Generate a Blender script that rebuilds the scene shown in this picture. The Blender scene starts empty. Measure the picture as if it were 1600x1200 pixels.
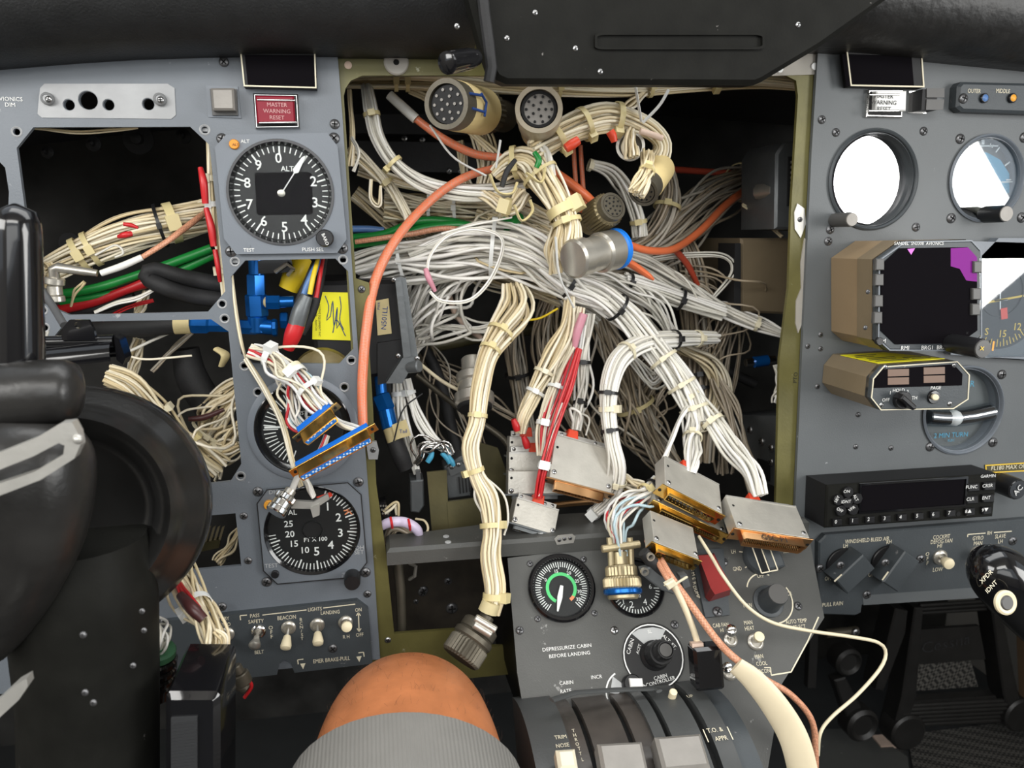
import bpy, bmesh, math, random
import numpy as np
from mathutils import Vector, Matrix
from mathutils.geometry import tessellate_polygon
SC = bpy.context.scene
COL = SC.collection
# ---------------------------------------------------------------- camera
PSI, THE, FPX = math.radians(10.4), math.radians(10.8), 1200.0
D0 = 0.55
FW = Vector((math.sin(PSI)*math.cos(THE), math.cos(PSI)*math.cos(THE), -math.sin(THE)))
RT = Vector((math.cos(PSI), -math.sin(PSI), 0))
UP = RT.cross(FW)
CAM = Vector((0, -FW.y*D0, 1.05))          # the instrument panels stand in the plane y = 0
cd = bpy.data.cameras.new('camera'); cam = bpy.data.objects.new('camera', cd); COL.objects.link(cam)
cd.sensor_width = 36; cd.lens = 36*FPX/1600; cd.clip_start = 0.01; cd.clip_end = 20
cam.matrix_world = Matrix.Translation(CAM) @ Matrix((RT, UP, -FW)).transposed().to_4x4()
cd.dof.use_dof = True; cd.dof.focus_distance = 0.52; cd.dof.aperture_fstop = 14
SC.camera = cam
# ---------------------------------------------------------------- light
vs = SC.view_settings
vs.view_transform = 'Standard'; vs.look = 'None'; vs.gamma = 1; vs.exposure = 0.12
w = bpy.data.worlds.new('sky'); SC.world = w; w.use_nodes = True
bg = w.node_tree.nodes['Background']; bg.inputs[0].default_value = (0.86, 0.93, 1, 1); bg.inputs[1].default_value = 1.0
def area(name, loc, aim, sx, sy, power, col=(1, 1, 1)):
    l = bpy.data.lights.new(name, 'AREA'); l.shape = 'RECTANGLE'; l.size = sx; l.size_y = sy; l.energy = power; l.color = col
    o = bpy.data.objects.new(name, l); COL.objects.link(o); o.location = loc
    o.rotation_euler = (Vector(aim)-Vector(loc)).to_track_quat('-Z', 'Y').to_euler()
    return o
# daylight through the side windows and windshield of the cockpit, plus added fill lights
wl = area('daylight_side_window_right', (0.98, -0.827, 1.092), (0.0, -0.75, 1.00), 0.48, 0.56, 8, (1, 0.985, 0.95))
_n = Vector((-1, 0, 0)); _x = Vector((0, .77, .64)); wl.rotation_euler = Matrix((_x, (-_n).cross(_x), -_n)).transposed().to_euler()
area('daylight_side_window_left', (-0.62, -0.62, 1.30), (0.1, 0.0, 0.95), 0.45, 0.28, 4, (1, 0.985, 0.95))
area('daylight_windshield', (0.2, -0.16, 1.60), (0.2, -0.30, 0.8), 1.0, 0.30, 3.5, (1, 0.99, 0.96))
area('fill_light_overhead', (0.0, -1.25, 1.66), (0.05, 0.0, 0.95), 1.1, 0.35, 11, (1, 0.985, 0.95))  # unseen fill light added overhead to brighten the panel faces
area('fill_light_behind', (0.0, -1.68, 1.24), (0.05, 0.0, 1.10), 1.35, 0.42, 4.0, (1, 0.985, 0.95))  # frontal fill added behind the camera, aimed at the panels
# ---------------------------------------------------------------- helpers
def ray(px, py): return (FW + RT*((px-800)/FPX) + UP*((600-py)/FPX))
def depth(p): return (p-CAM).dot(FW)
def W(px, py, Y=0.0):
    r = ray(px, py); return CAM + r*((Y-CAM.y)/r.y)
def proj(p):
    q = p-CAM; d = q.dot(FW); return 800+FPX*q.dot(RT)/d, 600-FPX*q.dot(UP)/d
class Frame:
    """a plane in the cockpit: u right, v up, w out of it towards the seats"""
    def __init__(s, o, eu, ev):
        s.o = Vector(o); s.u = Vector(eu).normalized(); s.w = s.u.cross(Vector(ev)).normalized(); s.v = s.w.cross(s.u)
        s.M = Matrix((s.u, s.v, s.w)).transposed().to_4x4(); s.M.translation = s.o; s.I = s.M.inverted()
    def pt(s, px, py, w=0.0):
        r = ray(px, py); t = (s.o+s.w*w-CAM).dot(s.w)/r.dot(s.w); return s.I @ (CAM+r*t)
    def wp(s, px, py, w=0.0): return s.M @ s.pt(px, py, w)
    def sc(s, px, py, w=0.0):
        a = s.pt(px-5, py, w); b = s.pt(px+5, py, w); c = s.pt(px, py-5, w); d = s.pt(px, py+5, w)
        return 0.5*((a-b).length+(c-d).length)/10
    def pts(s, L, w=0.0): return [tuple(s.pt(x, y, w)[:2]) for x, y in L]
    def at(s, px, py, w=0.0, rot=0.0):
        """the same plane with its origin moved to a pixel, turned by rot degrees"""
        c, n = math.cos(math.radians(rot)), math.sin(math.radians(rot))
        return Frame(s.wp(px, py, w), s.u*c+s.v*n, s.v*c-s.u*n)
PAN = Frame((0, 0, 1.0), (1, 0, 0), (0, 0, 1))
def PY(Y): return Frame((0, Y, 1.0), (1, 0, 0), (0, 0, 1))
ID = Frame((0, 0, 0), (1, 0, 0), (0, 1, 0))
def circ(c, r, n=24, a0=0.0, ry=None):
    ry = r if ry is None else ry
    return [(c[0]+r*math.cos(a0+2*math.pi*i/n), c[1]+ry*math.sin(a0+2*math.pi*i/n)) for i in range(n)]
def rrect(x0, y0, x1, y1, r, k=4):
    o = []
    for cx, cy, a in ((x1-r, y1-r, 0), (x0+r, y1-r, 90), (x0+r, y0+r, 180), (x1-r, y0+r, 270)):
        for i in range(k+1):
            t = math.radians(a+90*i/k); o.append((cx+r*math.cos(t), cy+r*math.sin(t)))
    return o
def cham(x0, y0, x1, y1, c):
    return [(x0+c, y0), (x1-c, y0), (x1, y0+c), (x1, y1-c), (x1-c, y1), (x0+c, y1), (x0, y1-c), (x0, y0+c)]
def inset(L, d):
    """move a closed outline inwards by d (mitred)"""
    n = len(L); A = sum(L[i][0]*L[(i+1) % n][1]-L[(i+1) % n][0]*L[i][1] for i in range(n)); sg = 1 if A > 0 else -1
    out = []
    for i in range(n):
        p, q, r = Vector(L[i-1]), Vector(L[i]), Vector(L[(i+1) % n])
        a = (q-p).normalized(); b = (r-q).normalized()
        na, nb = Vector((-a.y, a.x))*sg, Vector((-b.y, b.x))*sg
        m = na+nb; k = m.dot(m)
        out.append(tuple(q + (m*(2*d/k) if k > 0.3 else na*d)))
    return out
class MB:
    def __init__(s, fr=ID): s.v = []; s.f = []; s.fr = fr; s.attr = []
    def add(s, vs, fs):
        b = len(s.v); M = s.fr.M
        s.v += [M @ Vector(p) for p in vs]; s.f += [tuple(b+i for i in f) for f in fs]; return s
    def plate(s, outer, w0, w1, holes=(), bev=0.0):
        """extruded outline with holes between w0 (back) and w1 (front)"""
        loops = [list(outer)]+[list(h) for h in holes]
        if bev and not holes:
            n = len(outer); ins = inset(outer, bev)
            vs = [(x, y, w0) for x, y in outer]+[(x, y, w1-bev) for x, y in outer]+[(x, y, w1) for x, y in ins]
            A = sum(outer[i][0]*outer[(i+1) % n][1]-outer[(i+1) % n][0]*outer[i][1] for i in range(n))
            fs = []
            for i in range(n):
                j = (i+1) % n
                fs += [(i, j, n+j, n+i), (n+i, n+j, 2*n+j, 2*n+i)]
            fs += [tuple(range(2*n, 3*n)), tuple(range(n-1, -1, -1))]
            if A < 0: fs = [f[::-1] for f in fs]
            return s.add(vs, fs)
        tri = tessellate_polygon([[Vector((x, y, 0)) for x, y in L] for L in loops])
        flat = [p for L in loops for p in L]; n = len(flat)
        vs = [(x, y, w0) for x, y in flat]+[(x, y, w1) for x, y in flat]; fs = []
        for t in tri:
            a, b, c = [Vector(flat[i]) for i in t]
            if (b-a).cross(c-a) < 0: t = t[::-1]
            fs.append(tuple(n+i for i in t)); fs.append(tuple(i for i in t[::-1]))
        k = 0
        for li, L in enumerate(loops):
            m = len(L); A = sum(L[i][0]*L[(i+1) % m][1]-L[(i+1) % m][0]*L[i][1] for i in range(m))
            pos = (A > 0) == (li == 0)
            for i in range(m):
                a, b = k+i, k+(i+1) % m
                fs.append((a, b, n+b, n+a) if pos else (b, a, n+a, n+b))
            k += m
        return s.add(vs, fs)
    def box(s, c, d, bev=0.0):
        x, y, z = c; a, b, h = d[0]/2, d[1]/2, d[2]/2
        return s.plate([(x-a, y-b), (x+a, y-b), (x+a, y+b), (x-a, y+b)], z-h, z+h, bev=bev)
    def lathe(s, prof, n=28, c=(0, 0), closed=False, flute=0.0, fl=None):
        """profile (r, w) from back to front turned about w"""
        vs = []; fs = []; m = len(prof)
        for k, (r, h) in enumerate(prof):
            for i in range(n):
                a = 2*math.pi*i/n; rr = r*(1-flute*(i % 2)) if (fl is None or k in fl) else r
                vs.append((c[0]+rr*math.cos(a), c[1]+rr*math.sin(a), h))
        for k in range(m-1):
            for i in range(n):
                j = (i+1) % n; fs.append((k*n+i, k*n+j, (k+1)*n+j, (k+1)*n+i))
        if closed:
            for i in range(n):
                j = (i+1) % n; fs.append(((m-1)*n+i, (m-1)*n+j, j, i))
            return s.add(vs, fs)
        if prof[-1][0] > 1e-7: fs.append(tuple((m-1)*n+i for i in range(n)))
        if prof[0][0] > 1e-7: fs.append(tuple(i for i in range(n-1, -1, -1)))
        return s.add(vs, fs)
    def cyl(s, p0, p1, r0, r1=None, n=14, bev=0.0):
        p0, p1 = Vector(p0), Vector(p1); r1 = r0 if r1 is None else r1
        ax = p1-p0; L = ax.length; q = ax.to_track_quat('Z', 'Y')
        prof = [(r0, 0), (r1, L)] if not bev else [(r0-bev, 0), (r0, bev), (r1, L-bev), (r1-bev, L)]
        return s.turned(prof, p0, q, n)
    def turned(s, prof, p0, q, n=20, flute=0.0, fl=None):
        t = MB(); t.lathe(prof, n, flute=flute, fl=fl)
        return s.add([tuple(Vector(p0)+q @ v) for v in t.v], t.f)
    def ball(s, c, r, n=14, m=8):
        r = (r, r, r) if isinstance(r, (int, float)) else r
        vs = [(c[0], c[1], c[2]-r[2])]; fs = []
        for k in range(1, m):
            b = -math.pi/2+math.pi*k/m
            for i in range(n):
                a = 2*math.pi*i/n; vs.append((c[0]+r[0]*math.cos(b)*math.cos(a), c[1]+r[1]*math.cos(b)*math.sin(a), c[2]+r[2]*math.sin(b)))
        vs.append((c[0], c[1], c[2]+r[2])); e = len(vs)-1
        for i in range(n):
            j = (i+1) % n; fs.append((0, 1+j, 1+i)); fs.append((e, 1+(m-2)*n+i, 1+(m-2)*n+j))
            for k in range(m-2): fs.append((1+k*n+i, 1+k*n+j, 1+(k+1)*n+j, 1+(k+1)*n+i))
        return s.add(vs, fs)
    def tube(s, path, rad, sides=8, ell=1.0, up=None):
        """swept tube along world/frame points; rad scalar or list; ell flattens"""
        P = [Vector(p) for p in path]; n = len(P); vs = []; fs = []
        R = rad if isinstance(rad, (list, tuple)) else [rad]*n
        nn = None
        for i in range(n):
            t = (P[min(i+1, n-1)]-P[max(i-1, 0)]).normalized()
            if nn is None:
                a = Vector(up) if up else (Vector((0, 0, 1)) if abs(t.z) < .9 else Vector((1, 0, 0)))
                nn = (a-t*a.dot(t)).normalized()
            else:
                nn = (nn-t*nn.dot(t))
                nn = nn.normalized() if nn.length > 1e-6 else t.orthogonal().normalized()
            b = t.cross(nn)
            for k in range(sides):
                a = 2*math.pi*k/sides; vs.append(tuple(P[i]+nn*(R[i]*math.cos(a)*ell)+b*(R[i]*math.sin(a))))
        for i in range(n-1):
            for k in range(sides):
                l = (k+1) % sides; fs.append((i*sides+k, i*sides+l, (i+1)*sides+l, (i+1)*sides+k))
        fs += [tuple(range(sides-1, -1, -1)), tuple((n-1)*sides+k for k in range(sides))]
        return s.add(vs, fs)
ORG = {}
def _link(name, me, mat, parent, loc):
    o = bpy.data.objects.new(name, me); COL.objects.link(o)
    if parent is not None: o.parent = parent
    else: o.location = loc
    ORG[o.name] = loc
    if mat is not None: me.materials.append(mat)
    return o
def build(mb, name, mat, parent=None, ang=38, attr=None, base=None):
    if parent is not None: org = ORG[parent.name]
    elif base is not None: org = Vector(base)
    else:
        xs = np.array([tuple(v) for v in mb.v]); lo, hi = xs.min(0), xs.max(0)
        org = Vector(((lo[0]+hi[0])/2, (lo[1]+hi[1])/2, lo[2]))
    me = bpy.data.meshes.new(name)
    me.from_pydata([v-org for v in mb.v], [], mb.f)
    me.update()
    if ang:
        me.shade_smooth(); me.set_sharp_from_angle(angle=math.radians(ang))
    o = _link(name, me, mat, parent, org)
    return o
def tag(o, label, cat, group=None, kind=None):
    o['label'] = label; o['category'] = cat
    if group: o['group'] = group
    if kind: o['kind'] = kind
    return o
def thing(name, label, cat, loc, group=None, kind=None):
    o = bpy.data.objects.new(name, None); COL.objects.link(o); o.empty_display_size = 0.01
    o.location = loc; ORG[o.name] = Vector(loc); return tag(o, label, cat, group, kind)
def inst(me, name, parent, M):
    o = bpy.data.objects.new(name, me); COL.objects.link(o); o.parent = parent
    o.matrix_local = Matrix.Translation(-ORG[parent.name]) @ M; ORG[o.name] = ORG[parent.name]
    return o
# ---------------------------------------------------------------- materials
MATS = {}
def mat(name, col, rough=0.5, metal=0.0, var=0.0, vs=60, bump=0.0, bs=400, coat=0.0, emit=0.0, alpha=None, trans=0.0, wear=None, ior=1.45, spec=0.5):
    if name in MATS: return MATS[name]
    m = bpy.data.materials.new(name); m.use_nodes = True; nt = m.node_tree; N = nt.nodes; L = nt.links
    p = N['Principled BSDF']
    c = tuple(col)+(1,)
    p.inputs['Base Color'].default_value = c; p.inputs['Roughness'].default_value = rough; p.inputs['Metallic'].default_value = metal
    p.inputs['IOR'].default_value = ior; p.inputs['Coat Weight'].default_value = coat; p.inputs['Transmission Weight'].default_value = trans
    p.inputs['Specular IOR Level'].default_value = spec
    if emit: p.inputs['Emission Color'].default_value = c; p.inputs['Emission Strength'].default_value = emit
    if alpha is not None: p.inputs['Alpha'].default_value = alpha
    tc = N.new('ShaderNodeTexCoord')
    out = None
    if var:
        n = N.new('ShaderNodeTexNoise'); n.inputs['Scale'].default_value = vs; n.inputs['Detail'].default_value = 5; L.new(tc.outputs['Object'], n.inputs['Vector'])
        r = N.new('ShaderNodeValToRGB'); e = r.color_ramp.elements
        e[0].position = 0.3; e[1].position = 0.7
        e[0].color = tuple(max(0, x*(1-var)) for x in col)+(1,); e[1].color = tuple(min(1, x*(1+var)) for x in col)+(1,)
        L.new(n.outputs['Fac'], r.inputs[0]); out = r.outputs[0]
        L.new(out, p.inputs['Base Color'])
    if wear:
        wc, amt, ws = wear
        n = N.new('ShaderNodeTexNoise'); n.inputs['Scale'].default_value = ws; n.inputs['Detail'].default_value = 8; n.inputs['Roughness'].default_value = .7
        L.new(tc.outputs['Object'], n.inputs['Vector'])
        r = N.new('ShaderNodeValToRGB'); e = r.color_ramp.elements; e[0].position = 1-amt; e[1].position = min(1, 1-amt+.03)
        e[0].color = (0, 0, 0, 1); e[1].color = (1, 1, 1, 1); L.new(n.outputs['Fac'], r.inputs[0])
        mx = N.new('ShaderNodeMix'); mx.data_type = 'RGBA'; L.new(r.outputs[0], mx.inputs[0])
        if out: L.new(out, mx.inputs[6])
        else: mx.inputs[6].default_value = c
        mx.inputs[7].default_value = tuple(wc)+(1,); L.new(mx.outputs[2], p.inputs['Base Color'])
    if bump:
        n = N.new('ShaderNodeTexNoise'); n.inputs['Scale'].default_value = bs; n.inputs['Detail'].default_value = 3; L.new(tc.outputs['Object'], n.inputs['Vector'])
        b = N.new('ShaderNodeBump'); b.inputs['Strength'].default_value = bump; b.inputs['Distance'].default_value = 0.001
        L.new(n.outputs['Fac'], b.inputs['Height']); L.new(b.outputs[0], p.inputs['Normal'])
    MATS[name] = m; return m
def wiremat(name, cols, rough=0.45):
    """each wire takes its own shade of the insulation from a per-wire attribute"""
    m = bpy.data.materials.new(name); m.use_nodes = True; N = m.node_tree.nodes; L = m.node_tree.links; p = N['Principled BSDF']
    a = N.new('ShaderNodeAttribute'); a.attribute_name = 'shade'
    r = N.new('ShaderNodeValToRGB'); r.color_ramp.interpolation = 'CONSTANT'; e = r.color_ramp.elements
    while len(e) < len(cols): e.new(0.5)
    for i, c in enumerate(cols): e[i].position = i/len(cols); e[i].color = tuple(c)+(1,)
    L.new(a.outputs['Fac'], r.inputs[0]); L.new(r.outputs[0], p.inputs['Base Color']); p.inputs['Roughness'].default_value = rough
    MATS[name] = m; return m
def braidmat(name, c1, c2, scale=900):
    """woven braid seen through a clear jacket"""
    m = bpy.data.materials.new(name); m.use_nodes = True; N = m.node_tree.nodes; L = m.node_tree.links; p = N['Principled BSDF']
    tc = N.new('ShaderNodeTexCoord'); ck = N.new('ShaderNodeTexChecker'); ck.inputs['Scale'].default_value = scale
    mp = N.new('ShaderNodeMapping'); mp.inputs['Rotation'].default_value = (.7, .6, .5)
    L.new(tc.outputs['Object'], mp.inputs[0]); L.new(mp.outputs[0], ck.inputs[0])
    ck.inputs[1].default_value = tuple(c1)+(1,); ck.inputs[2].default_value = tuple(c2)+(1,)
    L.new(ck.outputs[0], p.inputs['Base Color']); p.inputs['Roughness'].default_value = 0.35
    MATS[name] = m; return m
def glassmat(name, tint=(1, 1, 1), mixf=0.1, rough=0.02):
    """clear cover glass: mostly transparent with a mirror coat"""
    m = bpy.data.materials.new(name); m.use_nodes = True; N = m.node_tree.nodes; L = m.node_tree.links
    N.remove(N['Principled BSDF']); o = N['Material Output']
    t = N.new('ShaderNodeBsdfTransparent'); t.inputs[0].default_value = tuple(tint)+(1,)
    g = N.new('ShaderNodeBsdfGlossy'); g.inputs['Roughness'].default_value = rough
    mx = N.new('ShaderNodeMixShader'); mx.inputs[0].default_value = mixf
    L.new(t.outputs[0], mx.inputs[1]); L.new(g.outputs[0], mx.inputs[2]); L.new(mx.outputs[0], o.inputs[0])
    MATS[name] = m; return m
G = lambda v: (v, v, v)
mat('panel_left', (0.138, 0.155, 0.176), .42, 0, .07, 30, .12, 900, wear=((.33, .34, .35), .345, 70))
mat('panel_right', (0.104, 0.113, 0.118), .45, 0, .05, 25, .10, 900, wear=((.32, .33, .34), .325, 80))
mat('panel_dark', (0.050, 0.058, 0.064), .45, 0, .07, 40, .12, 900, wear=((.2, .2, .2), .34, 80))
mat('pedestal_grey', (0.070, 0.071, 0.067), .42, 0, .08, 40, .12, 900, wear=((.25, .25, .24), .35, 80))
mat('bezel_blue', (0.155, 0.174, 0.200), .38, 0, .04, 30, .08, 900)
mat('olive', (0.190, 0.145, 0.050), .42, .15, .25, 35, .1, 500, wear=((.45, .42, .33), .35, 60))
mat('olive_green', (0.126, 0.114, 0.037), .42, .1, .22, 30, .1, 500, wear=((.40, .39, .28), .35, 60))
mat('olive_dark', (0.085, 0.075, 0.035), .4, .2, .3, 30, .1, 500)
mat('black_vinyl', (0.012, 0.0125, 0.013), .5, 0, .2, 80, .35, 700)
mat('black_leather', (0.016, 0.0155, 0.015), .42, 0, .25, 60, .6, 160)
mat('black_paint', (0.0105, 0.0105, 0.0092), .5, 0, .2, 60, .08, 600, wear=((.2, .19, .18), .31, 110), spec=.10)
mat('black_gloss', (0.006, 0.006, 0.007), .12, 0, coat=.4)
mat('black_matte', (0.010, 0.010, 0.011), .6)
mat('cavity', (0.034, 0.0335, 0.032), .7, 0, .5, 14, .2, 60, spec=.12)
mat('rubber', (0.017, 0.017, 0.018), .65, 0, .2, 60, .2, 500)
mat('dial', (0.010, 0.010, 0.0105), .5)
mat('white_print', (0.78, 0.78, 0.76), .5)
mat('grey_print', (0.42, 0.43, 0.43), .5)
mat('cream_print', (0.72, 0.66, 0.50), .5)
mat('yellow_print', (0.75, 0.50, 0.05), .5)
mat('screw_dark', (0.16, 0.16, 0.165), .38, .8)
mat('screw_steel', (0.42, 0.42, 0.42), .32, 1.0)
mat('slot', (0.004, 0.004, 0.004), .8)
mat('alu', (0.46, 0.45, 0.42), .36, .55, .08, 60, .1, 500)
mat('alu_bare', (0.27, 0.275, 0.28), .4, .2, .12, 40, .1, 300)
mat('chrome', (0.75, 0.74, 0.72), .14, 1.0)
mat('shell_alu', (0.50, 0.48, 0.43), .40, .55, .09, 70, .15, 500)
mat('gold', (0.62, 0.40, 0.12), .24, 1.0, .15, 60)
mat('copper_gold', (0.60, 0.34, 0.16), .3, .95, .12, 60)
mat('brass_olive', (0.20, 0.165, 0.095), .38, .7, .12, 60, .1, 500)
mat('brass_conn', (0.44, 0.37, 0.23), .38, .6, .12, 60, .1, 500)
mat('steel_conn', (0.50, 0.475, 0.42), .32, .75, .1, 60, .1, 500)
mat('dark_conn', (0.105, 0.093, 0.070), .42, .5, .15, 60, .1, 500)
mat('blue_anod', (0.006, 0.115, 0.42), .26, .6, .12, 60)
mat('blue_plastic', (0.005, 0.14, 0.60), .4)
mat('blue_ring', (0.01, 0.19, 0.72), .4)
mat('tape_tan', (0.60, 0.50, 0.26), .6, 0, .12, 50, .2, 300)
mat('tape_cream', (0.66, 0.52, 0.25), .5, 0, .1, 50, .2, 300)
mat('tape_pale', (0.62, 0.53, 0.30), .5, 0, .1, 50, .2, 300)
mat('ink_blue', (0.01, 0.05, 0.22), .6)
mat('ink_black', (0.015, 0.015, 0.016), .6)
mat('yellow_tag', (0.86, 0.80, 0.02), .5, 0, .04, 30)
mat('tie_natural', (0.72, 0.66, 0.48), .35, spec=.6)
mat('tie_yellowed', (0.66, 0.56, 0.29), .4, spec=.6)
mat('tie_white', (0.72, 0.73, 0.71), .35, spec=.6)
mat('tie_black', (0.012, 0.012, 0.013), .4)
mat('red_plastic', (0.22, 0.014, 0.013), .35, 0, .06, 40, .08, 300)
mat('red_boot', (0.62, 0.055, 0.02), .4)
mat('red_wire', (0.50, 0.018, 0.022), .35)
mat('green_wire', (0.01, 0.20, 0.035), .35)
mat('orange_cable', (0.66, 0.15, 0.055), .34)
mat('dark_red_cable', (0.42, 0.06, 0.03), .38)
mat('white_wire', (0.72, 0.71, 0.67), .4)
mat('cream_wire', (0.70, 0.62, 0.44), .42)
mat('cream_sleeve', (0.74, 0.64, 0.45), .5, 0, .04, 50)
mat('yellow_wire', (0.72, 0.52, 0.02), .4)
mat('blue_wire', (0.09, 0.19, 0.42), .35)
mat('pink_sleeve', (0.55, 0.24, 0.30), .35)
mat('box_tan', (0.225, 0.175, 0.110), .40, .25, .06, 40, .08, 500)
mat('bag_tan', (0.30, 0.215, 0.125), .42, .15, .05, 40, .06, 500)
mat('knob_cream', (0.80, 0.70, 0.48), .4)
mat('knob_black', (0.011, 0.011, 0.012), .35, 0, 0, 0, .05, 800)
mat('orange_lamp', (0.72, 0.27, 0.012), .35)
mat('amber', (0.80, 0.36, 0.04), .35)
mat('screen_black', (0.007, 0.0062, 0.0075), .3, spec=.0)
mat('skin', (0.42, 0.150, 0.058), .42, 0, .16, 55, .25, 260, spec=.4)
mat('shorts', (0.165, 0.160, 0.148), .75, 0, .05, 60, .3, 900)
mat('carpet', (0.03, 0.03, 0.03), .9, 0, .4, 400, .8, 700)
mat('quadrant', (0.058, 0.061, 0.061), .42, 0, .08, 50, .1, 600, wear=((.2, .2, .19), .24, 60))
mat('quadrant_worn', (0.060, 0.052, 0.046), .36, 0, .25, 50, .1, 400)
mat('lever_grey', (0.24, 0.225, 0.205), .4, .2, .1, 60, .1, 500)
mat('red_glass', (0.22, 0.006, 0.02), .35, spec=.3)
mat('purple', (0.42, 0.03, 0.42), .2)
mat('sky_blue', (0.06, 0.32, 0.50), .4)
mat('ring_green', (0.10, 0.62, 0.20), .5)
mat('ring_orange', (0.80, 0.27, 0.12), .5)
mat('flag_red', (0.80, 0.06, 0.03), .5)
mat('grey_bracket', (0.13, 0.14, 0.145), .38, .4, .12, 50, .15, 300)
mat('clear_plastic', (0.62, 0.58, 0.52), .22, 0, .08, 40, alpha=.55)
mat('heatshrink', (0.06, 0.02, 0.02), .35)
mat('lilac_sleeve', (0.60, 0.52, 0.68), .25)
mat('floor_grey', (0.028, 0.029, 0.029), .5, 0, .1, 30)
mat('foam_pink', (0.60, 0.45, 0.36), .6, 0, .1, 50)
wiremat('wires_cream', [(.76, .66, .45), (.65, .54, .33), (.80, .73, .56), (.57, .46, .27), (.71, .60, .40), (.82, .75, .60)])
wiremat('wires_white', [(.76, .74, .68), (.66, .64, .57), (.82, .80, .75), (.57, .55, .49), (.71, .68, .60), (.80, .78, .74)])
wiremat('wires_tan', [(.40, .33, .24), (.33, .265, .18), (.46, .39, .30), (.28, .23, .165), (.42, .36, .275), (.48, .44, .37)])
wiremat('wires_mixed', [(.70, .64, .50), (.62, .62, .60), (.74, .70, .62), (.50, .02, .03), (.66, .60, .46), (.40, .52, .56), (.72, .71, .69)])
braidmat('braid_orange', (.72, .17, .07), (.60, .22, .13), 700)
braidmat('braid_copper', (.68, .33, .20), (.48, .22, .13), 800)
def dotmat(name, c1, c2, scale):
    """socket field: pale dots on a coloured block"""
    m = bpy.data.materials.new(name); m.use_nodes = True; N = m.node_tree.nodes; L = m.node_tree.links; p = N['Principled BSDF']
    tc = N.new('ShaderNodeTexCoord'); v = N.new('ShaderNodeTexVoronoi'); v.inputs['Scale'].default_value = scale; v.inputs['Randomness'].default_value = 0.25
    L.new(tc.outputs['Object'], v.inputs['Vector']); r = N.new('ShaderNodeValToRGB'); r.color_ramp.interpolation = 'CONSTANT'; e = r.color_ramp.elements
    e[0].color = tuple(c1)+(1,); e[1].position = .36; e[1].color = tuple(c2)+(1,); L.new(v.outputs['Distance'], r.inputs[0]); L.new(r.outputs[0], p.inputs['Base Color']); p.inputs['Roughness'].default_value = .45
    MATS[name] = m; return m
dotmat('pin_field', (.62, .72, .82), (.006, .15, .55), 480)
glassmat('cover_glass', (.96, .97, .97), .003)
glassmat('crt_glass', (.9, .9, .95), .55, .05)
glassmat('mirror_glass', (.9, .93, .95), .16, .02)
glassmat('hsi_glass', (.9, .93, .95), .09, .02)
# ---------------------------------------------------------------- shared builders
def unit_mesh(name, mb, m, ang=38):
    me = bpy.data.meshes.new(name); me.from_pydata([tuple(v) for v in mb.v], [], mb.f); me.update()
    me.shade_smooth(); me.set_sharp_from_angle(angle=math.radians(ang))
    for x in (m if isinstance(m, (list, tuple)) else [m]): me.materials.append(x)
    return me
def screw_mesh(name, m, pan=0.45):
    a = MB(); a.lathe([(1, -.1), (1, .12), (.86, .30*pan/.45), (.5, pan), (.001, pan+.03)], 16)
    n0 = len(a.f)
    for r in (0, 90):
        c, s = math.cos(math.radians(r)), math.sin(math.radians(r))
        L = [(-.62, -.13), (.62, -.13), (.62, .13), (-.62, .13)]
        a.plate([(x*c-y*s, x*s+y*c) for x, y in L], .1, pan+.05)
    me = unit_mesh(name, a, [MATS[m], MATS['slot']])
    for i, p in enumerate(me.polygons): p.material_index = 1 if i >= n0 else 0
    return me
SCREW_D = screw_mesh('screw_dark', 'screw_dark'); SCREW_S = screw_mesh('screw_steel', 'screw_steel')
_rg = random.Random(5)
def screw(fr, px, py, r, parent, steel=False, w=0.0, name='screw'):
    f = fr.at(px, py, w, _rg.uniform(-45, 45)); s = r*fr.sc(px, py, w)
    return inst(SCREW_S if steel else SCREW_D, name, parent, f.M @ Matrix.Diagonal((s, s, s, 1)))
def ring_mesh():
    a = MB(); a.lathe([(.62, -1.2), (1, -.05), (1.0, .06), (.86, .14), (.64, .02), (.60, -1.2)], 20)
    return unit_mesh('hole_ring', a, MATS['alu_bare'])
RING = ring_mesh()
def ring(fr, px, py, r, parent, w=0.0):
    s = r*fr.sc(px, py, w); return inst(RING, 'mounting_hole', parent, fr.at(px, py, w).M @ Matrix.Diagonal((s, s, s*.6, 1)))
def text_mb(mb, fr, s, px, py, h, w=0.0003, rot=0.0, sx=1.0, bold=0.0, align='CENTER', th=0.00012):
    """lettering of cap height h pixels centred on a pixel, laid on the frame's plane"""
    cu = bpy.data.curves.new('t', 'FONT'); cu.body = s; cu.align_x = align; cu.align_y = 'CENTER'; cu.resolution_u = 2; cu.fill_mode = 'FRONT'
    cu.offset = bold; cu.space_line = 0.95
    o = bpy.data.objects.new('t', cu); COL.objects.link(o)
    dg = bpy.context.evaluated_depsgraph_get(); me = bpy.data.meshes.new_from_object(o.evaluated_get(dg))
    f = fr.at(px, py, w, rot); k = h*fr.sc(px, py, w)/0.70
    vs = [f.M @ Vector((v.co.x*k*sx, v.co.y*k, th)) for v in me.vertices]
    b = len(mb.v); mb.v += vs; mb.f += [tuple(b+i for i in p.vertices) for p in me.polygons]
    bpy.data.objects.remove(o); bpy.data.curves.remove(cu); bpy.data.meshes.remove(me)
def texts(fr, L, m, parent, name='lettering', w=0.0003):
    mb = MB()
    for t in L: text_mb(mb, fr, *t[:4], w=w, **(t[4] if len(t) > 4 else {}))
    o = build(mb, name, MATS[m], parent, ang=0); o['kind'] = 'stuff'; return o
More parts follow.
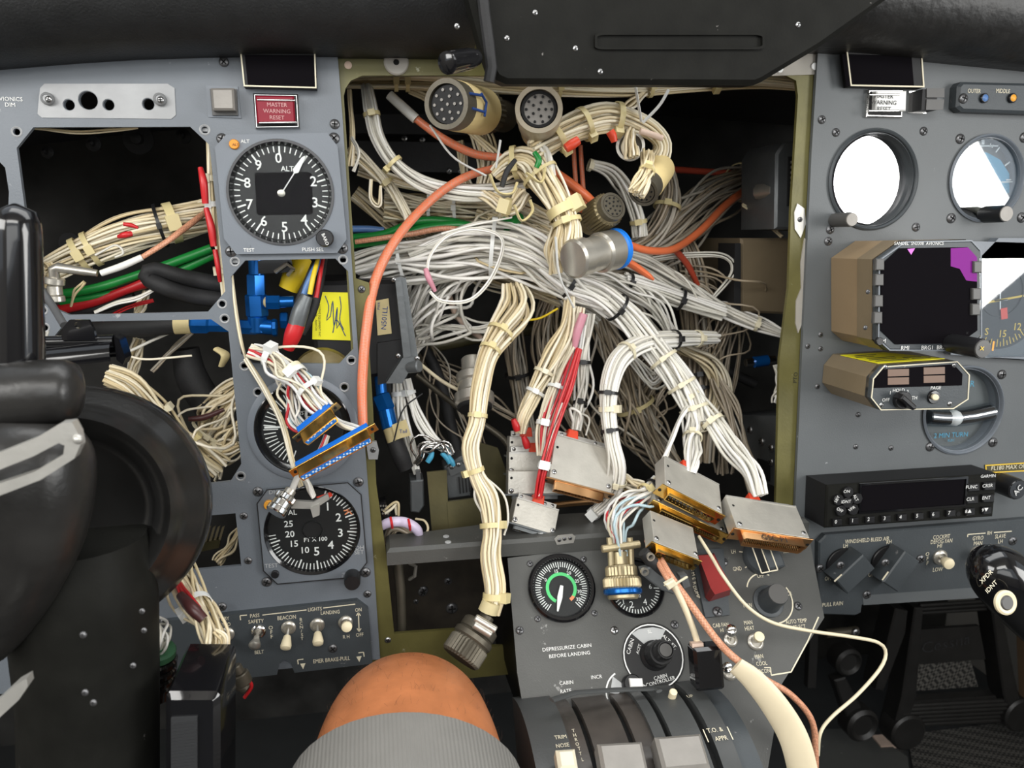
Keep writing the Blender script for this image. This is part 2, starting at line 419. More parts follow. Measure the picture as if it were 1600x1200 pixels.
def strokes(fr, L, m, parent, w=0.0003, name='lettering'):
    """thin printed lines: (x0, y0, x1, y1, width px)"""
    mb = MB(fr)
    for x0, y0, x1, y1, wd in L:
        a, b = fr.pt(x0, y0, w), fr.pt(x1, y1, w); s = fr.sc(x0, y0)*wd/2
        d = (b-a).normalized(); n = Vector((-d.y, d.x, 0))*s; k = len(mb.v)
        mb.add([a+n*-1, b+n*-1, b+n, a+n], [(0, 1, 2, 3)])
    o = build(mb, name, MATS[m], parent, ang=0); o['kind'] = 'stuff'; return o
# ---------------------------------------------------------------- wires
def catmull(P, n):
    """P array (k, d) -> n samples of a centripetal-ish Catmull-Rom"""
    P = np.asarray(P, float); k = len(P)
    Q = np.vstack([2*P[0]-P[1], P, 2*P[-1]-P[-2]])
    seg = np.linalg.norm(np.diff(P[:, :3], axis=0), axis=1); cum = np.concatenate([[0], np.cumsum(seg)]); cum /= cum[-1]
    out = []
    for t in np.linspace(0, 1, n):
        i = min(max(np.searchsorted(cum, t, 'right')-1, 0), k-2); u = (t-cum[i])/max(cum[i+1]-cum[i], 1e-9)
        a, b, c, d = Q[i], Q[i+1], Q[i+2], Q[i+3]
        out.append(.5*((2*b)+(-a+c)*u+(2*a-5*b+4*c-d)*u*u+(-a+3*b-3*c+d)*u**3))
    return np.array(out)
def path3(pts, n=None):
    """pixel path (px, py, Y[, r px]) -> world samples and radii"""
    P = []
    for p in pts:
        v = W(p[0], p[1], p[2]); r = (p[3] if len(p) > 3 else 1)*depth(v)/FPX; P.append((v.x, v.y, v.z, r))
    L = sum(math.dist(P[i][:3], P[i+1][:3]) for i in range(len(P)-1))
    n = n or int(min(80, max(20, L/0.004))); S = catmull(P, n); return S[:, :3], np.maximum(S[:, 3], 1e-4)
def pframe(C):
    n = len(C); T = np.gradient(C, axis=0); T /= np.linalg.norm(T, axis=1)[:, None]+1e-12
    a = np.array([0, 0, 1.]) if abs(T[0, 2]) < .9 else np.array([1., 0, 0]); N = np.zeros_like(C)
    nn = a-T[0]*a.dot(T[0]); nn /= np.linalg.norm(nn)
    for i in range(n):
        nn = nn-T[i]*nn.dot(T[i]); nn /= np.linalg.norm(nn)+1e-12; N[i] = nn
    return T, N, np.cross(T, N)
def tubes_np(paths, rads, sides=5):
    """many tubes at once -> verts, faces, per-vertex tube index"""
    V = []; F = []; I = []; base = 0; ang = np.linspace(0, 2*np.pi, sides, endpoint=False)
    ca, sa = np.cos(ang), np.sin(ang)
    for ti, (C, r) in enumerate(zip(paths, rads)):
        T, N, B = pframe(C); n = len(C); r = np.broadcast_to(r, (n,))
        ringv = C[:, None, :]+(N[:, None, :]*ca[None, :, None]+B[:, None, :]*sa[None, :, None])*r[:, None, None]
        V.append(ringv.reshape(-1, 3)); I.append(np.full(n*sides, ti))
        i = np.arange(n-1)[:, None]*sides; k = np.arange(sides)[None, :]; l = (k+1) % sides
        q = np.stack([i+k, i+l, i+sides+l, i+sides+k], -1).reshape(-1, 4)+base; F.append(q); base += n*sides
    return np.vstack(V), np.vstack(F), np.concatenate(I)
def np_mesh(name, V, F, m, parent, shade=None):
    org = np.array(ORG[parent.name]); me = bpy.data.meshes.new(name)
    nv, nf = len(V), len(F)
    me.vertices.add(nv); me.vertices.foreach_set('co', (V-org).astype(np.float32).ravel())
    me.loops.add(nf*4); me.loops.foreach_set('vertex_index', F.astype(np.int32).ravel())
    me.polygons.add(nf); me.polygons.foreach_set('loop_start', np.arange(0, nf*4, 4, dtype=np.int32))
    me.polygons.foreach_set('use_smooth', np.ones(nf, dtype=bool))
    if shade is not None:
        a = me.attributes.new('shade', 'FLOAT', 'POINT'); a.data.foreach_set('value', shade.astype(np.float32))
    me.update(); me.validate()
    o = bpy.data.objects.new(name, me); COL.objects.link(o); o.parent = parent; ORG[o.name] = ORG[parent.name]; me.materials.append(m)
    return o
def wires(parent, pts, n, wr=1.9, m='wires_cream', seed=1, loose=.25, twist=1.2, ends=.02, name='wires', sides=5, stray=0.0):
    """n wires following a pixel path (px, py, Y, bundle radius px); wr = wire radius px"""
    rg = np.random.default_rng(seed); C, R = path3(pts); T, N, B = pframe(C); k = len(C); t = np.linspace(0, 1, k)
    paths = []; rads = []
    for i in range(n):
        rho = math.sqrt((i+.5)/n); ph = i*2.39996+rg.uniform(-.4, .4); a = ph+twist*t+loose*np.sin(t*rg.uniform(3, 9)+rg.uniform(0, 6))
        rr = rho*(1+loose*.8*np.sin(t*rg.uniform(4, 11)+rg.uniform(0, 6)))
        if stray and rg.random() < stray: rr = rr*(1+rg.uniform(.5, 1.6)*np.sin(np.pi*t)**2)
        Q = C+N*(R*rr*np.cos(a))[:, None]+B*(R*rr*np.sin(a))[:, None]
        if ends:
            e = rg.uniform(0, ends, 2)
            lo, hi = int(e[0]*k), k-int(e[1]*k)
            Q = Q[lo:hi]
        px = np.median([depth(Vector(q)) for q in Q[::max(1, len(Q)//3)]])/FPX
        paths.append(Q); rads.append(wr*px*rg.uniform(.85, 1.1))
    V, F, I = tubes_np(paths, rads, sides)
    sh = rg.random(n)[I]
    o = np_mesh(name, V, F, MATS[m], parent, sh); o['kind'] = 'stuff'
    return C, R
def tie(parent, C, R, t, m='tie_natural', head=None, wd=4.0, k=1.12, name='cable_tie', tail=0):
    """nylon cable tie round a bundle at path fraction t, with its square head"""
    i = int(round(t*(len(C)-1))); T, N, B = pframe(C); c = Vector(C[i]); tt, nn, bb = Vector(T[i]), Vector(N[i]), Vector(B[i])
    px = depth(c)/FPX; r = R[i]*k+1.2*px; mb = MB(); n = 20; prof = ((r-.6*px, -wd/2*px), (r+.9*px, -wd/2*px), (r+.9*px, wd/2*px), (r-.6*px, wd/2*px))
    vs = []; fs = []
    for j in range(n):
        a = 2*math.pi*j/n; d = nn*math.cos(a)+bb*math.sin(a)
        vs += [tuple(c+d*q[0]+tt*q[1]) for q in prof]
    for j in range(n):
        l = (j+1) % n
        for q in range(4): fs.append((j*4+q, j*4+(q+1) % 4, l*4+(q+1) % 4, l*4+q))
    mb.add(vs, fs)
    # the head sits on the side facing the seats unless told otherwise (pixel direction)
    if head is None: hd = (CAM-c)
    else: hd = RT*head[0]-UP*head[1]-FW*.4
    hd = (hd-tt*hd.dot(tt)).normalized(); s = hd.cross(tt)
    fr = Frame(c+hd*(r+1.5*px), s, tt); mb.fr = fr
    mb.box((0, 0, 0), (wd*1.8*px, wd*1.5*px, wd*1.3*px), bev=.6*px)
    if tail:
        mb.box((wd*.9*px+tail/2*px, 0, 0), (tail*px, wd*.7*px, .8*px))
    return build(mb, name, MATS[m], parent)
def cable(name, pts, m, label=None, cat='cable', parent=None, sides=10, group=None, n=None, ell=1.0):
    """one cable or hose through pixel points (px, py, Y, radius px)"""
    C, R = path3(pts, n); mb = MB(); mb.tube([Vector(c) for c in C], [float(r) for r in R], sides, ell)
    o = build(mb, name, MATS[m], parent, ang=60)
    if label: tag(o, label, cat, group)
    return o
# ================================================================ the cockpit shell
def struct(name, mb, m, label, cat, parent=None, ang=38):
    o = build(mb, name, MATS[m], parent, ang)
    if parent is None: tag(o, label, cat, kind='structure')
    return o
mat('cabin_lining', (0.30, 0.28, 0.25), .8, 0, .08, 10)
X0, X1, YB, ZF, ZC = -0.72, 1.05, -1.75, 0.30, 1.75
def wbox(lo, hi, mb=None):
    mb = mb or MB(); c = [(a+b)/2 for a, b in zip(lo, hi)]; d = [b-a for a, b in zip(lo, hi)]; return mb.box(c, d)
struct('floor', wbox((X0, YB, ZF-.03), (X1, 0.75, ZF)), 'floor_grey', 'grey cockpit floor under the pedals', 'floor')
struct('ceiling', wbox((X0, YB, ZC), (X1, -0.42, ZC+.03)), 'cabin_lining', 'beige cabin headlining above the seats', 'ceiling')
def side_wall(name, x, y0, y1, z0, z1, lab):
    fr = Frame((x, 0, 0), (0, 1, 0), (0, 0, 1)); m = MB(fr)
    m.plate([(YB, ZF), (0.75, ZF), (0.75, ZC), (YB, ZC)], -.015, .015, [[(y0, z0), (y1, z0), (y1, z1), (y0, z1)]])
    struct(name, m, 'cabin_lining', lab, 'wall')
side_wall('wall_right', X1, -1.18, -0.34, 0.60, 1.42, 'beige cockpit side wall with the copilot window opening')
side_wall('wall_left', X0, -0.95, -0.34, 1.06, 1.42, 'beige cockpit side wall with the pilot window opening')
struct('wall_back', wbox((X0, YB-.03, ZF), (X1, YB, 0.98)), 'cabin_lining', 'beige bulkhead behind the seats', 'wall')
# the dark bay behind the instrument panels
BY = 0.42
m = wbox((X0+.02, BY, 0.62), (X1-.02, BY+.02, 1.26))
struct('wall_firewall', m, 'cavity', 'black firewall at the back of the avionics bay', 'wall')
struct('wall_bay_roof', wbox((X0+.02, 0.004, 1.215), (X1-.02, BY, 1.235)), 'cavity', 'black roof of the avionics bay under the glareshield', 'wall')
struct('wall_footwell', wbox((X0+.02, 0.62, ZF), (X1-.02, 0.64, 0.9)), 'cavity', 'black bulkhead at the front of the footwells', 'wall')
# ---- glareshield: three pieces, rounded lip towards the seats
def shield(name, edge, Y, thick, m, lab, back=0.36, rise=0.012):
    """edge: lower edge pixels at depth Y; the top slopes gently up towards the windshield"""
    mb = MB(); prof = []
    for i in range(9):
        a = -math.pi/2-math.pi*i/8; prof.append((thick/2*math.cos(a), thick/2+thick/2*math.sin(a)))
    prof += [(back, thick+rise), (back, -0.004+rise), (0.03, 0)]
    n = len(prof); vs = []; fs = []
    for x, y in edge:
        p = W(x, y, Y); vs += [tuple(p+Vector((0, dy, dz))) for dy, dz in prof]
    for i in range(len(edge)-1):
        for k in range(n):
            l = (k+1) % n; fs.append((i*n+k, (i+1)*n+k, (i+1)*n+l, i*n+l))
    fs += [tuple(range(n)), tuple((len(edge)-1)*n+k for k in range(n-1, -1, -1))]
    mb.add(vs, fs); o = build(mb, name, MATS[m], ang=50); tag(o, lab, 'glareshield'); return o
shield('glareshield', [(-700, 164), (-260, 120), (-100, 104), (0, 96), (100, 88), (200, 82), (300, 79), (420, 77), (560, 78), (740, 80)], -0.020, .075, 'black_vinyl',
       'black vinyl glareshield lip over the panel with the altimeter')
shield('glareshield', [(1272, 72), (1360, 78), (1450, 86), (1600, 101), (1900, 130)], -0.018, .075, 'black_leather',
       'black leather-grained glareshield lip over the panel with the round white display')
# ---- centre hood, swung up over the open bay
HF = Frame(W(980, 70, -0.085), (1, 0, 0), (0, -.10, 1))
hood = thing('hood_panel', 'black painted hood panel with rivets hanging over the open wiring bay', 'panel', HF.wp(980, 130))
out = [(792, 131), (1180, 133), (1192, 128), (1282, 74), (1420, -24), (1450, -120), (700, -120), (728, -20), (752, 70), (765, 108), (776, 124)]
m = MB(HF); m.plate(HF.pts(out), -.018, 0, bev=.003); build(m, 'shell', MATS['black_paint'], hood)
m = MB(HF)   # pressed recess shown as a proud rounded border
ro = rrect(928, -82, 1192, 0, 14); o2 = [(x, 78+y*.32+.0*x) for x, y in ro]; i2 = [(1060+(x-1060)*.975, 65+(y-65)*.72) for x, y in o2]
m.plate(HF.pts(o2), 0, .0022, [HF.pts(i2)]); build(m, 'pressed_rib', MATS['black_paint'], hood)
for x, y in ((714, 41), (899, 76), (938, 112), (1247, 39), (836, 20), (792, 60)): screw(HF, x, y, 4.5, hood, True, name='rivet')
m = MB(HF); a = HF.pt(697, 99, .028); b = HF.pt(752, 88, .0)
m.turned([(.0001, 0), (.0042, .0002), (.0058, .0012), (.0058, .022), (.0045, .03)], a, (Vector(b)-Vector(a)).to_track_quat('Z', 'Y'), 24)
build(m, 'latch_knob', MATS['black_gloss'], hood)
m = MB(HF); m.tube([HF.pt(x, y, .003) for x, y in ((752, -30), (757, 20), (764, 70), (768, 105), (764, 128))], .0032, 8); build(m, 'edge_seal', MATS['rubber'], hood)
# ---- left instrument panel
LP_OUT = [(-330, 104), (0, 88), (210, 76), (345, 70), (526, 70), (535, 180), (549, 400), (572, 720), (583, 866), (594, 1030), (455, 1044), (240, 1066), (-330, 1110)]
OP1 = [(52, 199), (297, 198), (327, 226), (352, 455), (325, 487), (108, 492), (58, 470), (26, 231)]
OP2 = [(103, 503), (330, 499), (357, 518), (377, 725), (360, 752), (327, 756), (328, 795), (180, 800), (110, 720), (85, 525)]
OP3 = [(300, 808), (368, 802), (377, 884), (302, 891), (200, 900), (190, 815)]
OP4 = [(361, 432), (383, 407), (524, 404), (544, 424), (552, 545), (530, 568), (395, 568), (377, 553)]
OP0 = [(-150, 235), (-8, 245), (8, 262), (14, 300), (12, 345), (-5, 370), (-150, 380)]
small = [(108, 164, 8.5), (138, 157, 14.5), (170, 164, 8.5), (232, 163, 9)]
rings = [(26, 206, 9), (320, 203, 9), (67, 485, 8), (70, 512, 8), (347, 475, 8), (351, 498, 8), (367, 409, 8), (536, 406, 8), (382, 572, 8), (549, 563, 8), (376, 744, 8),
         (403, 613, 8), (538, 605, 8)]
lpo = MB(PAN)
lpo.plate(PAN.pts(LP_OUT), -.0032, 0, [PAN.pts(L) for L in (OP0, OP1, OP2, OP3, OP4)] +
          [circ(PAN.pt(x, y)[:2], r*PAN.sc(x, y), 20) for x, y, r in small] + [circ(PAN.pt(x, y)[:2], r*.6*PAN.sc(x, y), 14) for x, y, r in rings])
lp = thing('instrument_panel', 'blue-grey instrument panel with empty cut-outs and an altimeter, beside the control yoke', 'panel', W(480, 1030))
build(lpo, 'panel_plate', MATS['panel_left'], lp, ang=20)
for x, y, r in rings: ring(PAN, x, y, r, lp)
for x, y in ((350, 97), (523, 194), (403, 768), (560, 753)): screw(PAN, x, y, 8, lp)
for x, y in ((574, 928), (381, 806), (388, 876)): screw(PAN, x, y, 6, lp)
# bare patch with standoff screws where an annunciator strip was taken off
m = MB(PAN); m.plate(PAN.pts([(63, 138), (70, 131), (262, 131), (273, 138), (275, 180), (268, 186), (66, 184), (59, 178)]), 0, .0005,
                     [circ(PAN.pt(x, y)[:2], (r+1)*PAN.sc(x, y), 20) for x, y, r in small])
build(m, 'bare_metal_patch', MATS['alu_bare'], lp)
for x, y in ((76, 155), (251, 156)):
    f = PAN.at(x, y); s = PAN.sc(x, y); m = MB(f); m.lathe([(10*s, 0), (10*s, 8*s), (9*s, 10*s), (6*s, 12*s), (5.5*s, 10.5*s), (.0001, 10.5*s)], 22)
    build(m, 'standoff', MATS['alu_bare'], lp); screw(PAN, x, y, 5.5, lp, True, .0045)
texts(PAN, [('AVIONICS', 14, 155, 6.5), ('DIM', 16, 164, 6.5)], 'white_print', lp)
# ---- olive centre frame round the open wiring bay
cf = MB(PY(.004)); CFF = PY(.004)
co = [(520, 66), (1290, 66), (1275, 240), (1253, 560), (1240, 835), (1236, 1010), (580, 1075)]
ci = [(548, 137), (1225, 122), (1243, 130), (1247, 150), (1236, 330), (1232, 450), (1218, 560), (1212, 800), (1210, 835), (611, 900), (618, 985), (720, 982), (722, 1005), (622, 1020),
      (603, 862), (586, 758), (582, 640), (572, 500), (578, 495), (576, 442), (556, 435), (538, 150), (541, 141)]
ci = [(566, 118), (1228, 118), (1244, 126), (1247, 150), (1236, 330), (1232, 450), (1218, 560), (1212, 800), (1205, 1000), (760, 1010), (722, 983), (616, 990),
      (603, 862), (588, 758), (583, 640), (574, 500), (579, 495), (577, 442), (556, 435), (537, 150), (540, 138), (548, 126)]
cf.plate(CFF.pts(co), -.003, 0, [CFF.pts(ci)])
cfo = tag(build(cf, 'center_frame', MATS['olive_green'], ang=20), 'olive-green primed frame around the open wiring bay', 'frame', kind='structure')
m = MB(); prev = None     # return flange running back from the right edge of the opening
fl = [(1247, 150), (1240, 280), (1236, 330), (1232, 450), (1218, 560), (1212, 800), (1208, 900)]
fl = [(1262, 120), (1252, 300), (1244, 480), (1238, 640), (1232, 800), (1228, 900)]
vs = []; fs = []
for x, y in fl:
    p = W(x, y, .006); vs += [tuple(p), tuple(p+Vector((.002, 0, 0))), tuple(p+Vector((.002, .014, 0))), tuple(p+Vector((0, .014, 0)))]
for i in range(len(fl)-1):
    for k in range(4): fs.append((i*4+k, i*4+(k+1) % 4, i*4+4+(k+1) % 4, i*4+4+k))
m.add(vs, fs); build(m, 'return_flange', MATS['olive'], cfo)
# bright sealant and bare tab on that frame
m = MB(CFF); m.plate(CFF.pts([(1245, 318), (1256, 326), (1258, 350), (1250, 372), (1241, 358), (1240, 332)]), 0, .001); build(m, 'bare_tab', MATS['alu'], cfo)
m = MB(CFF); m.plate(CFF.pts([(1256, 372), (1250, 410), (1251, 450), (1243, 470), (1242, 505), (1246, 520), (1252, 505), (1256, 440), (1262, 380)]), 0, .0012); build(m, 'sealant', MATS['clear_plastic'], cfo)
screw(CFF, 1250, 343, 4, cfo, w=.001); screw(CFF, 565, 452, 6, cfo); screw(CFF, 606, 1000, 5, cfo, True)
texts(CFF, [('PTO', 1243, 590, 6, dict(rot=88))], 'ink_black', cfo)
# clear washer and rivets on the top rail
f = CFF.at(619, 98); s = CFF.sc(619, 98); m = MB(f); m.lathe([(20*s, 0), (20*s, 4*s), (18*s, 6*s), (5*s, 6*s), (4*s, 0)], 28); build(m, 'clear_washer', MATS['clear_plastic'], cfo)
m = MB(f); m.lathe([(4.5*s, 0), (4.5*s, 3*s), (.0001, 3*s)], 14); build(m, 'washer_hole', MATS['slot'], cfo)
f = CFF.at(544, 102); m = MB(f); m.lathe([(6*s, 0), (6*s, 1.5*s), (3*s, 2.5*s), (.0001, 2*s)], 16); build(m, 'rivet', MATS['foam_pink'], cfo)
m = MB(CFF); m.plate(CFF.pts([(1222, 84), (1280, 82), (1279, 117), (1200, 119)]), .0, .0014); build(m, 'clear_film', MATS['clear_plastic'], cfo)
for x, y in ((1272, 104), (1218, 108)):
    f = CFF.at(x, y, .0014); m = MB(f); m.lathe([(7*s, 0), (6*s, 2.5*s), (.0001, 3*s)], 16); build(m, 'rivet', MATS['white_print'], cfo)
# light grey screw tab at the left edge of the frame
m = MB(CFF); m.plate(CFF.pts([(572, 690), (588, 688), (592, 702), (590, 716), (576, 716)]), 0, .003); build(m, 'bare_tab', MATS['alu_bare'], cfo); screw(CFF, 583, 703, 4.5, cfo, w=.003)
# ---- right instrument panel
RP_OUT = [(1279, 66), (1900, 90), (1900, 905), (1238, 925), (1243, 780), (1253, 560), (1268, 240)]
rp = thing('instrument_panel', 'grey instrument panel carrying the round white display and the radio boxes', 'panel', W(1450, 905))
def spt(fr, L): return [tuple(fr.pt(x, y)[:2]) for x, y in L]
ADI = (1364, 281, 74); ATT = (1541, 279, 64); TRN = (1504, 641, 66)
m = MB(PAN); m.plate(PAN.pts(RP_OUT), -.0032, 0, [circ(PAN.pt(x, y)[:2], r*.93*PAN.sc(x, y), 48) for x, y, r in (ADI, ATT, TRN)])
build(m, 'panel_plate', MATS['panel_right'], rp, ang=20)
for x, y in ((1306, 207), (1284, 187), (1443, 205), (1297, 359), (1294, 377), (1431, 355)): screw(PAN, x, y, 6.5, rp)
for x, y in ((1341, 648), (1337, 698), (1392, 700), (1282, 523), (1282, 545), (1277, 604), (1262, 541)): screw(PAN, x, y, 4, rp)
# ---- centre shelf and pedestal
PED = Frame(W(800, 864, -0.012), (1, 0, 0), (0, math.sin(math.radians(38)), math.cos(math.radians(38))))
zs = W(760, 872, -0.014).z
sh = MB(Frame((0, 0, zs), (1, 0, 0), (0, 1, 0)))
xl, xr = W(604, 862, -.014).x, W(1262, 850, -.014).x
def on_shelf(px, py, z=None):
    z = zs+.012 if z is None else z
    r = ray(px, py); return CAM+r*((z-CAM.z)/r.z)
SHF = Frame((0, 0, zs+.012), (1, 0, 0), (0, 1, 0))
so = [(xl, -.014), (xr, -.014), (xr, .030), (xl+.105, .036), (xl+.10, .030), (xl+.06, .022), (xl+.02, .016), (xl, .016)]
sh.plate([p for p in so], 0, .012, bev=.0025)
ped = thing('pedestal_console', 'dark grey sloped centre console with pressure gauges and temperature switches', 'console', W(1030, 1080, -.15))
build(sh, 'top_shelf', MATS['pedestal_grey'], ped)
PO = [(793, 872), (950, 853), (1262, 828), (1288, 965), (1222, 1068), (1200, 1200), (850, 1220), (818, 1110), (808, 1050)]
m = MB(PED); m.plate(PED.pts(PO), -.003, 0); build(m, 'face_plate', MATS['pedestal_grey'], ped)
m = MB(); a = [PED.wp(x, y) for x, y in ((793, 872), (808, 1050), (818, 1110), (850, 1220))]
vs = [tuple(p) for p in a]+[tuple(p+Vector((.002, .16, -.02))) for p in a]; m.add(vs, [(i, i+1, 5+i, 4+i) for i in range(3)]); build(m, 'side_cheek', MATS['black_paint'], ped)
m = MB(); a = [PED.wp(x, y) for x, y in ((1262, 828), (1288, 965), (1222, 1068), (1200, 1200))]
vs = [tuple(p) for p in a]+[tuple(p+Vector((-.002, .16, -.02))) for p in a]; m.add(vs, [(i, 4+i, 5+i, i+1) for i in range(3)]); build(m, 'side_cheek', MATS['black_paint'], ped)
# ================================================================ instruments on the left panel
def ticks(mb, fr, cx, cy, L, w):
    """L: (angle deg clockwise from top, r0, r1, width) in px, laid flat on the dial"""
    f = fr.at(cx, cy, w); s = fr.sc(cx, cy, w); mb.fr = f
    for a, r0, r1, wd in L:
        t = math.radians(90-a); d = Vector((math.cos(t), math.sin(t), 0)); n = Vector((-d.y, d.x, 0))*wd/2
        mb.add([(d*r0-n)*s, (d*r1-n)*s, (d*r1+n)*s, (d*r0+n)*s], [(0, 1, 2, 3)] if True else [])
def dial_text(mb, fr, cx, cy, L, w):
    for s, a, r, h in L:
        t = math.radians(90-a); k = fr.sc(cx, cy, w)
        f = fr.at(cx, cy, w); c = f.M @ Vector((math.cos(t)*r*k, math.sin(t)*r*k, 0)); x, y = proj(c)
        text_mb(mb, fr, s, x, y, h, w=w, bold=.012)
def disc(fr, cx, cy, prof, m, parent, name, n=48):
    f = fr.at(cx, cy); s = fr.sc(cx, cy); mb = MB(f); mb.lathe([(max(r, .0005)*s, h*s) for r, h in prof], n, closed=prof[-1][0] > 1); return build(mb, name, MATS[m], parent)
def plate(fr, L, w0, w1, m, parent, name, holes=(), bev=0.0):
    mb = MB(fr); mb.plate(fr.pts(L), w0, w1, holes, bev); return build(mb, name, MATS[m], parent, 25)
def frameline(fr, L, wd, w0, w1, m, parent, name):
    o = fr.pts(L); s = fr.sc(*L[0]); mb = MB(fr); mb.plate(o, w0, w1, [inset(o, wd*s)]); return build(mb, name, MATS[m], parent, 25)
def annunciator(L, lab):
    t = thing('annunciator_display', lab, 'display', PAN.wp(*L[3]))
    plate(PAN, L, .0003, .008, 'black_matte', t, 'housing'); frameline(PAN, L, 2.2, .008, .0086, 'cream_print', t, 'rim')
    o = PAN.pts(L, .008); c = (sum(p[0] for p in o)/4, sum(p[1] for p in o)/4)
    mb = MB(PAN); mb.plate([(c[0]+(x-c[0])*.93, c[1]+(y-c[1])*.88) for x, y in o], .008, .0082); build(mb, 'screen', MATS['screen_black'], t); return t
annunciator([(378, 82), (494, 83), (496, 142), (384, 139)], 'blank black annunciator display above the red warning button')
# square push button
t = thing('push_button', 'grey square push button in a metal bezel beside the red warning button', 'button', PAN.wp(350, 180))
plate(PAN, [(322, 134), (372, 136), (377, 185), (326, 183)], 0, .001, 'bezel_blue', t, 'base_plate')
plate(PAN, [(329, 140), (371, 140), (373, 181), (333, 181)], .001, .003, 'red_glass', t, 'skirt'); plate(PAN, [(334, 142), (369, 142), (371, 176), (337, 176)], .003, .010, 'lever_grey', t, 'cap', bev=.0012)
mat('button_grey', (.075, .073, .070), .4); t.children[-1].data.materials[0] = MATS['button_grey']
# master warning button
def warning(L, face, lens, tm, lab):
    t = thing('warning_button', lab, 'button', PAN.wp(*L[3]))
    plate(PAN, L, 0, .003, 'chrome', t, 'bezel', bev=.0008)
    o = inset(PAN.pts(L), 3*PAN.sc(*L[0])); mb = MB(PAN); mb.plate(o, .003, .0036); build(mb, 'recess', MATS['black_matte'], t)
    plate(PAN, face, .0036, .0085, lens, t, 'lens', bev=.0008)
    for k in (0, 1):
        a, b = (face[0], face[1]) if k == 0 else (face[3], face[2]); dy = 3 if k == 0 else -3
        mb = MB(PAN); mb.cyl(PAN.pt(a[0], a[1]+dy, .0088), PAN.pt(b[0], b[1]+dy, .0088), .0007); build(mb, 'lens_bar', MATS['chrome'], t)
    cx = sum(p[0] for p in face)/4; cy = sum(p[1] for p in face)/4
    texts(PAN, [('MASTER', cx, cy-10, 6.2), ('WARNING', cx, cy, 6.2), ('RESET', cx, cy+10, 6.2)], tm, t, w=.0087)
mat('pink_print', (.55, .30, .30), .5)
warning([(396, 147), (466, 148), (469, 201), (400, 202)], [(402, 153), (461, 154), (463, 194), (405, 195)], 'red_glass', 'pink_print', 'dark red MASTER WARNING RESET button in a chrome bezel')
# ---- altimeter
BZ = [(355, 212), (512, 209), (528, 230), (542, 374), (527, 395), (371, 397), (352, 373), (338, 231)]
t = thing('altimeter', 'round black altimeter with white numerals and a small dark screen', 'gauge', PAN.wp(445, 397))
c = PAN.pt(440, 302)[:2]; s = PAN.sc(440, 302)
mb = MB(PAN); mb.plate(PAN.pts(BZ), 0, .0045, [circ(c, 79*s, 56)]); build(mb, 'bezel', MATS['bezel_blue'], t, 25)
disc(PAN, 440, 302, [(82, 8), (83.5, 11), (83, 13), (79, 13), (74, 2), (74, -2)], 'black_gloss', t, 'bezel_ring', 64)
disc(PAN, 440, 302, [(79, -2), (79, 1), (0, 1)], 'dial', t, 'dial_face', 64)
mb = MB(); ticks(mb, PAN, 440, 302, [(i*7.2, 64 if i % 5 else 59, 73, 1.7 if i % 5 else 2.6) for i in range(50)], .0006)
dial_text(mb, PAN, 440, 302, [(str(i), i*36-2, 54, 15.5) for i in range(10) if i != 1], .0012); text_mb(mb, PAN, 'ALT', 449, 264, 8, w=.0012, bold=.01)
build(mb, 'dial_marks', MATS['white_print'], t, 0)
plate(PAN, [(398, 272), (401, 270), (484, 269), (487, 272), (489, 332), (485, 335), (404, 336), (401, 333)], .0004, .0009, 'screen_black', t, 'screen')
mb = MB(PAN.at(440, 302, .002)); s = PAN.sc(440, 302)
d = Vector((.56, .83, 0)).normalized(); n = Vector((-d.y, d.x, 0))
mb.plate([tuple((d*a+n*b)*s)[:2] for a, b in ((0, -.8), (38, -.8), (42, -5), (66, -2), (71, 0), (66, 3), (42, 5), (38, .8), (0, .8))], 0, .0006); build(mb, 'needle', MATS['white_print'], t)
disc(PAN, 440, 302, [(6, 1), (6, 6), (4, 7), (0, 6.5)], 'steel_conn', t, 'hub', 18)
mb = MB(PAN.at(440, 302, .0048)); mb.lathe([(79*s, 0), (79*s, .0005), (.0001, .0005)], 48); build(mb, 'cover_glass', MATS['cover_glass'], t)
disc(PAN, 368, 227, [(8, 9), (8, 15), (7, 17), (0, 17)], 'orange_lamp', t, 'alert_lamp', 20); texts(PAN, [('ALT', 368, 226, 4)], 'ink_black', t, w=.0074)
texts(PAN, [('ALT', 383, 221, 5.5), ('TEST', 389, 391, 5.5), ('PUSH SEL', 489, 390, 5.8)], 'white_print', t, w=.0047)
disc(PAN, 390, 384, [(3, 9), (3, 12), (0, 12)], 'bezel_blue', t, 'test_button', 14)
disc(PAN, 509, 372, [(13.5, 9), (13.5, 32), (12, 35), (0, 35)], 'knob_black', t, 'baro_knob', 28)
texts(PAN, [('BARO', 508, 374, 5.2, dict(rot=-70))], 'white_print', t, w=.0150)
for x, y in ((347, 217), (522, 216), (361, 393), (535, 388)): screw(PAN, x, y, 9, t)
# ---- vertical speed indicator
t = thing('vertical_speed_indicator', 'round black vertical speed indicator partly hidden behind blue connectors', 'gauge', PAN.wp(474, 748))
disc(PAN, 474, 669, [(84, 0), (84, 3), (80, 5), (74, 6), (71, 3), (71, 1)], 'bezel_blue', t, 'outer_ring', 64)
disc(PAN, 474, 669, [(74, 1), (74, 5.5), (72, 6.5), (64, 3), (62, 2)], 'black_gloss', t, 'bezel_ring', 64)
disc(PAN, 474, 669, [(70, 0), (70, 2), (0, 2)], 'dial', t, 'dial_face', 64)
mb = MB(); ticks(mb, PAN, 474, 669, [(180+a, 42 if k % 5 else 38, 60, 1.6) for k, a in enumerate(range(20, 162, 7))]+[(-8, 52, 62, 1.6), (20, 55, 62, 1.6)], .0012)
for q in (('INST VERT', 482, 645, 6), ('SPEED', 488, 653, 6)): text_mb(mb, PAN, *q, w=.0012)
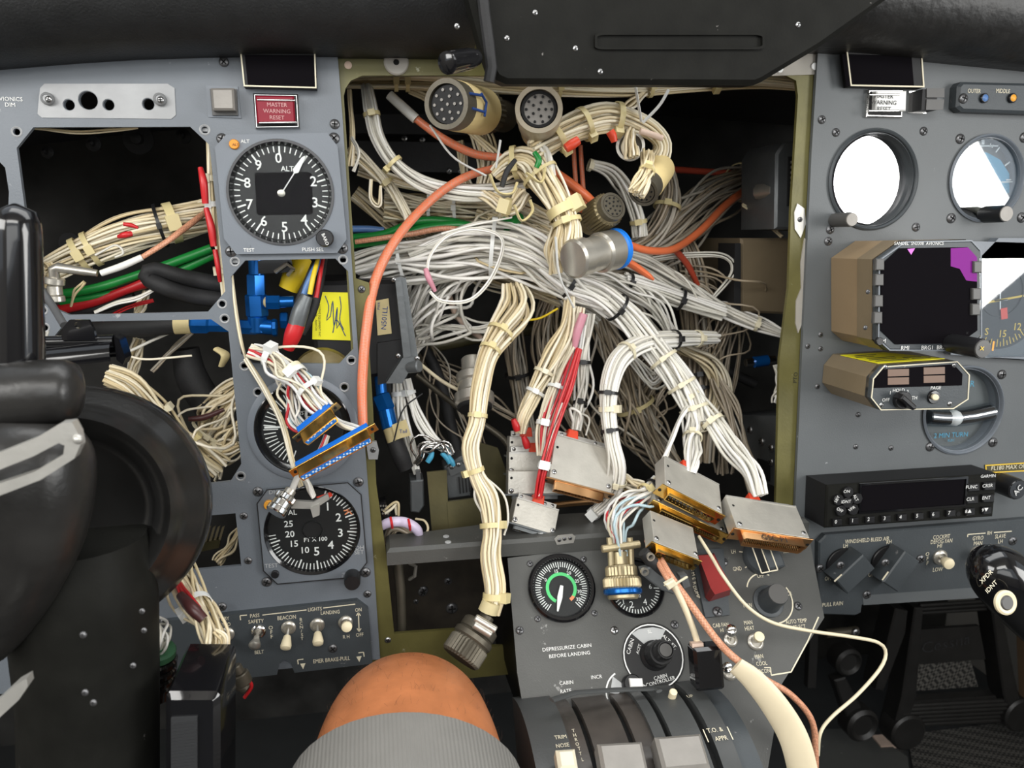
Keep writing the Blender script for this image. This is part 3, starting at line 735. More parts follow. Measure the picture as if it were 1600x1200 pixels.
build(mb, 'dial_marks', MATS['white_print'], t, 0)
strokes(PAN, [(413, 668, 478, 666, 3.2)], 'white_print', t, w=.0018, name='needle')
mb = MB(PAN.at(474, 669, .003)); s = PAN.sc(474, 669); mb.lathe([(71*s, 0), (71*s, .0004), (.0001, .0004)], 48); build(mb, 'cover_glass', MATS['cover_glass'], t)
# ---- radio altimeter
t = thing('radio_altimeter', 'round black radio altimeter marked FT X 100 with a knob', 'gauge', PAN.wp(489, 905))
BZ = [(418, 762), (544, 751), (565, 770), (574, 876), (556, 899), (434, 910), (412, 889), (402, 784)]
c = PAN.pt(489, 827)[:2]; s = PAN.sc(489, 827)
mb = MB(PAN); mb.plate(PAN.pts(BZ), 0, .0035, [circ(c, 70*s, 56)]); build(mb, 'bezel', MATS['panel_left'], t, 25)
frameline(PAN, BZ, 1.6, .0035, .0037, 'black_matte', t, 'bezel_groove')
disc(PAN, 489, 827, [(71, 6), (72, 8), (71, 9), (67, 6), (66, 0)], 'black_gloss', t, 'bezel_ring', 64); disc(PAN, 489, 827, [(70, -1), (70, 1), (0, 1)], 'dial', t, 'dial_face', 64)
mb = MB(); ticks(mb, PAN, 489, 827, [(a, 56 if i % 5 else 52, 66, 1.5 if i % 5 else 2.2) for i, a in enumerate(np.arange(20, 268, 5.2))], .0006)
for q in (('1', 512, 792, 13), ('2', 529, 809, 13), ('3', 532, 833, 13), ('4', 517, 852, 13), ('5', 495, 862, 13.5), ('10', 476, 860, 10), ('15', 459, 850, 10), ('20', 453, 835, 10), ('25', 451, 819, 10), ('FT X 100', 493, 843, 6.5), ('AL', 457, 801, 8)):
    text_mb(mb, PAN, *q, w=.0006, bold=.012)
build(mb, 'dial_marks', MATS['white_print'], t, 0)
plate(PAN, [(494, 776), (517, 768), (520, 774), (505, 782)], .0006, .0010, 'flag_red', t, 'warning_flag')
strokes(PAN, [(537, 798, 547, 797, 2), (547, 797, 539, 804, 2), (543, 795, 550, 804, 2)], 'ring_orange', t, w=.0009, name='height_bug')
mb = MB(PAN.at(488, 828, .0012)); mb.lathe([(15*s, 0), (15*s, .0003), (13.8*s, .0003), (13.8*s, 0)], 28, closed=True); build(mb, 'needle_hub', MATS['black_gloss'], t)
mb = MB(PAN.at(489, 827, .0036)); mb.lathe([(69*s, 0), (69*s, .0004), (.0001, .0004)], 48); build(mb, 'cover_glass', MATS['cover_glass'], t)
disc(PAN, 421, 785, [(7, 6), (7, 14), (6, 15), (0, 15)], 'amber', t, 'height_lamp', 18)
disc(PAN, 551, 897, [(12, 6), (12, 30), (11, 33), (0, 33)], 'knob_black', t, 'set_knob', 26); disc(PAN, 431, 893, [(6, 6), (6, 12), (5, 13), (0, 13)], 'knob_black', t, 'test_button', 18)
texts(PAN, [('DH', 427, 769, 6.5), ('DH', 562, 856, 6.5), ('SET', 561, 863, 6.5), ('TEST', 424, 884, 6.5)], 'grey_print', t, w=.0037)
for x, y in ((417, 909), (571, 894)): screw(PAN, x, y, 8, t)
# ---- switch sub-panel below
SP = [(200, 972), (558, 934), (575, 947), (582, 1032), (461, 1046), (455, 1030), (445, 1025), (437, 1032), (434, 1049), (368, 1056), (200, 1071)]
t = thing('switch_panel', 'dark grey lights switch sub-panel marked LIGHTS and EMER BRAKE-PULL', 'panel', PAN.wp(500, 1040))
plate(PAN, SP, 0, .0045, 'panel_dark', t, 'plate')
def toggle(fr, x, y, tx, ty, tip, parent, w=.0045, out=.013, br=11, kind='bat'):
    s = fr.sc(x, y); f = fr.at(x, y, w); mb = MB(f); mb.lathe([(br*s, 0), (br*s, 2.5*s), ((br-2)*s, 4.5*s), ((br-4)*s, 5*s), ((br-5)*s, 2*s), (.0001, 2*s)], 20)
    o = build(mb, 'toggle_switch', MATS['steel_conn' if kind != 'ball' else 'chrome'], parent)
    a = Vector(fr.pt(x, y, w)); b = Vector(fr.pt(tx, ty, w+out)); d = (b-a); L = d.length; q = d.to_track_quat('Z', 'Y'); mb = MB(fr)
    mb.turned([(2.2*s, 0), (3.2*s, L*.55)], a, q, 12); build(mb, 'lever', MATS['steel_conn'], o)
    mb = MB(fr)
    if kind == 'ball': mb.turned([(4*s, L*.35), (6*s, L*.6), (9*s, L*.8), (9*s, L*.9), (6*s, L*1.0), (.0001, L*1.03)], a, q, 18)
    else: mb.turned([(4.5*s, L*.40), (5.5*s, L*.45), (8.2*s, L*.85), (7.5*s, L*.97), (4.5*s, L*1.02), (.0001, L*1.03)], a, q, 18)
    build(mb, 'lever_tip', MATS[tip], o); return o
toggle(PAN, 355, 990, 352, 1016, 'brass_conn', t, kind='bat'); toggle(PAN, 404, 986, 397, 1012, 'steel_conn', t, kind='ball')
toggle(PAN, 451, 980, 446, 1014, 'knob_cream', t); toggle(PAN, 496, 976, 497, 1007, 'knob_cream', t); toggle(PAN, 540, 972, 542, 980, 'knob_cream', t, out=.02)
texts(PAN, [('STDBY', 348, 967, 6, dict(sx=.75)), ('GYRO', 351, 976, 6, dict(sx=.75)), ('PASS', 398, 962, 6, dict(sx=.8)), ('SAFETY', 400, 971, 6, dict(sx=.8)), ('O', 423, 981, 6), ('F', 424, 988, 6), ('F', 424.5, 995, 6),
            ('BEACON', 448, 965, 6.5, dict(sx=.75)), ('B', 470, 968, 5), ('C', 470.5, 974, 5), ('N', 471, 980, 5), ('/', 471, 986, 5), ('S', 472, 992, 5), ('T', 472, 998, 5), ('LIGHTS', 492, 952, 6, dict(sx=.75)), ('LANDING', 516, 957, 6, dict(sx=.75)),
            ('ON', 560, 953, 6, dict(sx=.75)), ('OFF', 562, 992, 6, dict(sx=.75)), ('R H', 541, 995, 6, dict(sx=.75)), ('BELT', 405, 1019, 6, dict(sx=.75)), ('EMER BRAKE-PULL', 518, 1031, 6.5, dict(sx=.72))], 'cream_print', t, w=.0047)
strokes(PAN, [(376, 969, 375, 962, 1.5), (375, 962, 386, 961, 1.5), (410, 961, 479, 953, 1.5), (505, 950, 555, 944, 1.5), (560, 958, 561, 986, 1.5), (466, 1038, 465, 1031, 1.5), (465, 1031, 474, 1030, 1.5), (560, 1020, 568, 1019, 1.5), (568, 1019, 569, 1026, 1.5),
              (557, 962, 560, 957, 1.5), (563, 962, 560, 957, 1.5), (558, 982, 561, 987, 1.5), (564, 982, 561, 987, 1.5)], 'cream_print', t, w=.0047)
mb = MB(PAN)
for x, y in ((474, 1036), (561, 1025)):
    mb.plate(PAN.pts([(x-4, y-4), (x+4, y-5), (x+.5, y+4)]), .0045, .0048)
build(mb, 'arrow_marks', MATS['cream_print'], t)
for x, y in ((257, 972), (347, 948), (520, 1013)): screw(PAN, x, y, 7, t, w=.0045)
# ================================================================ instruments on the right panel
annunciator([(1311, 81), (1428, 84), (1432, 140), (1318, 138)], 'blank black annunciator display above the pale warning button')
warning([(1353, 141), (1408, 141), (1406, 185), (1350, 184)], [(1358, 145), (1405, 145), (1404, 176), (1357, 176)], 'white_print', 'ink_black', 'pale MASTER WARNING RESET button with glare painted into its white lens')  # the lens is coloured white to stand in for glare
t = thing('push_button', 'grey split-face push button beside the pale warning button', 'button', PAN.wp(1435, 180))
plate(PAN, [(1418, 143), (1446, 143), (1444, 178), (1416, 177)], 0, .002, 'chrome', t, 'bezel')
plate(PAN, [(1424, 144), (1446, 144), (1446, 176), (1422, 176)], .002, .012, 'black_matte', t, 'body')
plate(PAN, [(1429, 143), (1456, 143), (1456, 157), (1429, 157)], .012, .0128, 'button_grey', t, 'cap'); plate(PAN, [(1429, 160), (1456, 160), (1454, 176), (1428, 176)], .012, .0128, 'button_grey', t, 'cap')
# ---- marker beacon strip
t = thing('marker_light_strip', 'dark marker beacon strip with blue OUTER and amber MIDDLE lamps', 'light strip', PAN.wp(1540, 176))
mb = MB(PAN); o = PAN.pts([(1484, 138), (1490, 131), (1760, 137), (1760, 186), (1490, 177), (1482, 170)]); mb.plate(o, 0, .009, bev=.002); build(mb, 'housing', MATS['panel_dark'], t, 25)
for x, y, m in ((1522, 157, 'blue_wire'), (1565, 157, 'amber'), (1610, 158, 'white_print')):
    disc(PAN, x, y, [(7, 15), (7, 21), (6, 22), (5, 22)], 'black_gloss', t, 'lamp_ring', 20); disc(PAN, x, y, [(5.5, 18), (5, 22), (3, 23.5), (0, 24)], m, t, 'lamp', 18)
texts(PAN, [('OUTER', 1522, 142.5, 6, dict(sx=.8)), ('MIDDLE', 1567, 142.5, 6, dict(sx=.8)), ('INNER', 1612, 143, 6, dict(sx=.8))], 'cream_print', t, w=.0092)
screw(PAN, 1505, 154, 7.5, t, w=.009)
# ---- round display with a bright reflection of the side window
def bezel_tube(x, y, r, depth_px, m1, t, fl=3):
    disc(PAN, x, y, [(r*.93, -depth_px), (r*.93, 0), (r, 0), (r+1.5, fl), (r-1, fl+2), (r*.955, fl), (r*.90, -depth_px)], m1, t, 'bezel_ring', 64)
t = thing('attitude_display', 'round attitude display whose glass reflects bright white daylight', 'gauge', PAN.wp(1364, 355))
bezel_tube(1364, 281, 73, 22, 'panel_dark', t)
disc(PAN, 1364, 281, [(67, -24), (67, -22), (0, -22)], 'dial', t, 'screen', 64)
mb = MB(PAN.at(1364, 281, -.0085)); s = PAN.sc(1364, 281); mb.lathe([(66*s, 0), (66*s, .0006), (.0001, .0006)], 48); build(mb, 'cover_glass', MATS['crt_glass'], t)
def end_knob(fr, x, y, ex, ey, r, m, t, name, out=.022, capm='lever_grey'):
    b = Vector(fr.pt(ex, ey, out)); a = Vector((b.x, b.y, 0)); s = fr.sc(x, y); q = (b-a).to_track_quat('Z', 'Y'); L = (b-a).length
    mb = MB(fr); mb.turned([(r*.9*s, 0), (r*s, L*.1), (r*s, L*.94), (r*.92*s, L)], a, q, 26, .05, (1, 2)); o = build(mb, name, MATS[m], t)
    mb = MB(fr); mb.turned([(r*.9*s, L*.99), (r*.85*s, L*1.03), (.0001, L*1.035)], a, q, 22); build(mb, 'knob_cap', MATS[capm], o); return o
end_knob(PAN, 1308, 342, 1331, 343, 10.5, 'button_grey', t, 'adjust_knob')
# ---- standby attitude indicator
t = thing('attitude_indicator', 'round standby attitude indicator with a sky-blue dial', 'gauge', PAN.wp(1541, 345))
bezel_tube(1541, 279, 62, 20, 'bezel_blue', t); disc(PAN, 1541, 279, [(57, -22), (57, -19), (0, -19)], 'button_grey', t, 'dial_face', 56)
f = PY(.0075)
plate(f, [(1497, 262), (1510, 245), (1540, 238), (1562, 250), (1576, 272), (1576, 302), (1552, 304), (1497, 286)], 0, .0008, 'sky_blue', t, 'sky_drum'); plate(f, [(1490, 290), (1552, 305), (1580, 302), (1570, 326), (1535, 338), (1500, 322)], 0, .0008, 'dark_conn', t, 'ground_drum')
strokes(f, [(1508, 228, 1560, 228, 2), (1536, 216, 1536, 226, 5), (1508, 229, 1512, 237, 2), (1562, 230, 1556, 238, 2), (1525, 224, 1526, 230, 1.5), (1548, 224, 1547, 230, 1.5), (1517, 226, 1519, 231, 1.5), (1552, 226, 1550, 231, 1.5), (1570, 259, 1578, 253, 2.2), (1572, 281, 1580, 281, 2.2),
            (1518, 248, 1523, 236, 1.6), (1523, 236, 1528, 248, 1.6), (1518, 248, 1528, 248, 1.6), (1505, 287, 1526, 287, 2), (1552, 285, 1582, 284, 2), (1526, 287, 1534, 294, 2), (1534, 294, 1552, 286, 2)], 'white_print', t, w=.0012)
mb = MB(PAN.at(1541, 279, -.0025)); s = PAN.sc(1541, 279); mb.lathe([(57*s, 0), (57*s, .0006), (.0001, .0006)], 48); build(mb, 'cover_glass', MATS['mirror_glass'], t)
end_knob(PAN, 1530, 331, 1572, 334, 12, 'knob_black', t, 'cage_knob', .022)
for x, y in ((1500, 217), (1486, 341), (1596, 340), (1600, 215)): screw(PAN, x, y, 7.5, t)
# ---- boxed radio magnetic display pulled forward of the panel
def pulled_box(name, lab, cat, back, front, wb, wf, m, split=None):
    """an avionics box: octagonal back outline at the panel and front outline nearer the seats"""
    t = thing(name, lab, cat, PY(-wf).wp(*front[0], 0)); mb = MB()
    A = [PY(-wb).wp(x, y) for x, y in back]; B = [PY(-wf).wp(x, y) for x, y in front]; n = len(A)
    mb.add([tuple(p) for p in A+B], [(i, (i+1) % n, n+(i+1) % n, n+i) for i in range(n)]+[tuple(range(n, 2*n)), tuple(range(n-1, -1, -1))])
    build(mb, 'case', MATS[m], t, 25); return t
wf = .050; SF = PY(-wf)
fo = [(1405, 377), (1508, 375), (1523, 391), (1524, 525), (1496, 547), (1381, 546), (1363, 530), (1364, 406)]
bk = [(1312, 380), (1450, 380), (1475, 392), (1470, 510), (1440, 530), (1300, 528), (1283, 508), (1290, 396)]
def back_of(L, wf, wb, k=1.0, dx=0, dy=0):
    """straight box: same outline carried back to the panel"""
    f = PY(-wf); return [tuple(proj(f.wp(x, y)+Vector((dx, wf-wb, dy)))) for x, y in L]
bk = back_of(fo, wf, .0005)
t = pulled_box('navigation_display', 'square dark purple navigation display box standing proud of the panel', 'display', bk, fo, .0005, wf, 'bag_tan')
mb = MB(); A = back_of(fo, wf, wf-.017)
AA = [PY(-(wf-.017)).wp(x, y) for x, y in A]; BB = [PY(-(wf-.0002)).wp(x, y) for x, y in fo]; cA = sum(AA, Vector())/8; cB = sum(BB, Vector())/8
AA = [cA+(p-cA)*1.012 for p in AA]; BB = [cB+(p-cB)*1.012 for p in BB]
mb.add([tuple(p) for p in AA+BB], [(i, (i+1) % 8, 8+(i+1) % 8, 8+i) for i in range(8)]); build(mb, 'case_sleeve', MATS['box_tan'], t, 25)
o = SF.pts(fo); sc_ = SF.sc(1440, 450)
mb = MB(SF); mb.plate(o, -.004, .006, bev=.0015); build(mb, 'front_bezel', MATS['panel_dark'], t, 25)
FB = PY(-wf-.006); foB = [tuple(proj(SF.wp(x, y)+Vector((0, -.006, 0)))) for x, y in fo]
frameline(FB, [tuple(p) for p in foB], 2.0, 0, .0004, 'bezel_blue', t, 'bezel_edge')
scr = [(1408, 388), (1516, 388), (1521, 396), (1521, 516), (1488, 539), (1400, 539), (1380, 520), (1381, 418)]
plate(FB, [(1404, 388), (1510, 386), (1525, 402), (1526, 516), (1498, 536), (1398, 538), (1375, 516), (1376, 414)], .0002, .0008, 'screen_black', t, 'screen')
mat('magenta_reflection', (.20, .015, .22), .3, spec=.05); mat('magenta_mark', (.50, .05, .50), .3)
plate(FB, [(1484, 388), (1511, 386.5), (1525, 402), (1525, 440), (1508, 438), (1498, 420), (1484, 416)], .0008, .0010, 'magenta_reflection', t, 'painted_reflection'); plate(FB, [(1416, 389), (1428, 388), (1422, 398)], .0008, .0011, 'magenta_mark', t, 'heading_mark')  # magenta reflection painted as a flat patch on the screen corner
for x, y0 in ((1369, 404), (1368, 428), (1367, 461), (1366, 487)):
    plate(FB, [(x-4, y0), (x+9, y0), (x+9, y0+18), (x-5, y0+18)], 0, .003, 'button_grey', t, 'side_key', bev=.0006); texts(FB, [('ooo', x+8, y0+9, 4.5, dict(rot=90))], 'white_print', t, w=.0009)
for x, y0 in ((1524, 408), (1522, 450), (1521, 474)): plate(FB, [(x-7, y0), (x+6, y0), (x+6, y0+18), (x-7, y0+18)], 0, .003, 'button_grey', t, 'side_key', bev=.0006)
texts(FB, [('RMI', 1414, 544, 6), ('BRG1', 1449, 543.5, 6), ('BRG2', 1473, 543, 6), ('SANDEL  SN3308  AVIONICS', 1436, 380.5, 4.6), ('M', 1381, 533, 6)], 'white_print', t, w=.0005)
disc(FB, 1372, 533, [(6, 0), (6, 4), (5, 5), (0, 5)], 'knob_black', t, 'mode_button', 18); plate(FB, [(1494, 531), (1504, 525), (1506, 530), (1496, 537)], 0, .0006, 'slot', t, 'port')
for x, y in ((1335, 412), (1330, 490)): pass
for x, y in ((1356, 456), (1352, 512), (1510, 520)): screw(FB, x, y, 3.5, t)
end_knob(FB, 1470, 549, 1535, 545, 14, 'knob_black', t, 'heading_knob', .030, 'button_grey')
texts(PY(-wf-.006-.0312), [('+', 1535, 545, 11, dict(rot=40))], 'yellow_print', t, w=.0004)
# ---- horizontal situation indicator at the edge, sunlit
t = thing('horizontal_situation_indicator', 'compass indicator with yellow bearing numerals at the picture edge', 'gauge', PAN.wp(1590, 548))
HB = [(1500, 378), (1760, 384), (1760, 560), (1495, 552)]
c = PAN.pt(1566, 462)[:2]; s = PAN.sc(1566, 462)
mb = MB(PAN); mb.plate(PAN.pts([(1478, 376), (1760, 384), (1760, 570), (1474, 552)]), 0, .008, [[(c[0]+x*s, c[1]+y*s) for x, y in cham(-58, -88, 140, 82, 28)]]); build(mb, 'bezel', MATS['bezel_blue'], t, 25)
plate(PAN, [(1490, 382), (1755, 384), (1755, 556), (1488, 550)], -.004, -.0005, 'button_grey', t, 'dial_back')
disc(PAN, 1566, 470, [(70, -1), (70, 2), (0, 2)], 'dial', t, 'compass_card', 60)
mb = MB(); ticks(mb, PAN, 1566, 470, [(a, 60 if (a//5) % 2 else 56, 67, 1.4) for a in range(0, 360, 5)], .0012); dial_text(mb, PAN, 1566, 470, [('S', 204, 49, 10), ('15', 172, 49, 10), ('12', 142, 49, 10), ('21', 236, 49, 10), ('E', 112, 49, 10)], .0012)
build(mb, 'card_marks', MATS['yellow_print'], t, 0)
disc(PAN, 1563, 456, [(36, 2), (36, 4), (34.5, 4), (34.5, 2)], 'dial', t, 'inner_ring', 48)
strokes(PAN, [(1563, 446, 1563, 484, 2), (1554, 470, 1575, 468, 2)], 'white_print', t, w=.002, name='aircraft_mark'); plate(PAN, [(1560, 482), (1570, 480), (1571, 497), (1561, 499)], .002, .0024, 'flag_red', t, 'warning_flag')
strokes(PAN, [(1530, 475, 1600, 462, 3)], 'yellow_print', t, w=.002, name='course_bar')
strokes(PAN, [(1553, 533, 1551, 548, 3)], 'amber', t, w=.0086, name='heading_bug')
mb = MB(PAN); mb.plate([(c[0]+x*s, c[1]+y*s) for x, y in cham(-58, -88, 140, 82, 28)], .0062, .0068); build(mb, 'cover_glass', MATS['hsi_glass'], t)
# ---- tone selector box with yellow label
wf2 = .056; S2 = PY(-wf2)
fo2 = [(1372, 567), (1484, 560), (1506, 578), (1508, 617), (1488, 636), (1368, 640), (1354, 622), (1356, 586)]
fo2 = [(1374, 571), (1489, 563), (1508, 584), (1506, 622), (1483, 637), (1370, 639), (1355, 620), (1358, 590)]
t = pulled_box('display_control_box', 'tan boxed selector unit with a yellow label, below the purple display', 'radio', back_of(fo2, wf2, .0005), fo2, .0005, wf2, 'box_tan')
mb = MB(S2); mb.plate(S2.pts(fo2), -.003, .004, bev=.001); build(mb, 'front_bezel', MATS['panel_dark'], t, 25); F2 = PY(-wf2-.004)
q2 = [tuple(proj(S2.wp(x, y)+Vector((0, -.004, 0)))) for x, y in fo2]; frameline(F2, q2, 1.4, 0, .0006, 'cream_print', t, 'bezel_edge')
plate(F2, [(1379, 577), (1489, 569), (1503, 584), (1502, 602), (1364, 606), (1365, 592)], .0002, .0006, 'screen_black', t, 'lamp_window')
mat('dim_lamp', (.16, .095, .065), .4)
for x, y in ((1403, 582), (1403, 595), (1459, 579), (1459, 592)): plate(F2, [(x-17, y-5), (x+16, y-6), (x+16, y+5), (x-17, y+6)], .0006, .0009, 'dim_lamp', t, 'lamp')
texts(F2, [('HOLD', 1404, 610, 5), ('1', 1391, 614, 5), ('2', 1418, 612, 5), ('OFF', 1384, 625, 5), ('BOTH', 1424, 622, 5), ('PAGE', 1462, 606, 5), ('d', 1367, 594, 7)], 'white_print', t, w=.0004)
s = F2.sc(1405, 624); mb = MB(F2.at(1407, 624, 0)); mb.lathe([(13*s, 0), (13*s, 7*s), (12*s, 8*s), (.0001, 8*s)], 24); a = build(mb, 'selector_knob', MATS['knob_black'], t)
mb = MB(F2.at(1407, 624, .003, -38)); mb.plate([(-12*s, -4*s), (16*s, -4*s), (19*s, 0), (16*s, 4*s), (-12*s, 4*s)], 0, .008, bev=.001); build(mb, 'pointer', MATS['knob_black'], a)
disc(F2, 1458, 620, [(10, 0), (10, 2), (9, 3), (0, 3)], 'black_gloss', t, 'button_well', 22); mb = MB(F2); mb.cyl(F2.pt(1459, 620, .001), F2.pt(1462, 621, .008), .0022, bev=.0005); build(mb, 'page_button', MATS['knob_cream'], t)
for x, y in ((1383, 574), (1490, 571), (1377, 633), (1484, 631)): screw(F2, x, y, 4, t, True)
top = [S2.wp(1374, 571), S2.wp(1489, 563)]; a, b = top; dv = Vector((0, 1, 0)); u = (b-a)
lb = [a+u*.05+dv*.006, a+u*.97+dv*.006, a+u*.62+dv*.046, a-u*.20*0+dv*.046]
mb = MB(); off = Vector((0, 0, .0006)); mb.add([tuple(p+off) for p in lb]+[tuple(p+Vector((0, 0, .0002))) for p in lb], [(0, 1, 2, 3), (7, 6, 5, 4), (0, 4, 5, 1), (1, 5, 6, 2), (2, 6, 7, 3), (3, 7, 4, 0)])
lab = build(mb, 'yellow_label', MATS['yellow_tag'], t, 20)
fl = Frame(a+off*1.2, u, dv); L = u.length; mb = MB(fl)
for k, (x0, x1, y) in enumerate(((.1, .55, .012), (.08, .45, .018), (.12, .5, .024), (.05, .3, .031), (.1, .4, .037), (.6, .85, .012), (.55, .8, .018))): mb.box(((x0+x1)/2*L, y, .0001), ((x1-x0)*L, .0012, .0002))
build(mb, 'label_print', MATS['ink_black'], lab)
# ---- turn indicator
t = thing('turn_indicator', 'round turn and slip indicator marked 2 MIN TURN', 'gauge', PAN.wp(1504, 708))
bezel_tube(1504, 641, 64, 18, 'bezel_blue', t); disc(PAN, 1504, 641, [(59, -20), (59, -17), (0, -17)], 'panel_right', t, 'dial_face', 56)
f = PY(.007)
mb = MB(f); mb.tube([f.pt(x, y, .003) for x, y in ((1449, 651), (1470, 653), (1490, 653), (1515, 650), (1548, 643))], .0075, 14); build(mb, 'slip_tube', MATS['mirror_glass'], t)
mb = MB(f); mb.tube([f.pt(x, y, .002) for x, y in ((1449, 651), (1470, 653), (1490, 653), (1515, 650), (1548, 643))], .0058, 12); build(mb, 'slip_fluid', MATS['black_gloss'], t)
mb = MB(f); mb.ball(f.pt(1490, 653, .003), .0068); build(mb, 'slip_ball', MATS['white_print'], t)
texts(f, [('2 MIN TURN', 1486, 680, 7), ('ELEC', 1486, 688, 3.5), ('R', 1519, 600, 9)], 'sky_blue', t, w=.0006)
mb = MB(PAN.at(1504, 641, -.002)); s = PAN.sc(1504, 641); mb.lathe([(59*s, 0), (59*s, .0006), (.0001, .0006)], 48); build(mb, 'cover_glass', MATS['cover_glass'], t)
for x, y in ((1565, 585), (1453, 698), (1551, 691)): screw(PAN, x, y, 7, t)
# ---- transponder
wf3 = .024; S3 = PY(-wf3)
fo3 = [(1290, 756), (1556, 737), (1550, 807), (1288, 824)]
fo3 = [(1290, 757), (1556, 739), (1549, 806), (1287, 824)]
t = pulled_box('transponder', 'black transponder radio with a blank display and number keys', 'radio', back_of(fo3, wf3, .0005, dx=-.002), fo3, .0005, wf3, 'black_matte')
mb = MB(S3); mb.plate(S3.pts(fo3), -.001, .002, bev=.0012); build(mb, 'front_bezel', MATS['black_paint'], t, 25); F3 = PY(-wf3-.002)
plate(F3, [(1346, 758), (1507, 748), (1504, 787), (1344, 799)], .0002, .0006, 'screen_black', t, 'screen'); frameline(F3, [(1342, 755), (1511, 744), (1507, 790), (1340, 802)], 3, .0002, .0016, 'black_gloss', t, 'screen_frame')
mb = MB(); ky = [(1306, 815.5), (1332, 813.5), (1357, 811.5), (1382, 810), (1407, 808), (1433, 806), (1458, 803.5), (1483, 801.5)]
def key(x, y, w_, h_, label, h=5.5):
    k = plate(F3, [(x-w_, y-h_), (x+w_, y-h_-1), (x+w_, y+h_-1), (x-w_, y+h_)], 0, .0028, 'knob_black', t, 'key', bev=.0007); texts(F3, [(label, x, y, h)], 'white_print', k, w=.003)
for i, (x, y) in enumerate(ky): key(x, y, 7, 5, str(i))
key(1513, 799, 7, 5.5, '8▲', 5); key(1539, 797, 7, 5.5, '9▼', 5)
for x, y, l in ((1518, 761, 'FUNC'), (1543, 759, 'CRSR'), (1516, 780, 'CLR'), (1541, 778, 'ENT')): key(x, y, 9, 6, l, 5)
for x, y, l, r in ((1323, 768, 'ON', 0), (1337, 778, 'ALT', -60), (1331, 795, 'VFR', 30), (1312, 797, 'OFF', -30), (1308, 780, 'SBY', 65), (1322, 784, 'IDNT', 0)):
    k = disc(F3, x, y, [(8.5, 0), (8.5, 4), (7.5, 5), (0, 5)], 'knob_black', t, 'key', 8); texts(F3, [(l, x, y, 4.6, dict(rot=r))], 'white_print', k, w=.0027)
disc(F3, 1497, 803, [(3.5, 0), (3.5, .6), (0, .6)], 'slot', t, 'light_sensor', 14); texts(F3, [('GARMIN', 1544, 744, 4.5)], 'white_print', t, w=.0004)
# placard and small knob at the right edge
t = thing('placard', 'dark placard with a gold border about maximum operating speed', 'placard', PAN.wp(1580, 740)); PL = [(1538, 726), (1760, 712), (1760, 728), (1539, 739)]
plate(PAN, PL, 0, .0008, 'olive_dark', t, 'plate'); frameline(PAN, PL, 1.6, .0008, .0011, 'yellow_print', t, 'border'); texts(PAN, [('FL180 MAX OPER', 1580, 730, 6)], 'cream_print', t, w=.001)
t = thing('selector_knob', 'black knob with a blue end mark beside the transponder', 'knob', PAN.wp(1580, 775)); end_knob(PAN, 1566, 759, 1590, 765, 15, 'knob_black', t, 'barrel', .02, 'black_gloss')
texts(PY(-.0209), [('AC', 1591, 766, 8, dict(rot=50))], 'white_print', t, w=.0005)
# ---- bleed-air sub-panel
BP = [(1281, 836), (1295, 828), (1590, 806), (1700, 798), (1700, 925), (1330, 945), (1334, 954), (1280, 957), (1268, 940)]
BPF = [(1273, 843), (1284, 832), (1588, 808), (1760, 796), (1760, 915), (1341, 941), (1339, 953), (1330, 957), (1276, 955), (1272, 948)]
t = thing('bleed_air_panel', 'dark grey sub-panel marked WINDSHIELD BLEED AIR with two square knobs', 'panel', PAN.wp(1430, 940))
plate(PAN, BPF, 0, .006, 'panel_dark', t, 'plate', bev=.0012); BF = PY(-.006)
plate(PAN, [(1340, 925), (1760, 896), (1760, 914), (1342, 940)], .006, .0064, 'panel_right', t, 'lower_strip'); t.children[-1].data.materials[0] = MATS['panel_dark']
texts(BF, [('WINDSHIELD BLEED AIR', 1355, 844, 6, dict(sx=.75)), ('LH', 1321, 853, 6, dict(sx=.75)), ('RH', 1389, 847, 6, dict(sx=.75)), ('OFF', 1294, 904, 6, dict(sx=.75)), ('OFF', 1362, 898, 6, dict(sx=.75)), ('COCKPIT', 1471, 839, 6, dict(sx=.75)), ('DEFOG FAN', 1471, 846, 6, dict(sx=.75)), ('HI', 1468, 853, 6),
           ('O', 1449, 866, 5.5), ('F', 1449, 873, 5.5), ('F', 1449, 880, 5.5), ('LOW', 1465, 890, 6, dict(sx=.8)), ('GYRO', 1528, 841, 6, dict(sx=.75)), ('MAN', 1528, 849, 6, dict(sx=.75)), ('SLAVE', 1563, 838, 6, dict(sx=.75)), ('LH', 1563, 846, 6, dict(sx=.75)), ('RH', 1546, 833, 5.5, dict(sx=.75)), ('PULL RAIN', 1301, 944, 6, dict(sx=.8))], 'cream_print', t, w=.0003)
strokes(BF, [(1512, 839, 1512, 835, 1.4), (1512, 835, 1540, 833, 1.4), (1553, 832, 1581, 830, 1.4)], 'cream_print', t)
for x, y, r in ((1323, 888, -48), (1393, 884, -35)):
    s = BF.sc(x, y); mb = MB(BF.at(x-8, y-6, 0)); mb.lathe([(25*s, 0), (25*s, 3*s), (24*s, 4*s), (.0001, 4*s)], 28); k = build(mb, 'rotary_knob', MATS['knob_black'], t)
    a = Vector(BF.pt(x-6, y-4, .0015)); mb = MB(BF.at(x-6, y-4, .0015, r)); mb.plate([(-15*s, -26*s), (15*s, -26*s), (15*s, 26*s), (-15*s, 26*s)], 0, .017, bev=.001); build(mb, 'grip', MATS['panel_dark'], k)
    mb = MB(BF.at(x-6, y-4, .0186, r)); mb.box((9*s, -16*s, 0), (2.0*s, 14*s, .0004)); build(mb, 'index_line', MATS['cream_print'], k)
    screw(BF, x-10, y-5, 6, k, w=.0188)
toggle(BF, 1468, 870, 1484, 882, 'knob_cream', t, w=0, out=.014); toggle(BF, 1526, 864, 1540, 873, 'knob_cream', t, w=0, out=.014)
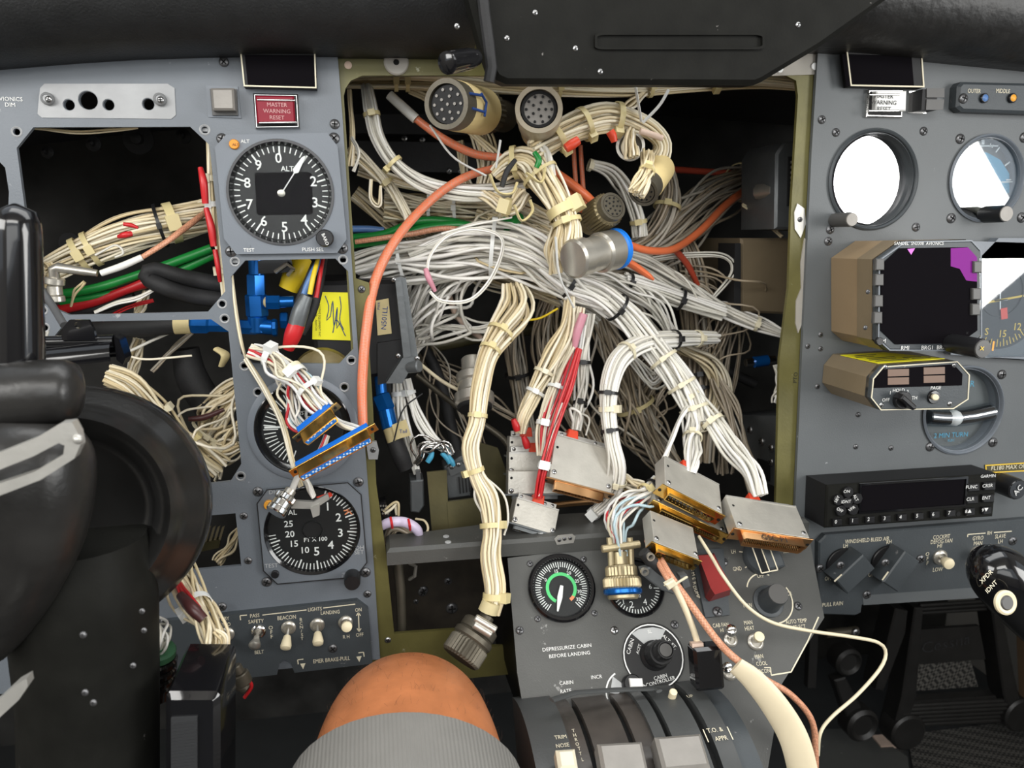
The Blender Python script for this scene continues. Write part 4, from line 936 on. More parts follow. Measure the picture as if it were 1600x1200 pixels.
for x, y in ((1281, 888), (1438, 873), (1354, 929), (1582, 845)): screw(BF, x, y, 6.5, t)
# ================================================================ wiring in the open bay
def hv(pts):
    q = [W(p[0], p[1], p[2]) for p in pts]; return min(q, key=lambda v: v.z)
def harness(label, segs, ties=(), group=None, name='wire_harness', base=None):
    """segs: dicts(pts, n, ...) ; ties: (seg index, t, dict)"""
    t = thing(name, label, 'wiring', hv(base or segs[0]['pts']), group); CR = []
    for i, s in enumerate(segs):
        s = dict(s); pts = s.pop('pts'); n = s.pop('n'); s.setdefault('seed', len(label)*7+i*13+n); CR.append(wires(t, pts, n, **s))
    for si, tt, kw in ties: tie(t, CR[si][0], CR[si][1], tt, **kw)
    return t
Y_, N_, Wt, Bk = dict(m='tie_yellowed', wd=6), dict(m='tie_natural', wd=5), dict(m='tie_white', wd=5), dict(m='tie_black', wd=5)
def turned_conn(name, label, A, B, segs, face=None, cat='connector', pins=0, group=None):
    """circular connector from rear point A to mating face B; segs (t0, t1, r px, material, part name, flutes)"""
    a, b = W(*A), W(*B); q = (b-a).to_track_quat('Z', 'Y'); L = (b-a).length; px = depth((a+b)/2)/FPX
    t = thing(name, label, cat, min(a, b, key=lambda v: v.z), group)
    for t0, t1, r, m, pn, fl in segs:
        mb = MB(); r *= px; e = min(.12*r, (t1-t0)*L*.25)
        if fl == 'ring': mb.add(*_ringsolid(r*.80, r, t0*L, t1*L, a, q))
        else: mb.turned([(r-e, t0*L), (r, t0*L+e), (r, t1*L-e), (r-e, t1*L)], a, q, (2*fl if fl else 32), .07 if fl else 0, (1, 2))
        build(mb, pn, MATS[m], t, 30)
    if face:
        r, m = face; r *= px; mb = MB(); mb.turned([(r, L*.97), (r, L*1.0), (.0001, L*1.0)], a, q, 28); ins = build(mb, 'insert', MATS[m], t)
        mb = MB(); k = 0
        for rr, n in ((0, 1), (.42, 5), (.78, 10)):
            for i in range(n):
                an = 2*math.pi*i/n; p = a+q @ Vector((r*rr*math.cos(an), r*rr*math.sin(an), L)); mb.turned([(r*.085, 0), (r*.085, r*.08), (.00005, r*.08)], p, q, 8); k += 1
        o = build(mb, 'contacts', MATS[pins or 'slot'], ins); o['kind'] = 'stuff'
    return t
def _ringsolid(r0, r1, h0, h1, a, q, n=36):
    vs = []; fs = []
    for i in range(n):
        an = 2*math.pi*i/n
        for r, h in ((r0, h0), (r1, h0), (r1, h1), (r0, h1)): vs.append(tuple(a+q @ Vector((r*math.cos(an), r*math.sin(an), h))))
    for i in range(n):
        j = (i+1) % n
        for k in range(4): fs.append((i*4+k, j*4+k, j*4+(k+1) % 4, i*4+(k+1) % 4))
    return vs, fs
def dshape(w, h, k=.12, r=.18):
    a, b = w/2, h/2; c = h*r; L = [(-a+c, -b), (a-c-h*k, -b), (a-h*k, -b+c), (a, b-c), (a-c, b), (-a+c, b), (-a, b-c), (-a+h*k, -b+c)]; return L
def dsub(label, O, U, V, T, shell='gold', pins=13, boot=(.5,), hood='shell_alu', name='d_sub_connector', bare=False, sl=9, group=None, print_=None, flange=None, strap=True, fw=.84, fh=.62):
    o, uu, vv = W(*O), W(*U), W(*V); fr = Frame(o, uu-o, o-vv); px = depth(o)/FPX
    w = (uu-o).length; h = abs((fr.I @ vv).y); T *= px; t = thing(name, label, 'connector', vv, group)
    mb = MB(fr); mb.box((w/2, -h/2, -T/2), (w, h, T), bev=.8*px); build(mb, 'insulator' if bare else 'hood', MATS[hood], t)
    if not bare:
        for x in (.06, .94): 
            p = fr.M @ Vector((w*x, -h*.88, 0)); inst(SCREW_S, 'screw', t, fr.M @ Matrix.Translation((w*x, -h*.86, 0)) @ Matrix.Diagonal((4*px, 4*px, 4*px, 1)))
        mb = MB(fr); mb.lathe([(2.2*px, -.0002), (2.2*px, .0001), (.00005, .0001)], 12, c=(w*.06, -h*.3)); build(mb, 'vent_hole', MATS['slot'], t)
        if strap:
            mb = MB(fr); mb.box((w*.5, 4*px, -T*.35), (w*.9, 9*px, 3*px), bev=.4*px); st = build(mb, 'rear_strap', MATS['alu'], t)
            for x in (.12, .68, .86): inst(SCREW_S, 'screw', st, fr.M @ Matrix.Translation((w*x, 4*px, -T*.35+1.5*px)) @ Matrix.Diagonal((3*px, 3*px, 3*px, 1)))
            mb = MB(fr); mb.box((w*.5, -1.5*px, .6*px), (w*.98, 2.2*px, 1.4*px)); build(mb, 'cover_lip', MATS['alu'], t)
    for x in boot:
        mb = MB(fr); mb.plate([(w*x-10*px, -2*px), (w*x+10*px, -2*px), (w*x+8*px, 14*px), (w*x-8*px, 14*px)], -T*.7, -T*.02+1.5*px, bev=1.5*px); build(mb, 'red_boot', MATS['red_boot'], t)
    ex = (12 if bare else 5)*px
    mb = MB(fr); mb.box((w/2, -h-1.2*px, -T/2), (w+2*ex, 2.4*px, T*(1.0 if bare else 1.04)), bev=.4*px); fl = build(mb, 'flange', MATS[flange or shell], t)
    f2 = Frame(fr.M @ Vector((w/2, -h-2.4*px, -T/2)), fr.u, fr.w); f2w = f2.w   # looks out of the mating face
    if f2w.dot(fr.v) > 0: f2 = Frame(f2.o, -fr.u, fr.w)
    D = dshape(w*fw, T*fh); mb = MB(f2); mb.plate(D, -.0002, sl*px, [inset(D, 1.6*px)]); build(mb, 'shell', MATS[shell], t, 50)
    mb = MB(f2); mb.plate(inset(D, 1.5*px), 0, (sl-1)*px if bare else sl*.45*px); ins = build(mb, 'pin_block', MATS['pin_field' if bare else 'black_gloss'], t)
    if not bare:
        mb = MB(f2)
        for r in (-1, 1):
            for i in range(pins): mb.box(((i-(pins-1)/2+(.25*r))*w*fw*.86/pins, r*T*fh*.17, sl*.7*px), (1.1*px, 1.1*px, sl*.5*px))
        q = build(mb, 'pins', MATS['gold'], ins); q['kind'] = 'stuff'
    for x in (-1, 1):
        mb = MB(f2); mb.lathe([(2.6*px, -.0002), (2.6*px, .9*px), (.00005, .9*px)], 12, c=(x*(w/2+ex*.35), 0)); build(mb, 'mounting_hole', MATS['slot'], fl)
    if print_:
        f3 = Frame(fr.M @ Vector((w/2, -h-2.4*px-sl*.5*px, -T/2+T*fh/2+.0003)), fr.u, fr.v); m = MB(); f3x, f3y = proj(f3.o)
        text_mb(m, f3, print_, f3x, f3y, 8, w=.0003); build(m, 'ink_mark', MATS['ink_black'], t, 0)
    return t
# ---- deep dark hardware on the firewall
t = thing('firewall_stiffener', 'dark ribbed metal channel with rivets deep behind the wires', 'bracket', W(640, 280, .30))
fr = PY(.30); plate(fr, [(545, 170), (760, 175), (762, 215), (545, 212)], 0, .02, 'rubber', t, 'channel'); plate(fr, [(545, 222), (770, 226), (772, 272), (545, 268)], 0, .012, 'rubber', t, 'channel')
for x, y in ((702, 267), (720, 267), (660, 218), (632, 216)): screw(fr, x, y, 5, t, True, .012, 'rivet')
for i, (x, y) in enumerate(((1050, 190), (1100, 189), (1160, 196), (1205, 195))):
    pass
# ---- tan equipment boxes on the far right wall of the bay
t = thing('equipment_box', 'tan equipment box in the shade against the olive frame', 'box', W(1200, 500, .10))
fr = PY(.10); mb = MB(fr); mb.plate(fr.pts([(1158, 372), (1300, 372), (1300, 494), (1158, 488)]), -.09, 0, bev=.002); build(mb, 'case', MATS['box_tan'], t)
plate(fr, [(1146, 380), (1155, 380), (1155, 490), (1144, 488)], -.03, .003, 'black_matte', t, 'tray_rail')
t = thing('relay_box', 'grey ribbed relay box high on the right of the bay', 'box', W(1220, 330, .07))
fr = PY(.07); mb = MB(fr); mb.plate(fr.pts([(1213, 240), (1225, 222), (1300, 215), (1300, 360), (1211, 358)]), -.06, 0, bev=.002); build(mb, 'case', MATS['grey_bracket'], t)
plate(fr, [(1231, 245), (1250, 245), (1248, 322), (1229, 322)], 0, .002, 'black_matte', t, 'vent_panel')
for i in range(8): plate(fr, [(1233, 252+i*8), (1240, 251+i*8), (1240, 255+i*8), (1233, 256+i*8)], .002, .004, 'steel_conn', t, 'vent_slat')
cable('spring_hose', [(1186, 300, .1, 13), (1200, 298, .09, 13), (1212, 297, .08, 12)], 'steel_conn', 'steel ribbed hose end beside the grey relay box', 'hose')
t = thing('radio_rack', 'grey metal radio rack low on the right of the bay', 'rack', W(1180, 770, .05))
mb = MB(); pts3 = [W(1120, 648, .19), W(1222, 650, .06), W(1222, 765, .06), W(1120, 720, .19)]
n_ = (pts3[1]-pts3[0]).cross(pts3[3]-pts3[0]).normalized(); n_ = n_ if n_.dot(CAM-pts3[0]) > 0 else -n_
mb.add([tuple(p) for p in pts3]+[tuple(p-n_*.1) for p in pts3], [(0, 1, 2, 3), (7, 6, 5, 4), (0, 4, 5, 1), (1, 5, 6, 2), (2, 6, 7, 3), (3, 7, 4, 0)]); build(mb, 'case', MATS['grey_bracket'], t, 20)
rf = Frame(pts3[0], pts3[1]-pts3[0], pts3[0]-pts3[3])
for x, y in ((1172, 672), (1190, 690), (1205, 700), (1205, 722)): screw(rf, x, y, 4, t, True)
plate(rf, [(1184, 716), (1203, 722), (1203, 752), (1184, 744)], 0, .0008, 'slot', t, 'slot')
t = thing('steel_bottle', 'small steel and blue fitting in the dark right of the bay', 'fitting', W(1190, 565, .12))
mb = MB(); mb.cyl(W(1165, 567, .12), W(1210, 562, .12), .004); build(mb, 'tube', MATS['chrome'], t); mb = MB(); mb.cyl(W(1178, 566, .119), W(1199, 563, .119), .0052); build(mb, 'blue_sleeve', MATS['blue_anod'], t)
# ---- black equipment box, bracket and tags left of the bay
t = thing('control_unit', 'black control unit with a tan tape strip reading N501LL', 'box', W(600, 600, .05))
fr = PY(.045); mb = MB(fr); mb.plate(fr.pts([(484, 440), (628, 437), (640, 545), (630, 585), (494, 600)]), -.10, 0, bev=.003); build(mb, 'case', MATS['black_matte'], t)
plate(fr, [(590, 535), (636, 528), (636, 590), (590, 600)], 0, .004, 'black_matte', t, 'side_cover')
mb = MB(PY(.044)); fr = PY(.044)
plate(fr, [(587, 470), (607, 466), (612, 521), (590, 524)], 0, .0004, 'tape_tan', t, 'tape'); texts(fr, [('N501LL', 601, 497, 8, dict(rot=84)), ('PWR', 592, 478, 4, dict(rot=84))], 'ink_blue', t, w=.0006)
t = thing('inspection_tag', 'bright yellow signed inspection tag on the black control unit', 'tag', W(520, 530, .04))
fr = PY(.0435); plate(fr, [(490, 456), (544, 457), (552, 532), (488, 530)], 0, .0006, 'yellow_tag', t, 'card')
mb = MB(fr)
for pts in ([(508, 462), (514, 480), (510, 500), (516, 495), (520, 470), (522, 510), (527, 480), (526, 512), (531, 505)], [(531, 463), (533, 480), (531, 500), (537, 515)], [(520, 520), (526, 500), (540, 525)]):
    C = catmull([tuple(fr.pt(x, y, .0008)) for x, y in pts], 24); mb.tube([Vector(c) for c in C], .0003, 5)
build(mb, 'signature', MATS['ink_blue'], t)
texts(fr, [('AERO MOTIVE EQUIPMENT INC', 499, 494, 3.2, dict(rot=-92)), ('Repair Stn 3R    Appd Chk', 494, 494, 3, dict(rot=-92))], 'ink_black', t, w=.0008)
t = thing('angle_bracket', 'grey machined metal bracket standing beside the black control unit', 'bracket', W(640, 600, .03))
fr = PY(.03); plate(fr, [(617, 434), (626, 432), (642, 556), (630, 558)], -.02, .004, 'lever_grey', t, 'rib'); t.children[-1].data.materials[0] = MATS['grey_bracket']
plate(fr, [(626, 433), (634, 434), (653, 556), (641, 560)], -.03, 0, 'grey_bracket', t, 'web'); plate(fr, [(629, 558), (653, 556), (628, 598), (603, 598)], -.02, .003, 'grey_bracket', t, 'foot')
mb = MB(fr); mb.cyl(fr.pt(638, 574, .0), fr.pt(656, 572, .006), .0045, bev=.0008); build(mb, 'standoff', MATS['grey_bracket'], t)
for x, y in ((615, 437), (622, 556), (652, 560)): screw(fr, x, y, 4, t, True, .004)
t = thing('round_cap', 'pale domed cap showing under the black control unit', 'cap', W(500, 575, .02)); mb = MB(PY(.03).at(505, 590)); mb.lathe([(.022, 0), (.021, .006), (.014, .010), (.0001, .011)], 32); build(mb, 'dome', MATS['olive'], t)
# ---- connector olive bracket standing on the shelf
t = thing('shelf_bracket', 'olive sheet-metal bracket on the shelf under the hanging harness', 'bracket', on_shelf(700, 850))
B1 = PY(.035)
plate(B1, [(667, 738), (698, 735), (702, 842), (676, 846)], -.002, 0, 'olive_dark', t, 'side_leaf'); plate(B1, [(698, 784), (748, 778), (752, 824), (702, 830)], -.002, .0005, 'olive_dark', t, 'front_leaf')
plate(PY(.07), [(745, 690), (778, 700), (822, 822), (760, 826)], -.002, 0, 'olive_dark', t, 'gusset')
for x, y in ((690, 836), (692, 844)): pass
# small grey relay connectors behind it
def module(label, quad, Y, m='grey_bracket'):
    fr = PY(Y); t = thing('relay_module', label, 'module', fr.wp(*quad[2])); mb = MB(fr); mb.plate(fr.pts(quad), -.02, 0, bev=.001); build(mb, 'body', MATS[m], t); return t, fr
t, fr = module('grey plastic relay module with ribs, behind the hanging harness', [(694, 730), (722, 712), (738, 742), (735, 775), (700, 780)], .05)
for i in range(4): plate(fr, [(716+i*5, 745+i*-1), (718+i*5, 745-i), (720+i*5, 770-i), (718+i*5, 771-i)], 0, .0015, 'black_matte', t, 'rib')
plate(fr, [(698, 728), (712, 722), (730, 716), (734, 728), (704, 742)], 0, .004, 'grey_bracket', t, 'terminal_strip')
for x, y in ((706, 730), (716, 726), (726, 722)): screw(fr, x, y, 3.5, t, True, .004)
t, fr = module('tall narrow grey plug under the white wires', [(641, 752), (662, 750), (663, 790), (655, 802), (642, 800)], .045)
plate(fr, [(650, 738), (657, 738), (658, 751), (651, 752)], -.01, -.002, 'grey_bracket', t, 'clip')
# ---- pipes and tubes at the back
cable('conduit', [(560, 560, .22, 9), (660, 545, .2, 9), (760, 525, .2, 10), (860, 510, .2, 10), (960, 505, .2, 9)], 'olive_dark', 'dark olive conduit tube running across behind the hanging harness', 'pipe')
cable('conduit', [(650, 585, .12, 4.5), (720, 640, .12, 4.5), (790, 690, .11, 5), (800, 740, .1, 5)], 'dark_conn', 'thin brown tube slanting down behind the hanging harness', 'pipe')
cable('tube_link', [(648, 562, .06, 3), (690, 595, .07, 3), (722, 612, .07, 3)], 'cream_wire', 'cream sleeved wire between the metal bracket and the hanging connector', 'wire')
cable('copper_pipe', [(860, 790, .09, 5), (900, 786, .09, 5), (950, 782, .09, 5)], 'copper_gold', 'dull copper pipe behind the silver connector', 'pipe')
# ---- orange and green cables
cable('coax_cable', [(567, 668, -.012, 7.5), (566, 600, -.006, 7.8), (572, 520, .0, 8), (586, 440, .01, 8), (618, 375, .02, 7.5), (668, 318, .035, 7), (720, 280, .04, 6.5), (770, 264, .045, 6), (820, 258, .05, 6)], 'braid_orange', 'thick orange braided cable arching over the edge of the bay', 'cable', sides=14)
cable('coax_cable', [(645, 182, .06, 6), (690, 215, .055, 6.5), (740, 240, .05, 6.5), (790, 248, .05, 6), (830, 262, .055, 5)], 'braid_orange', 'orange braided cable with a white sleeve under the taped connector', 'cable', sides=12)
cable('cable_sleeve', [(608, 148, .062, 7.5), (630, 168, .06, 8), (650, 186, .058, 8)], 'white_wire', 'white marked sleeve on the upper orange cable', 'sleeve')
cable('coax_cable', [(862, 266, .04, 7), (890, 285, .035, 7), (915, 305, .03, 7), (935, 325, .03, 6)], 'orange_cable', 'upper of the pair of orange cables entering the olive connector', 'cable', sides=12)
cable('coax_cable', [(862, 268, .05, 7), (885, 295, .045, 7), (910, 325, .04, 7), (960, 368, .04, 6), (990, 385, .05, 6), (1020, 392, .06, 6), (1055, 388, .08, 6), (1095, 360, .11, 6), (1140, 315, .15, 6), (1200, 275, .2, 6)], 'orange_cable', 'long orange cable swinging from the trunk into the dark right side', 'cable', sides=12)
cable('coax_cable', [(1040, 264, .26, 5), (1100, 268, .26, 5), (1170, 272, .25, 5), (1230, 272, .24, 5)], 'dark_red_cable', 'dull red cable high at the back of the bay', 'cable')
cable('coax_cable', [(1055, 390, .09, 5), (1075, 415, .1, 5), (1090, 445, .11, 4)], 'dark_red_cable', 'dull red cable dropping among the tan wires', 'cable')
t = thing('cut_cable', 'flat orange cable end poking out under the blue-ringed connector', 'cable', W(1018, 437, .03))
mb = MB(); C, R = path3([(960, 398, .03, 8), (990, 415, .028, 9), (1012, 430, .026, 7), (1021, 437, .026, 3)]); mb.tube([Vector(c) for c in C], [float(r) for r in R], 12, .7); build(mb, 'jacket', MATS['orange_cable'], t)
for i, x in enumerate((896, 907)): cable('hanging_cable', [(x, 225+i*2, .07, 3.5), (x+2, 262, .07, 3.8), (x+5, 300, .07, 3.6), (x+10, 330, .08, 3.5)], 'braid_orange', ['thin salmon cable hanging under the red band, nearer the trunk', 'thin salmon cable hanging under the red band, beside its twin'][i], 'cable')
cable('coax_cable', [(545, 383, .09, 6.5), (600, 375, .085, 7), (660, 358, .08, 7.5), (720, 352, .075, 7.5), (770, 362, .07, 7), (800, 352, .06, 7), (812, 338, .05, 7)], 'green_wire', 'upper green cable ending in the yellowed clip', 'cable')
cable('coax_cable', [(545, 372, .095, 6), (600, 366, .09, 6.5), (650, 347, .085, 7), (700, 346, .08, 7), (760, 358, .075, 7), (790, 345, .065, 7), (806, 335, .055, 6)], 'green_wire', 'green cable behind the upper green cable', 'cable')
cable('coax_cable', [(555, 378, .08, 4), (640, 366, .075, 4.5), (700, 357, .07, 4.5), (770, 368, .065, 5), (850, 374, .055, 5)], 'braid_copper', 'copper braided cable between the green cables', 'cable')
cable('coax_cable', [(548, 358, .10, 5.5), (575, 358, .1, 5.5), (600, 360, .1, 5)], 'blue_wire', 'short blue cable left of the green cables', 'cable')
cable('cable_sleeve', [(795, 384, .06, 6), (820, 388, .06, 7), (848, 392, .06, 7)], 'blue_wire', 'pale blue sleeve under the copper braided cable', 'sleeve')
cable('hanging_cable', [(700, 455, .10, 4), (712, 490, .1, 5), (735, 515, .1, 5), (752, 528, .1, 4)], 'foam_pink', 'flat pinkish lead curling inside the wire loops', 'cable')
# ---- the harnesses, back to front
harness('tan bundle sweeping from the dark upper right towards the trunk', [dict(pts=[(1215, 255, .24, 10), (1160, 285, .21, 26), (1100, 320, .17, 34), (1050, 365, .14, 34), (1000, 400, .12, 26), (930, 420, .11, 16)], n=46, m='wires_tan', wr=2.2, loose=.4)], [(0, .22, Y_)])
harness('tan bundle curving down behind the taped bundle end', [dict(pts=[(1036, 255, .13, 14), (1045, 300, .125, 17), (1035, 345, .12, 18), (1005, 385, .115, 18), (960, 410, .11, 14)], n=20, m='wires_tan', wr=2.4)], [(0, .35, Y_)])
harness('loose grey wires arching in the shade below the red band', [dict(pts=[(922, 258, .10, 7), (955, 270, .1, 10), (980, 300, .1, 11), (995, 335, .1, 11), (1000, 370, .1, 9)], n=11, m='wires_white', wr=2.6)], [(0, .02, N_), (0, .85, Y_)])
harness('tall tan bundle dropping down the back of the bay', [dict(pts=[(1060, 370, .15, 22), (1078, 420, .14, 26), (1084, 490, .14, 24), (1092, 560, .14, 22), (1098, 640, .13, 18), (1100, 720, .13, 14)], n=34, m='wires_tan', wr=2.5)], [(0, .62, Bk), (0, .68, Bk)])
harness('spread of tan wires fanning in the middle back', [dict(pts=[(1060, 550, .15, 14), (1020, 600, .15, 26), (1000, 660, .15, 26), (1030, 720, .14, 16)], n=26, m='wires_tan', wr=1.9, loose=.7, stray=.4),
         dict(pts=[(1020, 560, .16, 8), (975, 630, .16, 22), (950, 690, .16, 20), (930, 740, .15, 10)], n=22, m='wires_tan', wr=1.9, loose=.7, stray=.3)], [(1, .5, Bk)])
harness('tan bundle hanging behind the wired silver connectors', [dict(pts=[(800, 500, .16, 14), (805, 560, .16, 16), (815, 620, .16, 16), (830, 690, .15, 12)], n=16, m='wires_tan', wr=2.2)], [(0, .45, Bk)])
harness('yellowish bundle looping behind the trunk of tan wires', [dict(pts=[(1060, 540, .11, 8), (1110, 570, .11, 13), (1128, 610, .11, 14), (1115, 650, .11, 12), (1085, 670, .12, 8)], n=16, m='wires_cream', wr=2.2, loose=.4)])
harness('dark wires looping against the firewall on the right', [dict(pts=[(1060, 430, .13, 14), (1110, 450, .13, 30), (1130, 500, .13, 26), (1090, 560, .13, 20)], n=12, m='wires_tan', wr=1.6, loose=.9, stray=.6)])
harness('long grey wire bundle running to the olive frame', [dict(pts=[(950, 395, .09, 12), (1010, 415, .1, 18), (1070, 450, .1, 15), (1125, 482, .1, 10), (1180, 505, .09, 9), (1226, 522, .08, 5)], n=18, m='wires_white', wr=2.5),
         dict(pts=[(1226, 520, .08, 3), (1160, 490, .1, 8), (1100, 470, .1, 22), (1040, 440, .1, 18)], n=8, m='wires_white', wr=1.8, loose=.8)], [(0, .86, N_)])
harness('flat grey ribbon of wires with black bands', [dict(pts=[(975, 438, .085, 11), (1030, 456, .09, 14), (1080, 474, .09, 14), (1130, 490, .09, 12)], n=15, m='wires_white', wr=2.7, twist=.1, loose=.1)], [(0, .05, Bk), (0, .55, Bk)])
harness('grey wires arching out to the olive frame edge', [dict(pts=[(1110, 470, .1, 3), (1145, 425, .1, 4), (1130, 400, .1, 4), (1070, 398, .1, 4), (1020, 405, .1, 5)], n=3, m='wires_white', wr=1.7), dict(pts=[(1160, 320, .12, 3), (1185, 335, .12, 3), (1222, 370, .1, 2)], n=2, m='wires_cream', wr=2)])
harness('tiny white wires curling beside the olive frame below the steel fitting', [dict(pts=[(1212, 570, .07, 5), (1218, 600, .065, 7), (1214, 630, .06, 6)], n=8, m='wires_white', wr=1.6, loose=.7)])
harness('cream bundle running along the top of the bay', [dict(pts=[(540, 128, .06, 9), (620, 126, .06, 13), (720, 128, .06, 15), (850, 134, .06, 17), (980, 136, .06, 15), (1080, 130, .06, 11), (1180, 126, .06, 9), (1255, 130, .05, 9)], n=30, m='wires_cream', wr=2.6)],
        [(0, .10, Y_), (0, .13, Y_), (0, .44, Y_), (0, .64, Y_), (0, .8, dict(m='tie_yellowed', wd=7, head=(0, 1)))])
harness('cream wires fanning down from the top bundle', [dict(pts=[(690, 130, .07, 8), (745, 200, .08, 14), (760, 250, .08, 16), (752, 300, .08, 12)], n=14, m='wires_cream', wr=2.3), dict(pts=[(640, 140, .07, 5), (680, 160, .07, 6), (760, 230, .07, 6), (790, 260, .06, 6)], n=6, m='wires_cream', wr=2.2),
         dict(pts=[(720, 220, .1, 6), (725, 270, .1, 7), (740, 320, .1, 8)], n=7, m='wires_cream', wr=2.2), dict(pts=[(1010, 140, .06, 6), (985, 165, .055, 8), (960, 190, .05, 7)], n=8, m='wires_cream', wr=2.2)])
harness('thick white loop swinging down from the top corner', [dict(pts=[(572, 134, .055, 7), (580, 175, .05, 10), (590, 215, .05, 11), (615, 255, .045, 12), (655, 284, .045, 13), (710, 298, .045, 12), (770, 300, .045, 12), (820, 290, .04, 10)], n=16, m='wires_white', wr=2.9)],
        [(0, .14, Y_), (0, .36, dict(m='tie_yellowed', wd=6, head=(-1, .8)))])
harness('cream bundle at the left edge curving into the middle', [dict(pts=[(546, 230, .07, 10), (575, 255, .07, 9), (600, 280, .07, 8), (620, 310, .07, 8), (640, 345, .07, 10)], n=12, m='wires_cream', wr=2.4), dict(pts=[(546, 140, .05, 4), (550, 200, .05, 4), (548, 260, .05, 5)], n=4, m='wires_cream', wr=2.2),
         dict(pts=[(550, 215, .04, 2), (562, 240, .03, 3), (552, 268, .03, 3)], n=2, m='wires_white', wr=2), dict(pts=[(580, 280, .05, 2), (580, 310, .05, 3), (592, 320, .05, 3), (594, 290, .05, 2)], n=2, m='wires_cream', wr=2)], [(0, .55, Y_)])
harness('cream bundle crossing behind the orange arch', [dict(pts=[(560, 265, .09, 10), (650, 290, .09, 8), (740, 300, .085, 10), (810, 300, .08, 10)], n=10, m='wires_cream', wr=2.3), dict(pts=[(600, 320, .1, 22), (660, 325, .1, 24), (730, 325, .09, 22), (800, 330, .08, 20), (860, 345, .07, 14)], n=44, m='wires_cream', wr=2.2, loose=.4, stray=.15),
         dict(pts=[(745, 330, .08, 12), (800, 345, .075, 16), (850, 365, .07, 16), (890, 385, .07, 12)], n=18, m='wires_cream', wr=2.2, loose=.4)], [(1, .28, Wt), (1, .45, Wt)])
harness('wide white harness sweeping across the middle of the bay', [dict(pts=[(560, 425, .085, 26), (620, 408, .08, 32), (690, 398, .07, 36), (760, 388, .06, 38), (820, 400, .055, 36), (860, 425, .055, 30), (900, 452, .055, 20), (945, 470, .055, 16)], n=62, m='wires_white', wr=3.0, loose=.35),
         dict(pts=[(640, 400, .06, 8), (720, 372, .055, 12), (800, 378, .05, 14), (850, 400, .05, 12), (890, 440, .05, 8)], n=14, m='wires_white', wr=2.7, loose=.6)],
        [(0, .18, Wt), (0, .52, dict(m='tie_white', wd=6, head=(.2, -1))), (0, .84, Bk)])
harness('white wires falling in a fan behind the metal bracket', [dict(pts=[(770, 405, .08, 20), (710, 425, .085, 34), (665, 465, .09, 36), (648, 520, .1, 24), (640, 560, .1, 12)], n=40, m='wires_white', wr=2.7, loose=.5, stray=.1),
         dict(pts=[(650, 520, .09, 10), (700, 510, .09, 16), (750, 515, .09, 12), (810, 500, .09, 8)], n=8, m='wires_white', wr=2, loose=.9)])
t = harness('thin white lead tied in a ring over the wide harness', [dict(pts=[(667, 435, .03, 2), (672, 400, .03, 2), (700, 368, .03, 2), (745, 358, .03, 2), (785, 375, .03, 2), (770, 430, .03, 3), (735, 468, .03, 3), (690, 470, .03, 3), (672, 455, .03, 2)], n=2, m='wires_white', wr=1.5), dict(pts=[(690, 366, .03, 1), (740, 352, .03, 1), (800, 340, .03, 1)], n=1, m='wires_white', wr=2)])
cable('pink_sleeve', [(665, 420, .03, 4), (670, 435, .028, 5), (680, 455, .03, 3)], 'pink_sleeve', parent=t)
harness('grey bundle from the wide harness down to the silver connectors', [dict(pts=[(880, 445, .05, 18), (930, 458, .052, 20), (975, 490, .055, 20), (1015, 535, .055, 20), (1050, 580, .045, 20), (1078, 625, .035, 20), (1092, 660, .028, 16)], n=40, m='wires_white', wr=2.9, loose=.2),
         dict(pts=[(1080, 620, .035, 12), (1110, 655, .025, 15), (1145, 700, .006, 15), (1172, 735, -.012, 14), (1186, 775, -.024, 10)], n=16, m='wires_white', wr=3.0, loose=.25), dict(pts=[(1080, 640, .03, 12), (1082, 680, .022, 12), (1080, 712, .0, 12), (1078, 740, -.010, 7)], n=14, m='wires_white', wr=2.6, loose=.35),
         dict(pts=[(1078, 625, .035, 8), (1060, 660, .02, 6), (1036, 722, -.008, 4)], n=3, m='wires_white', wr=2.8)],
        [(0, .30, Bk), (0, .66, N_), (0, .8, N_), (0, .93, N_), (1, .25, dict(m='tie_natural', wd=6)), (2, .35, N_), (1, .02, N_)])
harness('yellowing central trunk with thick yellow ties', [dict(pts=[(775, 275, .03, 12), (800, 255, .025, 20), (830, 258, .02, 26), (855, 290, .014, 24), (876, 325, .008, 21), (888, 355, .004, 19), (888, 385, .002, 20), (900, 410, .002, 15)], n=42, m='wires_cream', wr=2.7, loose=.18),
         dict(pts=[(835, 240, .02, 20), (862, 222, .02, 20), (900, 200, .02, 22), (945, 184, .022, 22), (985, 190, .024, 18), (1018, 205, .026, 14), (1034, 228, .028, 13), (1022, 258, .03, 16), (1002, 292, .03, 12)], n=40, m='wires_cream', wr=2.7, loose=.18),
         dict(pts=[(820, 300, .03, 14), (800, 325, .03, 12), (770, 310, .04, 10), (740, 300, .05, 8)], n=12, m='wires_cream', wr=2.4), dict(pts=[(872, 350, .02, 8), (862, 390, .02, 11), (868, 425, .025, 10)], n=14, m='wires_cream', wr=2.7), dict(pts=[(840, 225, .015, 5), (856, 240, .012, 6), (862, 275, .012, 5)], n=4, m='wires_white', wr=3.4)],
        [(0, .62, dict(m='tie_yellowed', wd=15, k=1.1, head=(1, -.6))), (0, .73, dict(m='tie_yellowed', wd=7)), (0, .36, dict(m='tie_yellowed', wd=5)), (1, .16, dict(m='tie_yellowed', wd=9, head=(1, 1))), (1, .30, dict(m='tie_yellowed', wd=8, head=(.6, 1))), (1, .47, dict(m='tie_yellowed', wd=9, head=(-.2, 1))), (1, .90, dict(m='tie_yellowed', wd=6)), (2, .35, dict(m='tie_yellowed', wd=12)), (0, .16, dict(m='tie_yellowed', wd=8, head=(-1, .4)))])
o = [o for o in bpy.data.objects if o.get('label') == 'yellowing central trunk with thick yellow ties'][0]
